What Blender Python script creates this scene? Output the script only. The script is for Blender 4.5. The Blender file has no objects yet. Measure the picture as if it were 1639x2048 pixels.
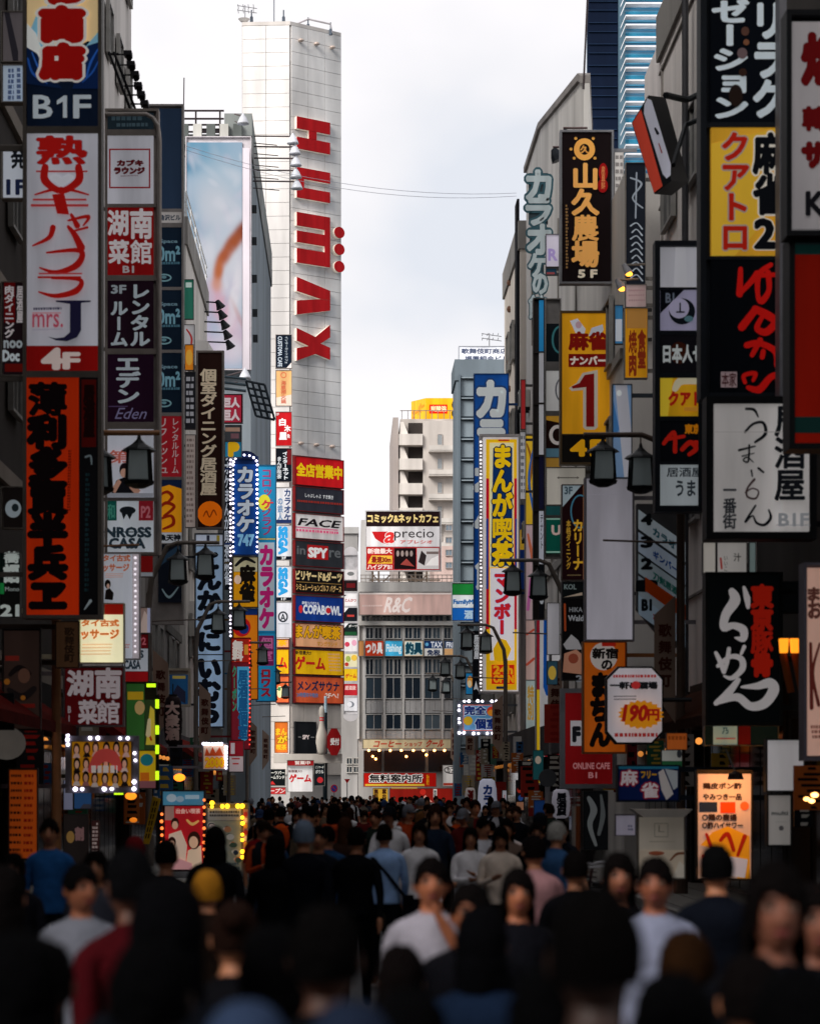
import bpy, math, random
from mathutils import Vector, Matrix
R = math.radians
sc = bpy.context.scene
COL = sc.collection

# ---------------------------------------------------------------- camera, sky, sun
FP, VX, HY, CZ = 4836.0, 697.0, 1585.0, 1.95          # focal length in photo pixels, street vanishing point, eye height
cam = bpy.data.cameras.new('camera'); cam.sensor_fit = 'VERTICAL'; cam.sensor_height = 36; cam.sensor_width = 28.8
cam.lens = 85; cam.shift_x = (819.5 - VX) / 2048; cam.shift_y = (HY - 1024) / 2048
cam.clip_start = 0.1; cam.clip_end = 3000
cam.dof.use_dof = True; cam.dof.focus_distance = 130; cam.dof.aperture_fstop = 2.4
co = bpy.data.objects.new('camera', cam); COL.objects.link(co)
co.location = (0, 0, CZ); co.rotation_euler = (R(90), 0, 0); sc.camera = co

world = bpy.data.worlds.new('World'); sc.world = world; world.use_nodes = True
nt = world.node_tree; N = nt.nodes; L = nt.links
bg = N['Background']; out = N['World Output']
SUN = Vector((-0.58, -0.68, 0.60)).normalized()
sky = N.new('ShaderNodeTexSky'); sky.sky_type = 'NISHITA'; sky.sun_disc = False
sky.sun_elevation = math.asin(SUN.z); sky.sun_rotation = math.atan2(SUN.x, SUN.y)
bg.inputs['Strength'].default_value = 0.1; L.new(sky.outputs[0], bg.inputs['Color'])
tc = N.new('ShaderNodeTexCoord'); mp = N.new('ShaderNodeMapping'); mp.inputs['Scale'].default_value = (1, 1, 1.5)
mp.inputs['Location'].default_value = (0.35, 0.2, 0.1)
L.new(tc.outputs['Generated'], mp.inputs[0])
nz = N.new('ShaderNodeTexNoise'); nz.inputs['Scale'].default_value = 6.5; nz.inputs['Detail'].default_value = 4
nz.inputs['Roughness'].default_value = 0.42; L.new(mp.outputs[0], nz.inputs['Vector'])
cr = N.new('ShaderNodeValToRGB'); e = cr.color_ramp.elements
e[0].position = 0.36; e[0].color = (0.61, 0.63, 0.68, 1); e[1].position = 0.58; e[1].color = (0.80, 0.775, 0.785, 1)
e.new(0.46).color = (0.72, 0.71, 0.73, 1)
L.new(nz.outputs['Fac'], cr.inputs[0])
bg2 = N.new('ShaderNodeBackground'); bg2.inputs['Strength'].default_value = 1.0; L.new(cr.outputs[0], bg2.inputs['Color'])
mx = N.new('ShaderNodeMixShader'); mx.inputs[0].default_value = 0.94
L.new(bg.outputs[0], mx.inputs[1]); L.new(bg2.outputs[0], mx.inputs[2]); L.new(mx.outputs[0], out.inputs['Surface'])
sl = bpy.data.lights.new('sun', 'SUN'); sl.energy = 3.0; sl.angle = R(28); sl.color = (1.0, 0.955, 0.90)
so = bpy.data.objects.new('sun', sl); COL.objects.link(so); so.rotation_euler = SUN.to_track_quat('Z', 'Y').to_euler()
sc.view_settings.view_transform = 'Standard'; sc.view_settings.look = 'None'
sc.view_settings.exposure = 0.42; sc.view_settings.gamma = 1.0; sc.view_settings.use_curve_mapping = False
sc.cycles.use_denoising = True; sc.cycles.max_bounces = 6; sc.cycles.diffuse_bounces = 3; sc.cycles.glossy_bounces = 3
sc.cycles.sample_clamp_indirect = 4

# ---------------------------------------------------------------- materials
KA = 1.75
def lin(c): return c / 12.92 if c <= 0.04045 else ((c + 0.055) / 1.055) ** 2.4
def hexlin(h, k=1.0):
    v = [lin(int(h[i:i + 2], 16) / 255) * k for i in (0, 2, 4)]
    m = max(v)
    if m > 0.82: v = [q * 0.82 / m for q in v]
    return v
_M = {}
def mat(h, kind='print', em=0.0, k=None):
    """h: colour as sRGB hex. kinds: print, panel, wall, metal, glass, cloth, skin, hair, road, glow"""
    key = (h, kind, em, k)
    if key in _M: return _M[key]
    m = bpy.data.materials.new(kind + '_' + h); m.use_nodes = True
    n = m.node_tree.nodes; l = m.node_tree.links; b = n['Principled BSDF']
    kk = k if k is not None else (KA if kind in ('print', 'panel') else 1.0)
    c = hexlin(h, kk)
    b.inputs['Base Color'].default_value = (*c, 1)
    rough, spec, amp, scl, bump = {'print': (.7, .04, .10, .5, 0), 'panel': (.6, .06, .3, .45, 0), 'wall': (.9, .1, .3, .22, .25),
        'metal': (.55, .25, .25, 2.5, 0), 'glass': (.08, .8, 0, 1, 0), 'cloth': (.95, .03, .35, 4, .35), 'skin': (.55, .3, .08, 14, 0),
        'hair': (.8, .02, .5, 60, .4), 'road': (.85, .3, .3, .8, .4), 'glow': (.5, .1, 0, 1, 0), 'leaf': (.6, .3, .4, 5, 0)}[kind]
    b.inputs['Roughness'].default_value = rough
    b.inputs['Specular IOR Level'].default_value = spec
    if kind == 'metal': b.inputs['Metallic'].default_value = .15
    if amp:
        t = n.new('ShaderNodeTexCoord'); mp = n.new('ShaderNodeMapping'); gp = n.new('ShaderNodeNewGeometry'); l.new(gp.outputs['Position'] if kind in ('wall', 'panel', 'print') else t.outputs['Object'], mp.inputs[0])
        if kind in ('wall', 'panel', 'print'): mp.inputs['Scale'].default_value = (3.2, 3.2, .5)
        z = n.new('ShaderNodeTexNoise'); z.inputs['Scale'].default_value = scl; z.inputs['Detail'].default_value = 6
        l.new(mp.outputs[0], z.inputs['Vector'])
        r = n.new('ShaderNodeMapRange'); r.inputs['From Min'].default_value = .3; r.inputs['From Max'].default_value = .7
        r.inputs['To Min'].default_value = 1 - amp; r.inputs['To Max'].default_value = 1 + amp * .45
        l.new(z.outputs['Fac'], r.inputs['Value'])
        v = n.new('ShaderNodeVectorMath'); v.operation = 'SCALE'; v.inputs[0].default_value = c
        l.new(r.outputs[0], v.inputs['Scale']); l.new(v.outputs[0], b.inputs['Base Color'])
        if em and kind != 'glow':
            me_ = n.new('ShaderNodeMath'); me_.operation = 'MULTIPLY'; me_.inputs[1].default_value = em; l.new(r.outputs[0], me_.inputs[0]); l.new(me_.outputs[0], b.inputs['Emission Strength'])
        if bump:
            z2 = n.new('ShaderNodeTexNoise'); z2.inputs['Scale'].default_value = scl * (3 if kind == 'cloth' else 12); z2.inputs['Detail'].default_value = 3
            l.new(t.outputs['Object'], z2.inputs['Vector'])
            bp = n.new('ShaderNodeBump'); bp.inputs['Strength'].default_value = bump; bp.inputs['Distance'].default_value = .05 if kind == 'cloth' else .02
            l.new(z2.outputs['Fac'], bp.inputs['Height']); l.new(bp.outputs[0], b.inputs['Normal'])
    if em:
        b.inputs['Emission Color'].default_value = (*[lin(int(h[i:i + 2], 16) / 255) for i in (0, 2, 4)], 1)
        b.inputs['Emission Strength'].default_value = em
    _M[key] = m; return m

# ---------------------------------------------------------------- mesh builder
class MB:
    def __init__(s): s.v = []; s.f = []; s.m = []; s.mats = []
    def mi(s, m):
        if m not in s.mats: s.mats.append(m)
        return s.mats.index(m)
    def add(s, vs, fs, m):
        o = len(s.v); i = s.mi(m); s.v += vs
        for f in fs: s.f.append(tuple(o + q for q in f)); s.m.append(i)
    def box(s, x0, x1, y0, y1, z0, z1, m):
        s.add([(x, y, z) for x in (x0, x1) for y in (y0, y1) for z in (z0, z1)],
              [(0, 1, 3, 2), (4, 6, 7, 5), (0, 4, 5, 1), (2, 3, 7, 6), (0, 2, 6, 4), (1, 5, 7, 3)], m)
    def hexa(s, a, b, m):      # two matching quads a (front), b (back)
        s.add(list(a) + list(b), [(0, 1, 2, 3), (7, 6, 5, 4), (0, 4, 5, 1), (1, 5, 6, 2), (2, 6, 7, 3), (3, 7, 4, 0)], m)
    def prism(s, a, b, m):     # two matching n-gons
        n = len(a); s.add(list(a) + list(b), [tuple(range(n)), tuple(range(2 * n - 1, n - 1, -1))] + [(i, n + i, n + (i + 1) % n, (i + 1) % n) for i in range(n)], m)
    def tube(s, pts, r, m, n=8, cap=True):
        pts = [Vector(p) for p in pts]; rs = r if isinstance(r, (list, tuple)) else [r] * len(pts)
        vs = []; up = None
        for i, p in enumerate(pts):
            t = (pts[min(i + 1, len(pts) - 1)] - pts[max(i - 1, 0)]).normalized()
            a = t.cross(Vector((0, 0, 1)) if abs(t.z) < .95 else Vector((1, 0, 0))).normalized(); b = t.cross(a)
            if up is not None and a.dot(up) < 0: a = -a; b = -b
            up = a
            for k in range(n):
                q = 2 * math.pi * k / n; vs.append(tuple(p + (a * math.cos(q) + b * math.sin(q)) * rs[i]))
        fs = [(i * n + k, i * n + (k + 1) % n, (i + 1) * n + (k + 1) % n, (i + 1) * n + k) for i in range(len(pts) - 1) for k in range(n)]
        if cap: fs += [tuple(range(n - 1, -1, -1)), tuple(range((len(pts) - 1) * n, len(pts) * n))]
        s.add(vs, fs, m)
    def lathe(s, c, prof, m, n=16, sx=1, sy=1):   # prof [(r, z)]
        vs = [(c[0] + r * sx * math.cos(2 * math.pi * k / n), c[1] + r * sy * math.sin(2 * math.pi * k / n), c[2] + z) for r, z in prof for k in range(n)]
        fs = [(i * n + k, i * n + (k + 1) % n, (i + 1) * n + (k + 1) % n, (i + 1) * n + k) for i in range(len(prof) - 1) for k in range(n)]
        fs += [tuple(range(n - 1, -1, -1)), tuple(range((len(prof) - 1) * n, len(prof) * n))]
        s.add(vs, fs, m)
    def ball(s, c, rx, ry, rz, m, n=12, k=8):
        s.lathe(c, [(max(.001, math.sin(math.pi * i / k)), -math.cos(math.pi * i / k)) for i in range(k + 1)], m, n, 1, 1)
        o = len(s.v) - n * (k + 1)
        for i in range(o, len(s.v)):
            x, y, z = s.v[i]; s.v[i] = (c[0] + (x - c[0]) * rx, c[1] + (y - c[1]) * ry, c[2] + (z - c[2]) * rz)
    def mesh(s, name, org=(0, 0, 0), smooth=False):
        me = bpy.data.meshes.new(name)
        me.from_pydata([(a - org[0], b - org[1], c - org[2]) for a, b, c in s.v], [], s.f)
        for m in s.mats: me.materials.append(m)
        me.polygons.foreach_set('material_index', s.m)
        if smooth: me.polygons.foreach_set('use_smooth', [True] * len(s.f))
        me.update(); return me

ORG = {}
def tag(o, label=None, cat=None, group=None, kind=None):
    for k, v in (('label', label), ('category', cat), ('group', group), ('kind', kind)):
        if v: o[k] = v
    return o
def thing(name, label, cat, loc=(0, 0, 0), group=None):
    o = bpy.data.objects.new(name, None); COL.objects.link(o); o.location = loc; o.empty_display_size = .2
    ORG[o.name] = tuple(loc); return tag(o, label, cat, group)
def part(name, mb, parent=None, label=None, smooth=False, kind=None):
    org = ORG[parent.name] if parent else (0, 0, 0)
    o = bpy.data.objects.new(name, mb.mesh(name, org, smooth)); COL.objects.link(o)
    if parent: o.parent = parent; ORG[o.name] = org
    if label: o['label'] = label
    if kind: o['kind'] = kind
    return o
def solo(name, mb, label, cat, loc, group=None, smooth=False, kind=None):
    o = bpy.data.objects.new(name, mb.mesh(name, loc, smooth)); COL.objects.link(o); o.location = loc; ORG[o.name] = tuple(loc)
    return tag(o, label, cat, group, kind)
def struct(name, mb, kind='structure'):
    o = part(name, mb); o['kind'] = kind; return o
def inst(name, me, parent, loc, rot=None, mats=None, scale=None):   # piece sharing mesh data; loc in world metres
    o = bpy.data.objects.new(name, me); COL.objects.link(o)
    org = ORG[parent.name]; o.parent = parent; o.location = [loc[i] - org[i] for i in range(3)]
    if rot: o.rotation_euler = rot
    if scale: o.scale = scale
    if mats:
        for i, m in enumerate(mats): o.material_slots[i].link = 'OBJECT'; o.material_slots[i].material = m
    return o

# ---------------------------------------------------------------- planes that signs and walls lie in
class PL:
    """vertical plane through (x0,y0) running along (cx,cy); off is measured towards its front"""
    def __init__(s, x0, y0, cx=1.0, cy=0.0, ref=None):
        q = math.hypot(cx, cy); s.x0, s.y0, s.cx, s.cy = x0, y0, cx / q, cy / q
        s.nx, s.ny = s.cy, -s.cx; s.ref = ref
    def u(s, px):
        r = (px - VX) / FP; return (r * s.y0 - s.x0) / (s.cx - r * s.cy)
    def dep(s, px): return s.y0 + s.u(px) * s.cy
    def v(s, py, px=None):
        d = s.dep(s.ref if s.ref is not None else (px if px is not None else VX)) if s.cy else s.y0
        return CZ + (HY - py) / FP * d
    def at(s, u, v, off=0.0): return (s.x0 + u * s.cx + s.nx * off, s.y0 + u * s.cy + s.ny * off, v)
    def w(s, px, py, off=0.0): return s.at(s.u(px), s.v(py), off)
    def mpp(s): return (s.dep(s.ref) if s.ref is not None else s.y0) / FP
    def slab(s, mb, px0, py0, px1, py1, o0, o1, m):
        u0, u1, v0, v1 = s.u(px0), s.u(px1), s.v(py1), s.v(py0)
        a = [s.at(u, v, o1) for u, v in ((u0, v0), (u1, v0), (u1, v1), (u0, v1))]
        b = [s.at(u, v, o0) for u, v in ((u0, v0), (u1, v0), (u1, v1), (u0, v1))]
        mb.hexa(a, b, m)
    def poly(s, mb, pts, o0, o1, m):
        a = [s.w(x, y, o1) for x, y in pts]; b = [s.w(x, y, o0) for x, y in pts]
        if o1 - o0 < .001: mb.add(a, [tuple(range(len(a)))], m)
        else: mb.prism(a, b, m)
def front(d): return PL(0, d)

# ---------------------------------------------------------------- lettering
_G = {}
def glyph(s):
    if s in _G: return _G[s]
    c = bpy.data.curves.new('t', 'FONT'); c.body = s; c.size = 1; c.resolution_u = 2
    o = bpy.data.objects.new('t', c); COL.objects.link(o)
    dg = bpy.context.evaluated_depsgraph_get(); me = bpy.data.meshes.new_from_object(o.evaluated_get(dg))
    vs = [(v.co.x, v.co.y) for v in me.vertices]; fs = [tuple(p.vertices) for p in me.polygons]
    cnt = {}
    for f in fs:
        for i in range(len(f)):
            k = tuple(sorted((f[i], f[(i + 1) % len(f)]))); cnt[k] = cnt.get(k, 0) + 1
    be = [k for k, n in cnt.items() if n == 1]
    bpy.data.objects.remove(o); bpy.data.curves.remove(c); bpy.data.meshes.remove(me)
    if not vs: vs = [(0, 0)]
    bb = (min(v[0] for v in vs), min(v[1] for v in vs), max(v[0] for v in vs), max(v[1] for v in vs))
    _G[s] = (vs, fs, be, bb); return _G[s]
_rz = random.Random(5)
def put_glyph(mb, pl, s, fn, off, m, w=0.0):
    """fn maps em coordinates to plane (u, v) metres; w = extra stroke in em"""
    vs, fs, be, bb = glyph(s)
    if len(be) / max(1, len(s)) > 75: w *= .62
    if fs: mb.add([pl.at(*fn(x, y), off) for x, y in vs], fs, m)
    if w:
        V = []; Fq = []
        for a, b in be:
            ax, ay = vs[a]; bx, by = vs[b]; dx, dy = bx - ax, by - ay; q = math.hypot(dx, dy) or 1
            if q < .004: continue
            dx /= q; dy /= q; nx, ny = -dy * w, dx * w; e = w * .45; o = len(V); z = off + _rz.uniform(-.0011, .0011)
            P = [(ax - dx * e + nx * .75, ay - dy * e + ny * .75), (ax - dx * w + nx * .1, ay - dy * w + ny * .1), (ax - dx * e - nx * .75, ay - dy * e - ny * .75),
                 (ax - nx, ay - ny), (bx - nx, by - ny), (bx + dx * e - nx * .75, by + dy * e - ny * .75), (bx + dx * w, by + dy * w), (bx + dx * e + nx * .75, by + dy * e + ny * .75),
                 (bx + nx, by + ny), (ax + nx, ay + ny)]
            V += [pl.at(*fn(x, y), z) for x, y in P]; Fq.append(tuple(o + i for i in range(10)))
        mb.add(V, Fq, m)
def put_text(mb, pl, mode, s, box, off, m, w=0.0, shear=0.0):
    x0, y0, x1, y1 = box; U0, U1, V0, V1 = pl.u(x0), pl.u(x1), pl.v(y1), pl.v(y0)
    if mode == 'h' or mode == 'c':
        g = glyph(s)[3]; gw = max(g[2] - g[0], .05); gh = max(g[3] - g[1], .05)
        if mode == 'h': fn = lambda x, y: (U0 + ((x - g[0]) / gw) * (U1 - U0) + shear * (y - g[1]) / gh * (V1 - V0), V0 + (y - g[1]) / gh * (V1 - V0))
        else: fn = lambda x, y: (U0 + (y - g[1]) / gh * (U1 - U0), V1 - (x - g[0]) / gw * (V1 - V0))
        put_glyph(mb, pl, s, fn, off, m, w)
    else:
        n = len(s); ch = (V1 - V0) / n; cw = U1 - U0
        for i, c in enumerate(s):
            if c == ' ': continue
            vt = V1 - i * ch
            if c in 'ー〜（）': fn = lambda x, y, vt=vt: (U0 + (y + .1) * cw, vt - x * ch)
            else:
                sh = .1 if c in 'ャュョッゃゅょっ' else 0
                fn = lambda x, y, vt=vt, sh=sh: (U0 + (x * 1.04 - .02 + sh + shear * y) * cw, vt - ch + (y * 1.04 + .1 + sh) * ch)
            put_glyph(mb, pl, c, fn, off, m, w)
def stroke(mb, pl, pts, wd, off, m):
    """brush stroke through photo points; wd = width in photo pixels (one or per point)"""
    P = []
    for i in range(len(pts) - 1):            # Catmull-Rom
        p0, p1, p2, p3 = pts[max(i - 1, 0)], pts[i], pts[i + 1], pts[min(i + 2, len(pts) - 1)]
        for k in range(5):
            t = k / 5; P.append((i + t, [.5 * ((2 * p1[j]) + (-p0[j] + p2[j]) * t + (2 * p0[j] - 5 * p1[j] + 4 * p2[j] - p3[j]) * t * t + (-p0[j] + 3 * p1[j] - 3 * p2[j] + p3[j]) * t ** 3) for j in (0, 1)]))
    P.append((len(pts) - 1, list(pts[-1])))
    W_ = wd if isinstance(wd, (list, tuple)) else [wd] * len(pts)
    def wat(t): i = min(int(t), len(pts) - 2); f = t - i; return W_[i] * (1 - f) + W_[i + 1] * f
    for i in range(len(P) - 1):
        (ta, a), (tb, b) = P[i], P[i + 1]; dx, dy = b[0] - a[0], b[1] - a[1]; q = math.hypot(dx, dy) or 1; dx /= q; dy /= q
        ra, rb = wat(ta) / 2, wat(tb) / 2; z = off + (i % 7) * .0003
        pp = []
        for ang in (90, 135, 180, 225, 270): c, s_ = math.cos(R(ang)), math.sin(R(ang)); pp.append((a[0] + (dx * c - dy * s_) * ra, a[1] + (dy * c + dx * s_) * ra))
        for ang in (-90, -45, 0, 45, 90): c, s_ = math.cos(R(ang)), math.sin(R(ang)); pp.append((b[0] + (dx * c - dy * s_) * rb, b[1] + (dy * c + dx * s_) * rb))
        mb.add([pl.w(x, y, z) for x, y in pp], [tuple(range(10))], m)

def draw(mb, pl, items, off, em=0, kind='print', k=None):
    for n, it in enumerate(items):
        o = off + .004 * (n + 1) * max(1, pl.mpp() * 40); t = it[0]
        if t in 'hvc':
            s, box, col = it[1], it[2], it[3]; w = it[4] if len(it) > 4 else .02; oc = it[5] if len(it) > 5 else None; ow = it[6] if len(it) > 6 else .07; sh = it[7] if len(it) > 7 else 0
            if oc: put_text(mb, pl, t, s, box, o - .0016, mat(oc, kind, em, k), w + ow, sh)
            put_text(mb, pl, t, s, box, o + (.0015 if oc else 0), mat(col, kind, em, k), w, sh)
        elif t == 'R':
            x0, y0, x1, y1 = it[1]; mb.add([pl.w(x, y, o) for x, y in ((x0, y1), (x1, y1), (x1, y0), (x0, y0))], [(0, 1, 2, 3)], mat(it[2], kind, em, k))
        elif t == 'P': mb.add([pl.w(x, y, o) for x, y in it[1]], [tuple(range(len(it[1])))], mat(it[2], kind, em, k))
        elif t == 'E':
            cx, cy, rx, ry = it[1]; mb.add([pl.w(cx + rx * math.cos(2 * math.pi * q / 20), cy + ry * math.sin(2 * math.pi * q / 20), o) for q in range(20)], [tuple(range(20))], mat(it[2], kind, em, k))
        elif t == 'O':
            cx, cy, rx, ry, w = it[1]; vs = []
            for q in range(24):
                c, s_ = math.cos(2 * math.pi * q / 24), math.sin(2 * math.pi * q / 24); vs += [pl.w(cx + rx * c, cy + ry * s_, o), pl.w(cx + (rx - w) * c, cy + (ry - w) * s_, o)]
            mb.add(vs, [(2 * q, 2 * q + 1, (2 * q + 3) % 48, (2 * q + 2) % 48) for q in range(24)], mat(it[2], kind, em, k))
        elif t == 'S': stroke(mb, pl, it[1], it[2], o, mat(it[3], kind, em, k))
        elif t == 'L':     # outline rectangle
            x0, y0, x1, y1 = it[1]; w = it[3]
            for a in ((x0, y0, x1, y0 + w), (x0, y1 - w, x1, y1), (x0, y0 + w, x0 + w, y1 - w), (x1 - w, y0 + w, x1, y1 - w)):
                mb.add([pl.w(x, y, o) for x, y in ((a[0], a[3]), (a[2], a[3]), (a[2], a[1]), (a[0], a[1]))], [(0, 1, 2, 3)], mat(it[2], kind, em, k))

def lines(x0, y0, x1, y1, n, col, seed=0, fill=.6):
    """rows of print too small to read"""
    r = random.Random(seed); o = []; h = (y1 - y0) / n
    for i in range(n):
        x = x0
        while x < x1 - 1:
            w = r.uniform(.5, 1.1) * h * fill; o.append(('R', (x, y0 + i * h + h * .2, min(x + w, x1), y0 + i * h + h * (.2 + fill)), col)); x += w * 1.35
    return o

WL, WR = -6.3, 7.2
def sign(label, d, rect, panels, name='sign', cat='sign', frame='5a544e', fw=5, T=.3, side=None, group=None, pl=None, em=.27, k=None, bulbs=None, loc=None, fem=0, ybr=None):  # em: glow added to every panel to brighten it
    """rect in photo pixels; panels: (rect, colour, items[, label[, em]])"""
    pl = pl or front(d); x0, y0, x1, y1 = rect
    base = pl.w((x0 + x1) / 2, y1, 0); t = thing(name, label, cat, base, group)
    fm = mat(frame, 'metal', fem); mb = MB()
    pl.slab(mb, x0 + fw, y0 + fw, x1 - fw, y1 - fw, .01, T * .6, fm)
    if fw:
        for a in ((x0, y0, x0 + fw, y1), (x1 - fw, y0, x1, y1), (x0 + fw, y0, x1 - fw, y0 + fw), (x0 + fw, y1 - fw, x1 - fw, y1)): pl.slab(mb, *a, 0, T, fm)
        ps = sorted([p[0] for p in panels], key=lambda a: a[1])
        for a, b in zip(ps, ps[1:]):
            if b[1] - a[3] > 1.5 and a[3] < b[1]: pl.slab(mb, x0 + fw, a[3], x1 - fw, b[1], 0, T - .03, fm)
    part('frame', mb, t)
    for p in panels:
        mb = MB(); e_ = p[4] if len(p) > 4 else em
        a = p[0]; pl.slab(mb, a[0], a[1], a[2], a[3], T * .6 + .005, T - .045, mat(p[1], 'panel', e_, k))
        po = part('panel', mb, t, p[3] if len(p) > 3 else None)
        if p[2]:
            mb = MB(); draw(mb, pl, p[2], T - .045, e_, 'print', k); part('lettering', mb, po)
    if side:
        wx = WL if side == 'L' else WR
        ux = pl.u(x0 if side == 'L' else x1)
        if (side == 'L' and ux > wx + .05) or (side == 'R' and ux < wx - .05):
            for py in (ybr or (y0 + (y1 - y0) * .12, y0 + (y1 - y0) * .88)):
                z = pl.v(py); mb = MB(); mb.box(min(ux, wx - .05 if side == 'L' else ux), max(ux, wx + .05 if side == 'R' else ux), pl.y0 - .12, pl.y0 - .06, z - .04, z + .04, fm); part('bracket', mb, t)
    if bulbs: led_mesh(bulbs, pl, T, t)
    global LAST
    LAST = t; return t
def led_mesh(bl, pl, T, t):
    r, col, pts, em = bl; mb = MB(); mb.ball((0, 0, 0), r, r, r, mat(col, 'glow', em), 8, 5); me = mb.mesh('bulb', smooth=True)
    for x, y in pts: q = _rz.uniform(.72, 1.08); inst('bulb', me, t, pl.w(x + _rz.uniform(-.4, .4), y + _rz.uniform(-.4, .4), T + r * .6), scale=(q, q, q))
# ---------------------------------------------------------------- ground
asph = mat('47474a', 'road'); pave = mat('6a6764', 'road'); white = mat('d8d6d0', 'wall')
mb = MB(); mb.box(-900, 900, -60, 1600, -.5, -.02, mat('55534f', 'road')); struct('ground', mb)
mb = MB(); mb.add([(-4.2, -60, 0), (5.0, -60, 0), (5.0, 158, 0), (-4.2, 158, 0)], [(0, 1, 2, 3)], asph); struct('road', mb)
mb = MB(); mb.add([(-40, 158, .004), (60, 158, .004), (60, 188, .004), (-40, 188, .004)], [(0, 1, 2, 3)], mat('5b5a5a', 'road')); struct('plaza_pavement', mb)
for nm, a, b in (('pavement', -6.4, -4.32), ('pavement', 5.12, 7.3)):
    mb = MB(); mb.box(a, b, -60, 158, -.02, .12, pave); p_ = struct(nm, mb)
    mt = MB(); mt.box(-.29, .29, -.29, .29, 0, .012, mat('77736d', 'road')); tm = mt.mesh('paving_stone')
    ORG[p_.name] = (0, 0, 0)
    for i in range(75):
        for x in ((a + .45, a + 1.07, a + 1.69)): inst('paving_stone', tm, p_, (x, 14 + i * .62, .12))
for a, b in ((-4.32, -4.2), (5.0, 5.12)):
    mb = MB(); mb.box(a, b, -60, 158, -.02, .13, mat('8b8984', 'road')); struct('kerb', mb)
mb = MB()
for y in (24, 52, 80, 108): 
    for i in range(8): mb.add([(-3.9 + i * 1.1, y, .004), (-3.4 + i * 1.1, y, .004), (-3.4 + i * 1.1, y + 3, .004), (-3.9 + i * 1.1, y + 3, .004)], [(0, 1, 2, 3)], white)
struct('road_marking', mb)

# ---------------------------------------------------------------- buildings
_wm = {}
def win_mesh(w, h, fc, gc):
    k = (w, h, fc, gc)
    if k not in _wm:
        a = MB(); f = mat(fc, 'metal'); t = .06
        for q in ((0, w, 0, t), (0, w, h - t, h), (0, t, t, h - t), (w - t, w, t, h - t)): a.box(q[0], q[1], -.09, .02, q[2], q[3], f)
        a.box(w / 2 - .025, w / 2 + .025, -.06, .02, t, h - t, f)
        b = MB(); b.box(t, w - t, -.02, -.005, t, h - t, mat(gc, 'glass'))
        _wm[k] = (a.mesh('window'), b.mesh('pane'))
    return _wm[k]
def window(t, pl, u, v, w, h, fc='a8a6a0', gc='10161c', off=.06):
    a, b = win_mesh(w, h, fc, gc); rot = (0, 0, math.atan2(pl.cy, pl.cx))
    o = inst('window', a, t, pl.at(u, v, off), rot); p = bpy.data.objects.new('pane', b); COL.objects.link(p); p.parent = o; return o
def block(label, X0, X1, Y0, Y1, H, col, name='building', cat='building', group=None, cap='8d8a86', base=0):
    t = thing(name, label, cat, ((X0 + X1) / 2, (Y0 + Y1) / 2, base), group)
    mb = MB(); mb.box(X0, X1, Y0, Y1, base, H, mat(col, 'wall')); part('wall', mb, t)
    mb = MB(); c = mat(cap, 'wall'); w = .25
    for a in ((X0 - .08, X1 + .08, Y0 - .08, Y0 + w), (X0 - .08, X1 + .08, Y1 - w, Y1 + .08), (X0 - .08, X0 + w, Y0 + w, Y1 - w), (X1 - w, X1 + .08, Y0 + w, Y1 - w)): mb.box(*a, H - .35, H + .7, c)
    part('roof', mb, t); return t
def side(X, left): return PL(X, 0, 0, 1) if left else PL(X, 0, 0, -1)
def bands(t, X, Y0, Y1, H, left, col='6d6a66', step=3.4, z0=4.2):
    mb = MB(); m = mat(col, 'wall'); z = z0
    while z < H - .6: mb.box(*((X, X + .09) if left else (X - .09, X)), Y0 + .05, Y1 - .05, z, z + .3, m); z += step
    part('ledge', mb, t, kind='stuff')
def sidewins(t, X, Y0, Y1, z0, z1, left, w=1.5, h=1.5, dy=2.4, dz=3.4, fc='8f8d89', gc='10161c'):
    pl = side(X, left); z = z0
    while z < z1 - h:
        y = Y0 + .6
        while y < Y1 - w - .3: window(t, pl, y if left else -(y + w), z, w, h, fc, gc); y += dy
        z += dz
def aircon(t, loc, sx=1, col='b5b2ac'):
    mb = MB(); x, y, z = loc; m = mat(col, 'wall'); mb.box(x, x + .35 * sx if sx > 0 else x - .35, y, y + .85, z, z + .65, m)
    a = MB(); xx = x + (.37 if sx > 0 else -.37); a.lathe((xx, y + .42, z + .32), [(.24, -.02), (.24, .02)], mat('2b2b2b', 'metal'), 12)
    o = part('air_conditioner', mb, t)

# canyon beside the camera, plus an unseen block added behind to cut low sun
for i, (x0, x1, y0, y1, h, c, lb) in enumerate([(-17, WL, 6, 20, 30, '5f5b57', 'dark grey block beside the viewpoint on the left'), (-60, 60, -58, -38, 33, '6f6a66', 'long office block across the avenue behind the viewpoint'),
      (WR, 18, 8, 26, 30, '5b5855', 'dark block beside the viewpoint on the right')]):
    b = block(lb, x0, x1, y0, y1, h, c)

# left row
b = block('dark brownish commercial block at the left edge behind the tallest sign stack', -17, WL - .02, 20.1, 57.5, 34, '3d3835'); bands(b, WL - .02, 20.1, 57.5, 34, True, '8a8178'); sidewins(b, WL - .02, 44, 57, 9, 33, True)
b = block('pale tall block rising above the rounded sign stack', -18, -6.6, 58, 73.5, 46, 'c9c4c0'); sidewins(b, -6.6, 59, 73, 22, 45, True, 1.2, 1.4, 2.9)
mb = MB()
for z in (30.5, 35.2): mb.box(-6.6, -6.54, 58.2, 73.3, z, z + .06, mat('8b8784', 'wall'))
part('ledge', mb, b)
b = block('low grey block hidden behind the rounded sign stack', -18, -6.4, 74, 84, 16.5, '8d8986'); sidewins(b, -6.4, 75, 83, 6, 15, True)
b = block('grey block behind the slate-topped sign stack', -18, -6.4, 84.1, 91.9, 24.5, '8d8986'); bands(b, -6.4, 84.2, 91.8, 24, True); sidewins(b, -6.4, 85, 91, 6, 23, True)
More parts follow.
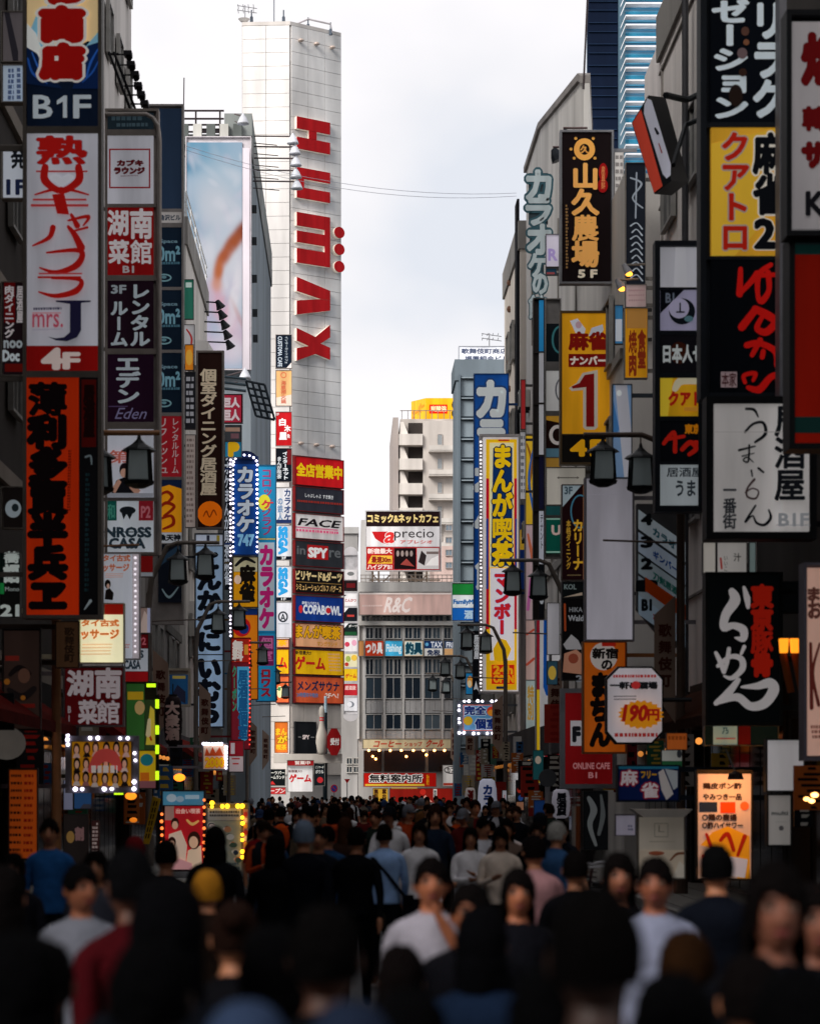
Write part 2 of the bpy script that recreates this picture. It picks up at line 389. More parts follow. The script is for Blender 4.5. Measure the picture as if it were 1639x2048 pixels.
p = thing('pergola', 'dark steel pergola rails on the roof left of the billboard', 'pergola', (-8, 120.4, 33.9))
mb = MB(); m = mat('2e2427', 'metal')
for z in (34.5, 34.85, 35.2, 35.5, 35.9): mb.tube([(-10.6, 120.4, z), (-6.2, 120.4, z)], .05, m, 6)
for x in (-10.4, -9.0, -7.6, -6.4): mb.tube([(x, 120.4, 33.9), (x, 120.4, 35.9)], .05, m, 6)
part('rail', mb, p)
mb = MB(); 
for z in (34.2, 35.0): mb.box(-7.6, -6.2, 120.6, 121.2, z, z + .08, m)
part('beam', mb, p)
mb = MB(); mb.tube([(-8.25, 120.6, 34), (-8.2, 120.6, 37.6)], .03, m, 5); solo('lightning_rod', mb, 'thin lightning rod standing above the pergola rails', 'rod', (-8.2, 120.6, 34))
b = block('cream block with rounded balconies beside the billboard', -16, -6.2, 92.2, 106, 23.2, 'cfcac4'); 
pl = PL(-6.2, 0, 0, 1)
for z in (8.4, 11.8, 15.2, 18.6):
    mb = MB(); mb.prism([(-6.2, 94, z), (-5.5, 94.6, z), (-5.3, 98, z), (-5.5, 101.5, z), (-6.2, 102, z)], [(-6.2, 94, z + 1.0), (-5.5, 94.6, z + 1.0), (-5.3, 98, z + 1.0), (-5.5, 101.5, z + 1.0), (-6.2, 102, z + 1.0)], mat('d5d1cc', 'wall')); part('balcony', mb, b)
sidewins(b, -6.2, 93, 105, 7.2, 22, True, 1.4, 1.7, 2.6)
mb = MB(); m = mat('cfd0d0', 'metal')
for z in (23.7, 24.1, 24.5, 24.9): mb.tube([(-8.6, 92.3, z), (-6.2, 92.3, z), (-6.2, 105.8, z)], .03, m, 5)
for y in (92.3, 95, 98, 101, 105): mb.tube([(-6.2, y, 23.2), (-6.2, y, 24.9)], .03, m, 5)
part('railing', mb, b)
b = block('low dark block below the billboard tower', -16, -6.2, 106.2, 119.2, 16.5, '57534f'); sidewins(b, -6.2, 107, 118, 5, 16, True)

# billboard tower
b = block('grey windowless tower carrying the giant billboard', -15, -4.85, 120, 151, 33.9, '838c93', cap='8d8f8e'); 
mb = MB(); mb.box(-6.15, -4.78, 119.8, 151, 34.5, 35.6, mat('8a8f8d', 'wall')); part('parapet', mb, b)
for i in range(6):
    mb = MB(); x = -9 + i * .66; mb.box(x, x + .42, 119.5, 119.9, 34.0, 35.0, mat('5f6462' if i % 2 else 'c6c5bf', 'wall')); part('vent_box', mb, b)
for i, (yy, z) in enumerate([(121, 31), (121, 29.4), (121.4, 27.6), (122, 26), (122.5, 24.8)]):
    mb = MB(); mb.box(-4.85, -4.6, yy, yy + .3, z, z + .35, mat('23282c', 'metal')); part('light_bracket', mb, b)
t = sign('giant billboard of hazy blue sky with white cloth and a raised arm', 119.5, (372, 276, 503, 742), [], name='billboard', cat='billboard', frame='c9c3c8', fw=2, T=.35)
def blend(pts, base, x, y):
    """soft printed picture: gaussian dabs (cx, cy, rx, ry, tilt, colour, strength) over a base colour"""
    c = list(base)
    for cx, cy, rx, ry, a, col, st in pts:
        dx, dy = x - cx, y - cy; u, v = dx * math.cos(a) + dy * math.sin(a), -dx * math.sin(a) + dy * math.cos(a)
        w = st * math.exp(-((u / rx) ** 2 + (v / ry) ** 2) ** 1.5); c = [p + (q - p) * w for p, q in zip(c, hexlin(col))]
    return c
def soft_picture(par, pl, x0, y0, x1, y1, off, base, dabs, step=2.5, em=.03, k=.66):
    nx, ny = int((x1 - x0) / step), int((y1 - y0) / step); me = bpy.data.meshes.new('picture'); org = ORG[par.name]; V = []; F_ = []; C_ = []
    for j in range(ny + 1):
        for i in range(nx + 1):
            x, y = x0 + (x1 - x0) * i / nx, y0 + (y1 - y0) * j / ny; p = pl.w(x, y, off); V.append((p[0] - org[0], p[1] - org[1], p[2] - org[2])); C_ += [min(.85, q * k) for q in blend(dabs, hexlin(base), x, y)] + [1]
    F_ = [(j * (nx + 1) + i, (j + 1) * (nx + 1) + i, (j + 1) * (nx + 1) + i + 1, j * (nx + 1) + i + 1) for j in range(ny) for i in range(nx)]
    me.from_pydata(V, [], F_); ca = me.color_attributes.new('ink', 'FLOAT_COLOR', 'POINT'); ca.data.foreach_set('color', C_)
    m = bpy.data.materials.new('printed_picture'); m.use_nodes = True; n = m.node_tree.nodes; b = n['Principled BSDF']; a = n.new('ShaderNodeVertexColor'); a.layer_name = 'ink'
    m.node_tree.links.new(a.outputs[0], b.inputs['Base Color']); m.node_tree.links.new(a.outputs[0], b.inputs['Emission Color']); b.inputs['Emission Strength'].default_value = em; b.inputs['Roughness'].default_value = .6; b.inputs['Specular IOR Level'].default_value = .1
    me.materials.append(m); o = bpy.data.objects.new('picture', me); COL.objects.link(o); o.parent = par; return o
mb = MB(); front(119.5).slab(mb, 374, 288, 485, 739, .2, .3, mat('c6ccd8', 'panel')); part('panel', mb, t)
rd = random.Random(8); dabs = [(400, 310, 60, 40, .2, '5c9cbe', .9), (376, 330, 30, 22, 0, '2f7fa8', .8), (450, 360, 60, 55, .5, 'aec3d4', .8), (385, 440, 34, 50, .3, '3f90b8', .9), (408, 462, 16, 26, .9, '3787ae', .7), (430, 420, 50, 60, -.6, 'c6cdd9', .9),
    (420, 520, 60, 60, 0, 'cdd2dd', .9), (472, 560, 30, 130, .1, 'd4d6e0', .8), (482, 470, 14, 26, .6, 'a05a38', .85), (464, 492, 13, 26, .6, 'a8603c', .9), (447, 518, 12, 22, .5, 'b06c48', .9), (437, 546, 10, 24, .15, 'c07a50', .85), (434, 575, 12, 16, 0, 'd8a890', .6),
    (440, 610, 24, 50, -.4, 'd2a8ba', .8), (462, 650, 18, 60, -.5, 'dca0b8', .6), (400, 640, 30, 60, 0, 'c2b0cc', .7), (470, 590, 10, 60, .15, 'e4e0e8', .7), (454, 600, 5, 40, .25, 'b4b8d0', .5), (420, 700, 50, 30, .3, 'cdbcd0', .8), (466, 700, 26, 34, -.3, 'd8cfdc', .8), (480, 640, 5, 40, -.4, 'c06a50', .35)]
dabs += [(rd.uniform(374, 485), rd.uniform(290, 740), rd.uniform(4, 14), rd.uniform(6, 30), rd.uniform(-1, 1), rd.choice(['e2e4ec', 'b8c4d4', 'c8c4d8', 'dadde8']), rd.uniform(.15, .4)) for _ in range(60)]
dabs += [(486, 462, 12, 24, .6, '8a3c20', .9), (466, 488, 12, 24, .6, 'a0502c', .95), (449, 515, 11, 22, .5, 'a85430', .95), (438, 543, 9, 24, .15, 'b8602c', .9), (434, 572, 10, 14, 0, 'cc8c70', .6)]
soft_picture(t, front(119.5), 374, 288, 485, 739, .31, '9db8d0', dabs)
mb = MB(); front(119.5).slab(mb, 486, 300, 500, 742, .36, .4, mat('d4ccd4', 'wall')); part('side_panel', mb, t)
def dome_lamp(lb, wall, tip, r=.34, col='c9cbd2', grp=None):
    t = thing('floodlight', lb, 'floodlight', wall, grp); m = mat('55494a', 'metal')
    a = Vector(wall); c = Vector(tip); mb = MB(); mb.tube([a, c + Vector((0, 0, .25))], .04, m, 6); mb.tube([a + Vector((0, 0, -.35)), a.lerp(c, .6) + Vector((0, 0, -.3))], .025, m, 6); part('arm', mb, t)
    mb = MB(); mb.lathe(tuple(c), [(r, -.12), (r * .92, -.04), (r * .55, .2), (r * .2, .34), (.04, .4)], mat(col, 'metal'), 14); part('shade', mb, t, smooth=True)
    return t
f = front(122)
for i, (x, y) in enumerate([(586, 288), (590, 309), (592, 332), (592, 356), (594, 378)]):
    dome_lamp('%s of five white dome floodlights on long arms beside the tall red letters' % ('topmost', 'second from top', 'middle', 'fourth from top', 'lowest')[i], f.w(506, y - 16), (f.w(x, y)[0], 121.5, f.w(x, y)[2]), .3, 'd5d8e0', 'dome floodlights beside the red letters')
dome_lamp('white dome lamp at the top corner above the billboard', front(119).w(470, 228), front(118).w(486, 243), .3)
dome_lamp('white dome lamp under the lower corner of the billboard', front(119).w(452, 752), front(117).w(490, 752), .3)
for i in range(5):
    q = front(104); x, y = 436 + i * 5, 607 + i * 20; t = thing('spotlight', '%s black spotlight in the slanting column before the billboard' % ('topmost', 'second', 'third', 'fourth', 'lowest')[i], 'spotlight', q.w(400, y), 'black spotlights before the billboard')
    mb = MB(); mb.tube([q.w(402, y - 4), q.w(x, y - 2)], .035, mat('1c2226', 'metal'), 6); part('arm', mb, t)
    mb = MB(); mb.tube([q.w(x - 2, y - 6), q.w(x + 3, y + 3), q.w(x + 6, y + 9)], [.09, .16, .22], mat('14191d', 'metal'), 10); part('lamp_head', mb, t)

# red-letter tower
B0 = (-4.113, 170.0); rl = PL(B0[0], B0[1], 3.58, 2.6, ref=585); ll = PL(-7.5, 170.2, 3.387, -.2, ref=580)
tw = thing('tower', 'slim white panelled tower with giant red letters down its corner', 'building', (-5, 173, 0))
H = 55.9; A_ = Vector((-7.5, 170.2)); B_ = Vector(B0); C_ = Vector(rl.at(rl.u(682), 0)[:2]); D_ = C_ + Vector((-5, 7)); E_ = Vector((-7.55, 176))
mb = MB(); inset = lambda p: (p.x, p.y + .06)
mb.prism([(*inset(p), 0) for p in (A_, B_, C_, D_, E_)], [(*inset(p), H) for p in (A_, B_, C_, D_, E_)], mat('c6c2bf', 'wall')); part('wall', mb, tw)
def panel_grid(pl, u0, u1, nu, z0, z1, nz, col, par, T=.07, nm='panel'):
    du, dz = (u1 - u0) / nu, (z1 - z0) / nz; g = .014; ms = []
    for c in col:
        q = MB(); q.box(g, du - g, -T, 0, g, dz - g, mat(c, 'wall')); ms.append(q.mesh(nm))
    rr = random.Random(3)
    for i in range(nu):
        for j in range(nz): inst(nm, rr.choice(ms), par, pl.at(u0 + i * du, z0 + j * dz, 0), (0, 0, math.atan2(pl.cy, pl.cx)))
zt, zb = 55.9, rl.v(913)
wl = (C_ - B_).length
panel_grid(rl, .06, wl, 3, 1.2 + 6.2, zb - .05, 0 or 1, ['cfc6bc'], tw) if False else None
panel_grid(rl, .06, wl - .04, 3, zb + .1, zt, 33, ['eeebe8', 'e9e6e3', 'f2efec'], tw)
panel_grid(ll, .04, 3.36, 2, ll.v(1278), zt, 45, ['f4f0ed', 'f0ece9', 'f6f2ef'], tw)
panel_grid(ll, .04, 3.36, 2, 3.2, ll.v(1408), 4, ['efe7e0', 'f2eae2'], tw)
panel_grid(rl, .06, wl - .04, 4, 3.2, rl.v(1408), 3, ['e0d8d0', 'dad2ca'], tw)
mb = MB(); mb.prism([(p.x, p.y - .1, H) for p in (A_, B_, C_, D_, E_)], [(p.x, p.y - .1, H + .25) for p in (A_, B_, C_, D_, E_)], mat('cfc9c4', 'wall')); part('coping', mb, tw)
# raised letters, turned a quarter clockwise
red = mat('a81c20', 'panel', k=1.25); cream = mat('ece2d4', 'panel', .15, 1.3)  # cream sides glow slightly, their sunlit brightness put into the material
def letter(polys, lb):
    t = thing('raised_letter', lb, 'letter', rl.w(592, max(y for P in polys for x, y in P), 0), 'raised red letters on the tower')
    mb = MB()
    polys = [[(x - 5, y) for x, y in P] for P in polys]
    for P in polys: rl.poly(mb, P, .32, .38, red)
    part('letter_face', mb, t)
    mb = MB()
    for P in polys: rl.poly(mb, P, .08, .315, cream)
    part('letter_body', mb, t); return t
q = lambda x0, y0, x1, y1: [(x0, y1), (x1, y1), (x1, y0), (x0, y0)]
letter([q(593, 234, 659, 258), q(617, 258.5, 632, 274), q(593, 274.5, 659, 298)], 'topmost raised red letter, an H lying on its side')
letter([q(593, 335, 659, 357), q(593, 357.5, 607, 374), q(593, 374.5, 659, 396)], 'raised red letter U lying on its side behind the dome lamps')
letter([q(593, 425, 648, 452), q(593, 462, 648, 485), q(593, 497, 648, 526), q(648.5, 425, 659, 526)], 'raised red letter M lying on its side next to the red discs')
letter([[(593, 555), (593, 583), (640, 592), (659, 592), (659, 573)], [(593, 602), (593, 630), (659, 613), (659, 592.5), (640, 592.5)]], 'raised red letter A without a bar, lying on its side')
letter([[(593, 657), (593, 682), (617, 690), (593, 697), (593, 722), (630, 704), (659, 712), (659, 688), (640, 682), (659, 667), (659, 642), (630, 670)]], 'lowest raised red letter, an X on its side')
for i, y in enumerate((453, 487, 522)):
    t = thing('raised_disc', '%s raised red disc beside the sideways letter M' % ('upper', 'middle', 'lower')[i], 'disc', rl.w(671, y + 10, 0), 'raised red discs')
    for nm, o0, o1, mm in (('disc_face', .42, .5, red), ('disc_body', .1, .415, cream)):
        mb = MB(); rl.poly(mb, [(671 + 10 * math.cos(a / 16 * 6.2832), y + 11.5 * math.sin(a / 16 * 6.2832)) for a in range(16)], o0, o1, mm); part(nm, mb, t)
for i in range(3):
    for y, nm in ((80, 'upper'), (886, 'lower')):
        mb = MB(); p = rl.w(597 + i * 31.5, y, .3); mb.ball(p, .22, .22, .12, mat('cbb9ad', 'metal'), 8, 5); mb.tube([rl.w(597 + i * 31.5, y + 2, 0), p], .04, mat('8a7f78', 'metal'), 5)
        part('wall_lamp', mb, tw)
# roof masts
mt_ = mat('56606c', 'metal')
def pole_thing(nm, lb, cat, pts, r, extra=None, grp=None, m=mt_):
    mb = MB(); mb.tube(pts, r, m, 7)
    if extra: extra(mb)
    return solo(nm, mb, lb, cat, tuple(pts[0]), grp)
f = front(171.5)
for i, (x, y0, y1) in enumerate([(503, 20, 52), (567, 20, 52), (616, 35, 58), (661, 45, 70)]):
    pole_thing('roof_mast', '%s short thick mast along the roof edge of the white tower' % ('first', 'second', 'third', 'fourth')[i], 'mast', [f.w(x, y1), f.w(x, y0 + 14), f.w(x, y0 + 12), f.w(x, y0)], [.13, .11, .05, .05], grp='roof masts of the white tower')
pole_thing('lightning_rod', 'tall thin lightning rod above the left roof of the white tower', 'rod', [f.w(548, 52), f.w(548, -60)], .035)
mb = MB(); mb.tube([f.w(588, 50), f.w(616, 38), f.w(661, 48), f.w(664, 66)], .07, mat('b5b1b5', 'metal'), 6); solo('roof_rail', mb, 'pale pipe rail linking the masts on the white tower', 'rail', f.w(588, 50))
def antenna(lb, x, yb, yt, d, s=1.0):
    f = front(d); mb = MB(); m = mat('8b8b90', 'metal'); mb.tube([f.w(x, yb), f.w(x, yt)], .03 * s, m, 5)
    t = solo('tv_antenna', mb, lb, 'antenna', f.w(x, yb)); k = 1 / f.mpp()
    mb = MB()
    for y in (yt + 3, yt + 12): mb.tube([f.w(x - .45 * k * s, y - 2), f.w(x + .7 * k * s, y + 4)], .025 * s, m, 5); [mb.tube([Vector(f.w(x + a * k * s, y)) - Vector((0, .4 * s, 0)), Vector(f.w(x + a * k * s, y)) + Vector((0, .4 * s, 0))], .018 * s, m, 4) for a in (-.4, -.1, .2, .5)]
    part('element', mb, t); return t
antenna('television antenna at the left roof corner of the white tower', 490, 54, 10, 171, 1.2)
antenna('television antenna on the roof behind the black lettered white roof sign', 978, 700, 666, 126, .9)
mb = MB(); p = front(171).w(488, 46); mb.lathe(p, [(.02, 0), (.25, .1), (.42, .28)], mat('d7d5d3', 'metal'), 12); solo('satellite_dish', mb, 'small pale satellite dish on the left corner of the white tower', 'dish', (p[0], p[1], p[2]))

# row of shop bands on the tower
def wsign(label, rect, col, items, pl=rl, T=.3, k=1.35, fw=1.5, frame='7d1a1c', lab2=None):
    return sign(label, 0, rect, [((rect[0] + fw, rect[1] + fw, rect[2] - fw, rect[3] - fw), col, items)], pl=pl, frame=frame, fw=fw, T=T, k=k)
wsign('red band sign with yellow characters under the tower letters', (585, 912, 683, 970), 'b0161a', [('h', '全店営業中', (589, 926, 679, 951), 'f0c818', .05)], k=1.5)
wsign('dark grey band sign with small white and red print', (585, 972, 683, 1022), '2b2b33', [('h', 'しゃぶしゃぶ  すき焼き', (606, 985, 662, 993), 'c9c9c9', .02)] + lines(590, 998, 679, 1006, 1, '8a2a22', 3, .5))
wsign('pale band sign with black italic Latin capitals', (585, 1026, 683, 1077), 'cbc5c2', [('h', 'FACE', (592, 1036, 672, 1050), '1a1418', .03, None, 0, .5)] + [('R', (587, 1053, 671, 1055.5), 'c56a86')] + lines(588, 1056, 672, 1064, 1, 'd05a7c', 5))
wsign('dark band sign with white capitals in a red box', (585, 1080, 683, 1132), '2a2c30', [('h', 'in', (590, 1092, 606, 1108), '5c5e60', .02), ('R', (610, 1088, 652, 1116), 'a01a1c'), ('h', 'SPY', (613, 1094, 649, 1112), 'e8e4e0', .06), ('h', 're', (654, 1096, 676, 1110), '5c5e60', .02)])
wsign('black band sign with cream katakana for billiards and darts', (585, 1137, 683, 1186), '14100f', [('h', 'ビリヤード&ダーツ', (587, 1141, 679, 1159), 'd8c08a', .05), ('R', (588, 1163, 678, 1164.2), '8a6a3a'), ('h', 'シミュレーションゴルフ バグース', (588, 1167, 678, 1180), 'c9a468', .03)])
wsign('blue band sign with white bowling lettering and red dots', (585, 1190, 683, 1242), '14357e', [('h', '新宿コパボウル', (600, 1202, 634, 1208), 'dde2ea', .03), ('E', (597, 1218, 4, 8), 'c22a30'), ('h', 'COPABOWL', (602, 1209, 677, 1226), 'e6eaf0', .05), ('E', (652, 1218, 5, 6), 'c22a30')])
wsign('peach band sign with yellow manga cafe characters', (585, 1246, 683, 1294), 'dba074', [('h', 'まんが喫茶', (587, 1250, 676, 1275), 'e8a818', .05, '4a3410', .05), ('h', 'マンガランド', (630, 1281, 670, 1290), 'b98220', .03)])
wsign('yellow band sign with red katakana reading game', (585, 1298, 683, 1349), 'e8b414', [('h', '新宿最大!!', (587, 1301, 618, 1309), '3a2a1a', .03), ('h', 'ゲーム', (587, 1313, 645, 1338), 'b0201c', .05)] + lines(651, 1303, 674, 1342, 6, 'c9a070', 8, .5))
wsign('orange band sign with navy katakana for a mens sauna', (585, 1352, 683, 1406), 'bf5230', [('h', 'メンズサウナ', (591, 1361, 674, 1380), '1c2440', .04), ('h', '24時間年中無休', (589, 1385, 632, 1394), '4a6a90', .03), ('h', '2Fへ!', (646, 1385, 672, 1394), 'e6d8cc', .03)])
for rc, c, it, lb in (((552, 1278, 579, 1296), 'dba074', [('h', '茶', (556, 1280, 574, 1292), 'e8a818', .05)], 'narrow peach sign on the left face of the tower'), ((552, 1298, 579, 1349), 'e8b414', [('h', 'ム', (558, 1316, 574, 1336), 'b0201c', .05)], 'narrow yellow sign on the left face of the tower'), ((552, 1352, 579, 1406), 'e06a3a', [('E', (560, 1384, 6, 12), 'd8cc9a'), ('E', (559, 1378, 3, 4), '3a7a4a')], 'narrow orange sign with an oval on the left face of the tower')):
    wsign(lb, rc, c, it, pl=ll)
# column of vertical signs on the tower corner
f = front(167.5)
def vs(lb, y0, y1, col, items, em=.12, k=1.4, x0=551, x1=584): sign(lb, 167.5, (x0, y0, x1, y1), [((x0 + 1, y0 + 1, x1 - 1, y1 - 1), col, items)], frame='8c8480', fw=1, T=.25, k=k, em=em)
vs('dark navy vertical sign with turned cafe lettering, topmost on the tower corner', 670, 738, '0e1826', [('c', 'CUSTOMA CAFE', (556, 674, 564, 734), 'b0bac4', .02), ('c', 'インターネットカフェ', (570, 674, 576, 728), '9aa4ae', .02), ('P', [(572, 738), (583, 726), (583, 738)], 'd0c8c4')])
vs('pale orange vertical sign with thin red characters', 741, 813, 'e6b478', [('P', [(552, 812), (583, 812), (583, 790), (552, 796)], 'd8c4b4'), ('O', (567, 751, 6, 6, 1.5), 'b85a3c'), ('v', '海底撈火鍋', (562, 762, 572, 808), 'b0523a', .02)])
vs('red vertical sign with white izakaya characters', 824, 893, 'a8141a', [('h', '白', (559, 838, 571, 852), 'e8e4e4', .05), ('h', '木', (569, 852, 581, 864), 'e8e4e4', .05), ('h', '屋', (559, 866, 573, 880), 'e8e4e4', .05), ('h', '魚', (574, 869, 580, 877), 'd8c8c8', .03), ('h', '1F', (553, 827, 558, 832), 'e0d8d8', .02)])
vs('black vertical sign with slanting white internet lettering', 897, 965, '0a1018', [('v', 'インターネット', (565, 903, 577, 960), 'c4c8cc', .04), ('v', 'まんが喫茶', (554, 914, 563, 958), 'b4b8bc', .04), ('R', (574, 900, 583, 930), '5a1418')])
vs('white vertical sign with navy karaoke katakana', 975, 1048, 'dcdce0', [('v', 'カラオケ', (568, 978, 582, 1044), '1c3460', .04), ('v', 'の鉄人', (555, 995, 566, 1042), '5a789a', .03), ('R', (552, 1040, 583, 1047), '1c2a50')])
for i, (y0, fl) in enumerate(((1050, '2F'), (1132, '1F'))):
    vs('%s of two white vertical signs with cyan turned capitals' % ('upper', 'lower')[i], y0, y0 + 71, 'dfe2e8', [('c', 'SEGA', (558, y0 + 5, 574, y0 + 58), '2a8cc4', .08), ('R', (552, y0 + 63, 583, y0 + 70), '0c1018'), ('h', fl, (563, y0 + 64, 572, y0 + 69), 'd8d8d8', .03)])
vs('white vertical sign with a small black wreath emblem', 1204, 1276, 'dcdce4', [('O', (566, 1234, 10, 11, 3), '2a2e36'), ('h', 'A', (561, 1228, 571, 1242), '2a2e36', .02), ('R', (556, 1247, 578, 1248.5), '9a9ea6')])
# base of the tower
sign('orange sign with yellow characters near the foot of the tower', 168, (549, 1444, 576, 1506), [((550, 1445, 575, 1505), 'd8702a', [('h', 'まん', (552, 1457, 573, 1470), 'e8b828', .05), ('h', 'が', (556, 1472, 574, 1486), 'e8b828', .06, '5a3a10', .05), ('h', '喫茶', (553, 1489, 573, 1500), 'e8b828', .05)])], frame='9a5a2a', fw=1, k=1.4)
sign('black square sign with a tiny white and red logo on the tower foot', 0, (586, 1443, 628, 1507), [((587, 1444, 627, 1506), '15171a', [('h', 'SPY', (601, 1470, 614, 1478), 'd8c8c4', .05), ('R', (592, 1473, 598, 1475), '6a6a6a'), ('R', (617, 1473, 624, 1475), '6a6a6a')])], pl=rl, frame='1c1e22', fw=1)
f = front(168); p = f.w(644, 1510); mb = MB(); h = 97 * f.mpp(); mb.lathe((p[0], p[1] - 1.6, p[2]), [(a, b * h) for a, b in ((.2, 0), (.3, .06), (.42, .25), (.38, .4), (.22, .55), (.15, .66), (.14, .72), (.2, .84), (.2, .92), (.12, .98), (.02, 1.0))], mat('c8c0b4', 'panel', k=1.0), 18)
t = solo('bowling_pin', mb, 'giant white bowling pin with red neck rings on the tower foot', 'bowling pin', (p[0], p[1] - 1.6, p[2]), smooth=True)
mb = MB()
for z in (.69, .74): mb.lathe((p[0], p[1] - 1.6, p[2] + z * h), [(.165, 0), (.165, .025 * h)], mat('b01c22', 'panel'), 18)
part('red_band', mb, t)
mb = MB(); mb.tube([f.w(650, 1600), f.w(650, 1425)], .16, mat('16262e', 'metal'), 8); mb.tube([f.w(651, 1425), f.w(651, 1392)], .1, mat('a9c0cc', 'metal'), 8); solo('signal_post', mb, 'dark post with a pale top in front of the bowling pin', 'post', f.w(650, 1600))
mb = MB(); cx, cy = 668, 1484; f2 = front(166.5); f2.poly(mb, [(cx + 15 * math.cos(R(22.5 + 45 * i)), cy + 29 * math.sin(R(22.5 + 45 * i))) for i in range(8)], .1, .5, mat('8a1416', 'panel', k=1.2)); 
t = solo('sign', mb, 'dark red octagonal sign with white characters beside the post', 'sign', f2.w(cx, cy + 29)); mb = MB(); draw(mb, f2, [('h', '受付', (661, 1477, 678, 1490), 'd8d0cc', .05)], .51); part('lettering', mb, t)
sg = lambda lb, d, r, c, it, **k: sign(lb, d, r, [((r[0] + 1, r[1] + 1, r[2] - 1, r[3] - 1), c, it)], **{**dict(frame='8a8680', fw=1, k=1.4), **k})
mb = MB(); f3 = front(167.8); f3.slab(mb, 548, 1508, 684, 1526, -.6, .9, mat('d8d0c6', 'wall')); solo('canopy', mb, 'plain cream canopy over the shop signs at the tower foot', 'canopy', f3.w(616, 1526))
sg('black shop sign with white katakana rows under the canopy', 166.5, (531, 1538, 571, 1572), '0e1214', [('h', 'ダーツバー', (535, 1542, 569, 1549), 'd4d4cc', .03), ('h', 'ゲームランド', (535, 1551, 569, 1558), 'd4d4cc', .03), ('P', [(537, 1569), (545, 1562), (551, 1569)], 'b02a2a')])
sg('white shop sign with red katakana reading game', 166.4, (574, 1527, 626, 1584), 'e2dedc', [('h', '新宿最大!!', (577, 1540, 604, 1545), '5a2a2a', .02), ('h', 'ゲーム', (579, 1549, 622, 1564), 'b01c20', .06, 'e8e4e2', .03)], em=.25)
sg('red and pink shopfront sign with white italic lettering', 166.3, (525, 1574, 572, 1589), 'b02a2c', [('h', 'オープン', (529, 1577, 568, 1586), 'e8d8d4', .04, None, 0, .3)], em=.2)
sg('black narrow shop sign right of the game sign', 166.5, (628, 1527, 650, 1572), '12181c', [('h', 'ビリヤード', (631, 1532, 647, 1537), 'd8d8d0', .03), ('h', 'ボウル', (631, 1540, 647, 1547), 'c8c8c4', .03), ('E', (640, 1560, 6, 6), 'a8282c')])
sg('red sign with white print above the tower entrance', 166.2, (574, 1520, 628, 1532), '8e1a1c', [('h', '営業中', (590, 1522, 620, 1529), 'e0d4cc', .03)])
# ---------------------------------------------------------------- end of the street
_rw = random.Random(2)
f = front(190); X_ = lambda px: f.w(px, 0)[0]; Z_ = lambda py: f.w(0, py)[2]
eb = thing('building', 'grey office block closing the street with bands of dark windows', 'building', (5, 196, 0))
mb = MB(); mb.box(X_(716), X_(1010), 190.3, 215, 0, Z_(1184), mat('bdb9b5', 'wall')); part('wall', mb, eb)
mb = MB(); mb.box(X_(716), X_(1010), 189.7, 190.2, Z_(1184), Z_(1165), mat('c9c5c0', 'wall')); mb.box(X_(716), X_(1010), 189.6, 190.28, Z_(1251), Z_(1243), mat('cfcbc4', 'wall')); part('ledge', mb, eb)
colx = [716, 728, 768, 806, 845, 884, 922]
mb = MB()
for x in colx: mb.box(X_(x) - .09, X_(x) + .09, 190.02, 190.28, Z_(1478), Z_(1252), mat('d2cfcb', 'wall'))
part('mullion', mb, eb, kind='stuff')
for (y0, y1, n) in ((1254, 1278, 2), (1317, 1350, 2), (1354, 1398, 1), (1428, 1459, 1)):
    for a, b in zip(colx[1:], colx[2:]):
        w = (X_(b) - X_(a) - .2) / n
        for i in range(n): window(eb, f, X_(a) + .1 + i * w, Z_(y1), round(w - .04, 2), round((y1 - y0) * f.mpp(), 2), 'c4c2bf', _rw.choice(['1a2530', '24323e', '33424e', '1a2530', '56636c']), -.1)  # lighter pane tones put sky reflection and blinds into the glass colour
for a, b in zip(range(722, 900, 21), range(742, 930, 21)): window(eb, f, X_(a), Z_(1243), .7, .5, '9a9690', '12181e', -.12)
for a, b in zip(colx[1:], colx[2:]):
    for y0, y1 in ((1400, 1426), (1461, 1477), (1352, 1353.5)):
        for i in range(3):
            w = (X_(b) - X_(a) - .2) / 3; mb = MB(); mb.box(X_(a) + .1 + i * w, X_(a) + .08 + (i + 1) * w, 190.12, 190.29, Z_(y1), Z_(y0), mat('b9b7b6', 'wall')); part('panel', mb, eb)
sg('long pale pink sign with white curly script along the top of the end block', 189.6, (717, 1186, 906, 1231), 'c2a096', [('h', 'R&C', (767, 1196, 817, 1225), 'e6d6d0', .03, None, 0, .25)] + lines(724, 1210, 765, 1214, 1, 'd6c0b8', 2, .8) + [('R', (718, 1187, 905, 1190), 'cfc3bc')], T=.5, k=1.3)
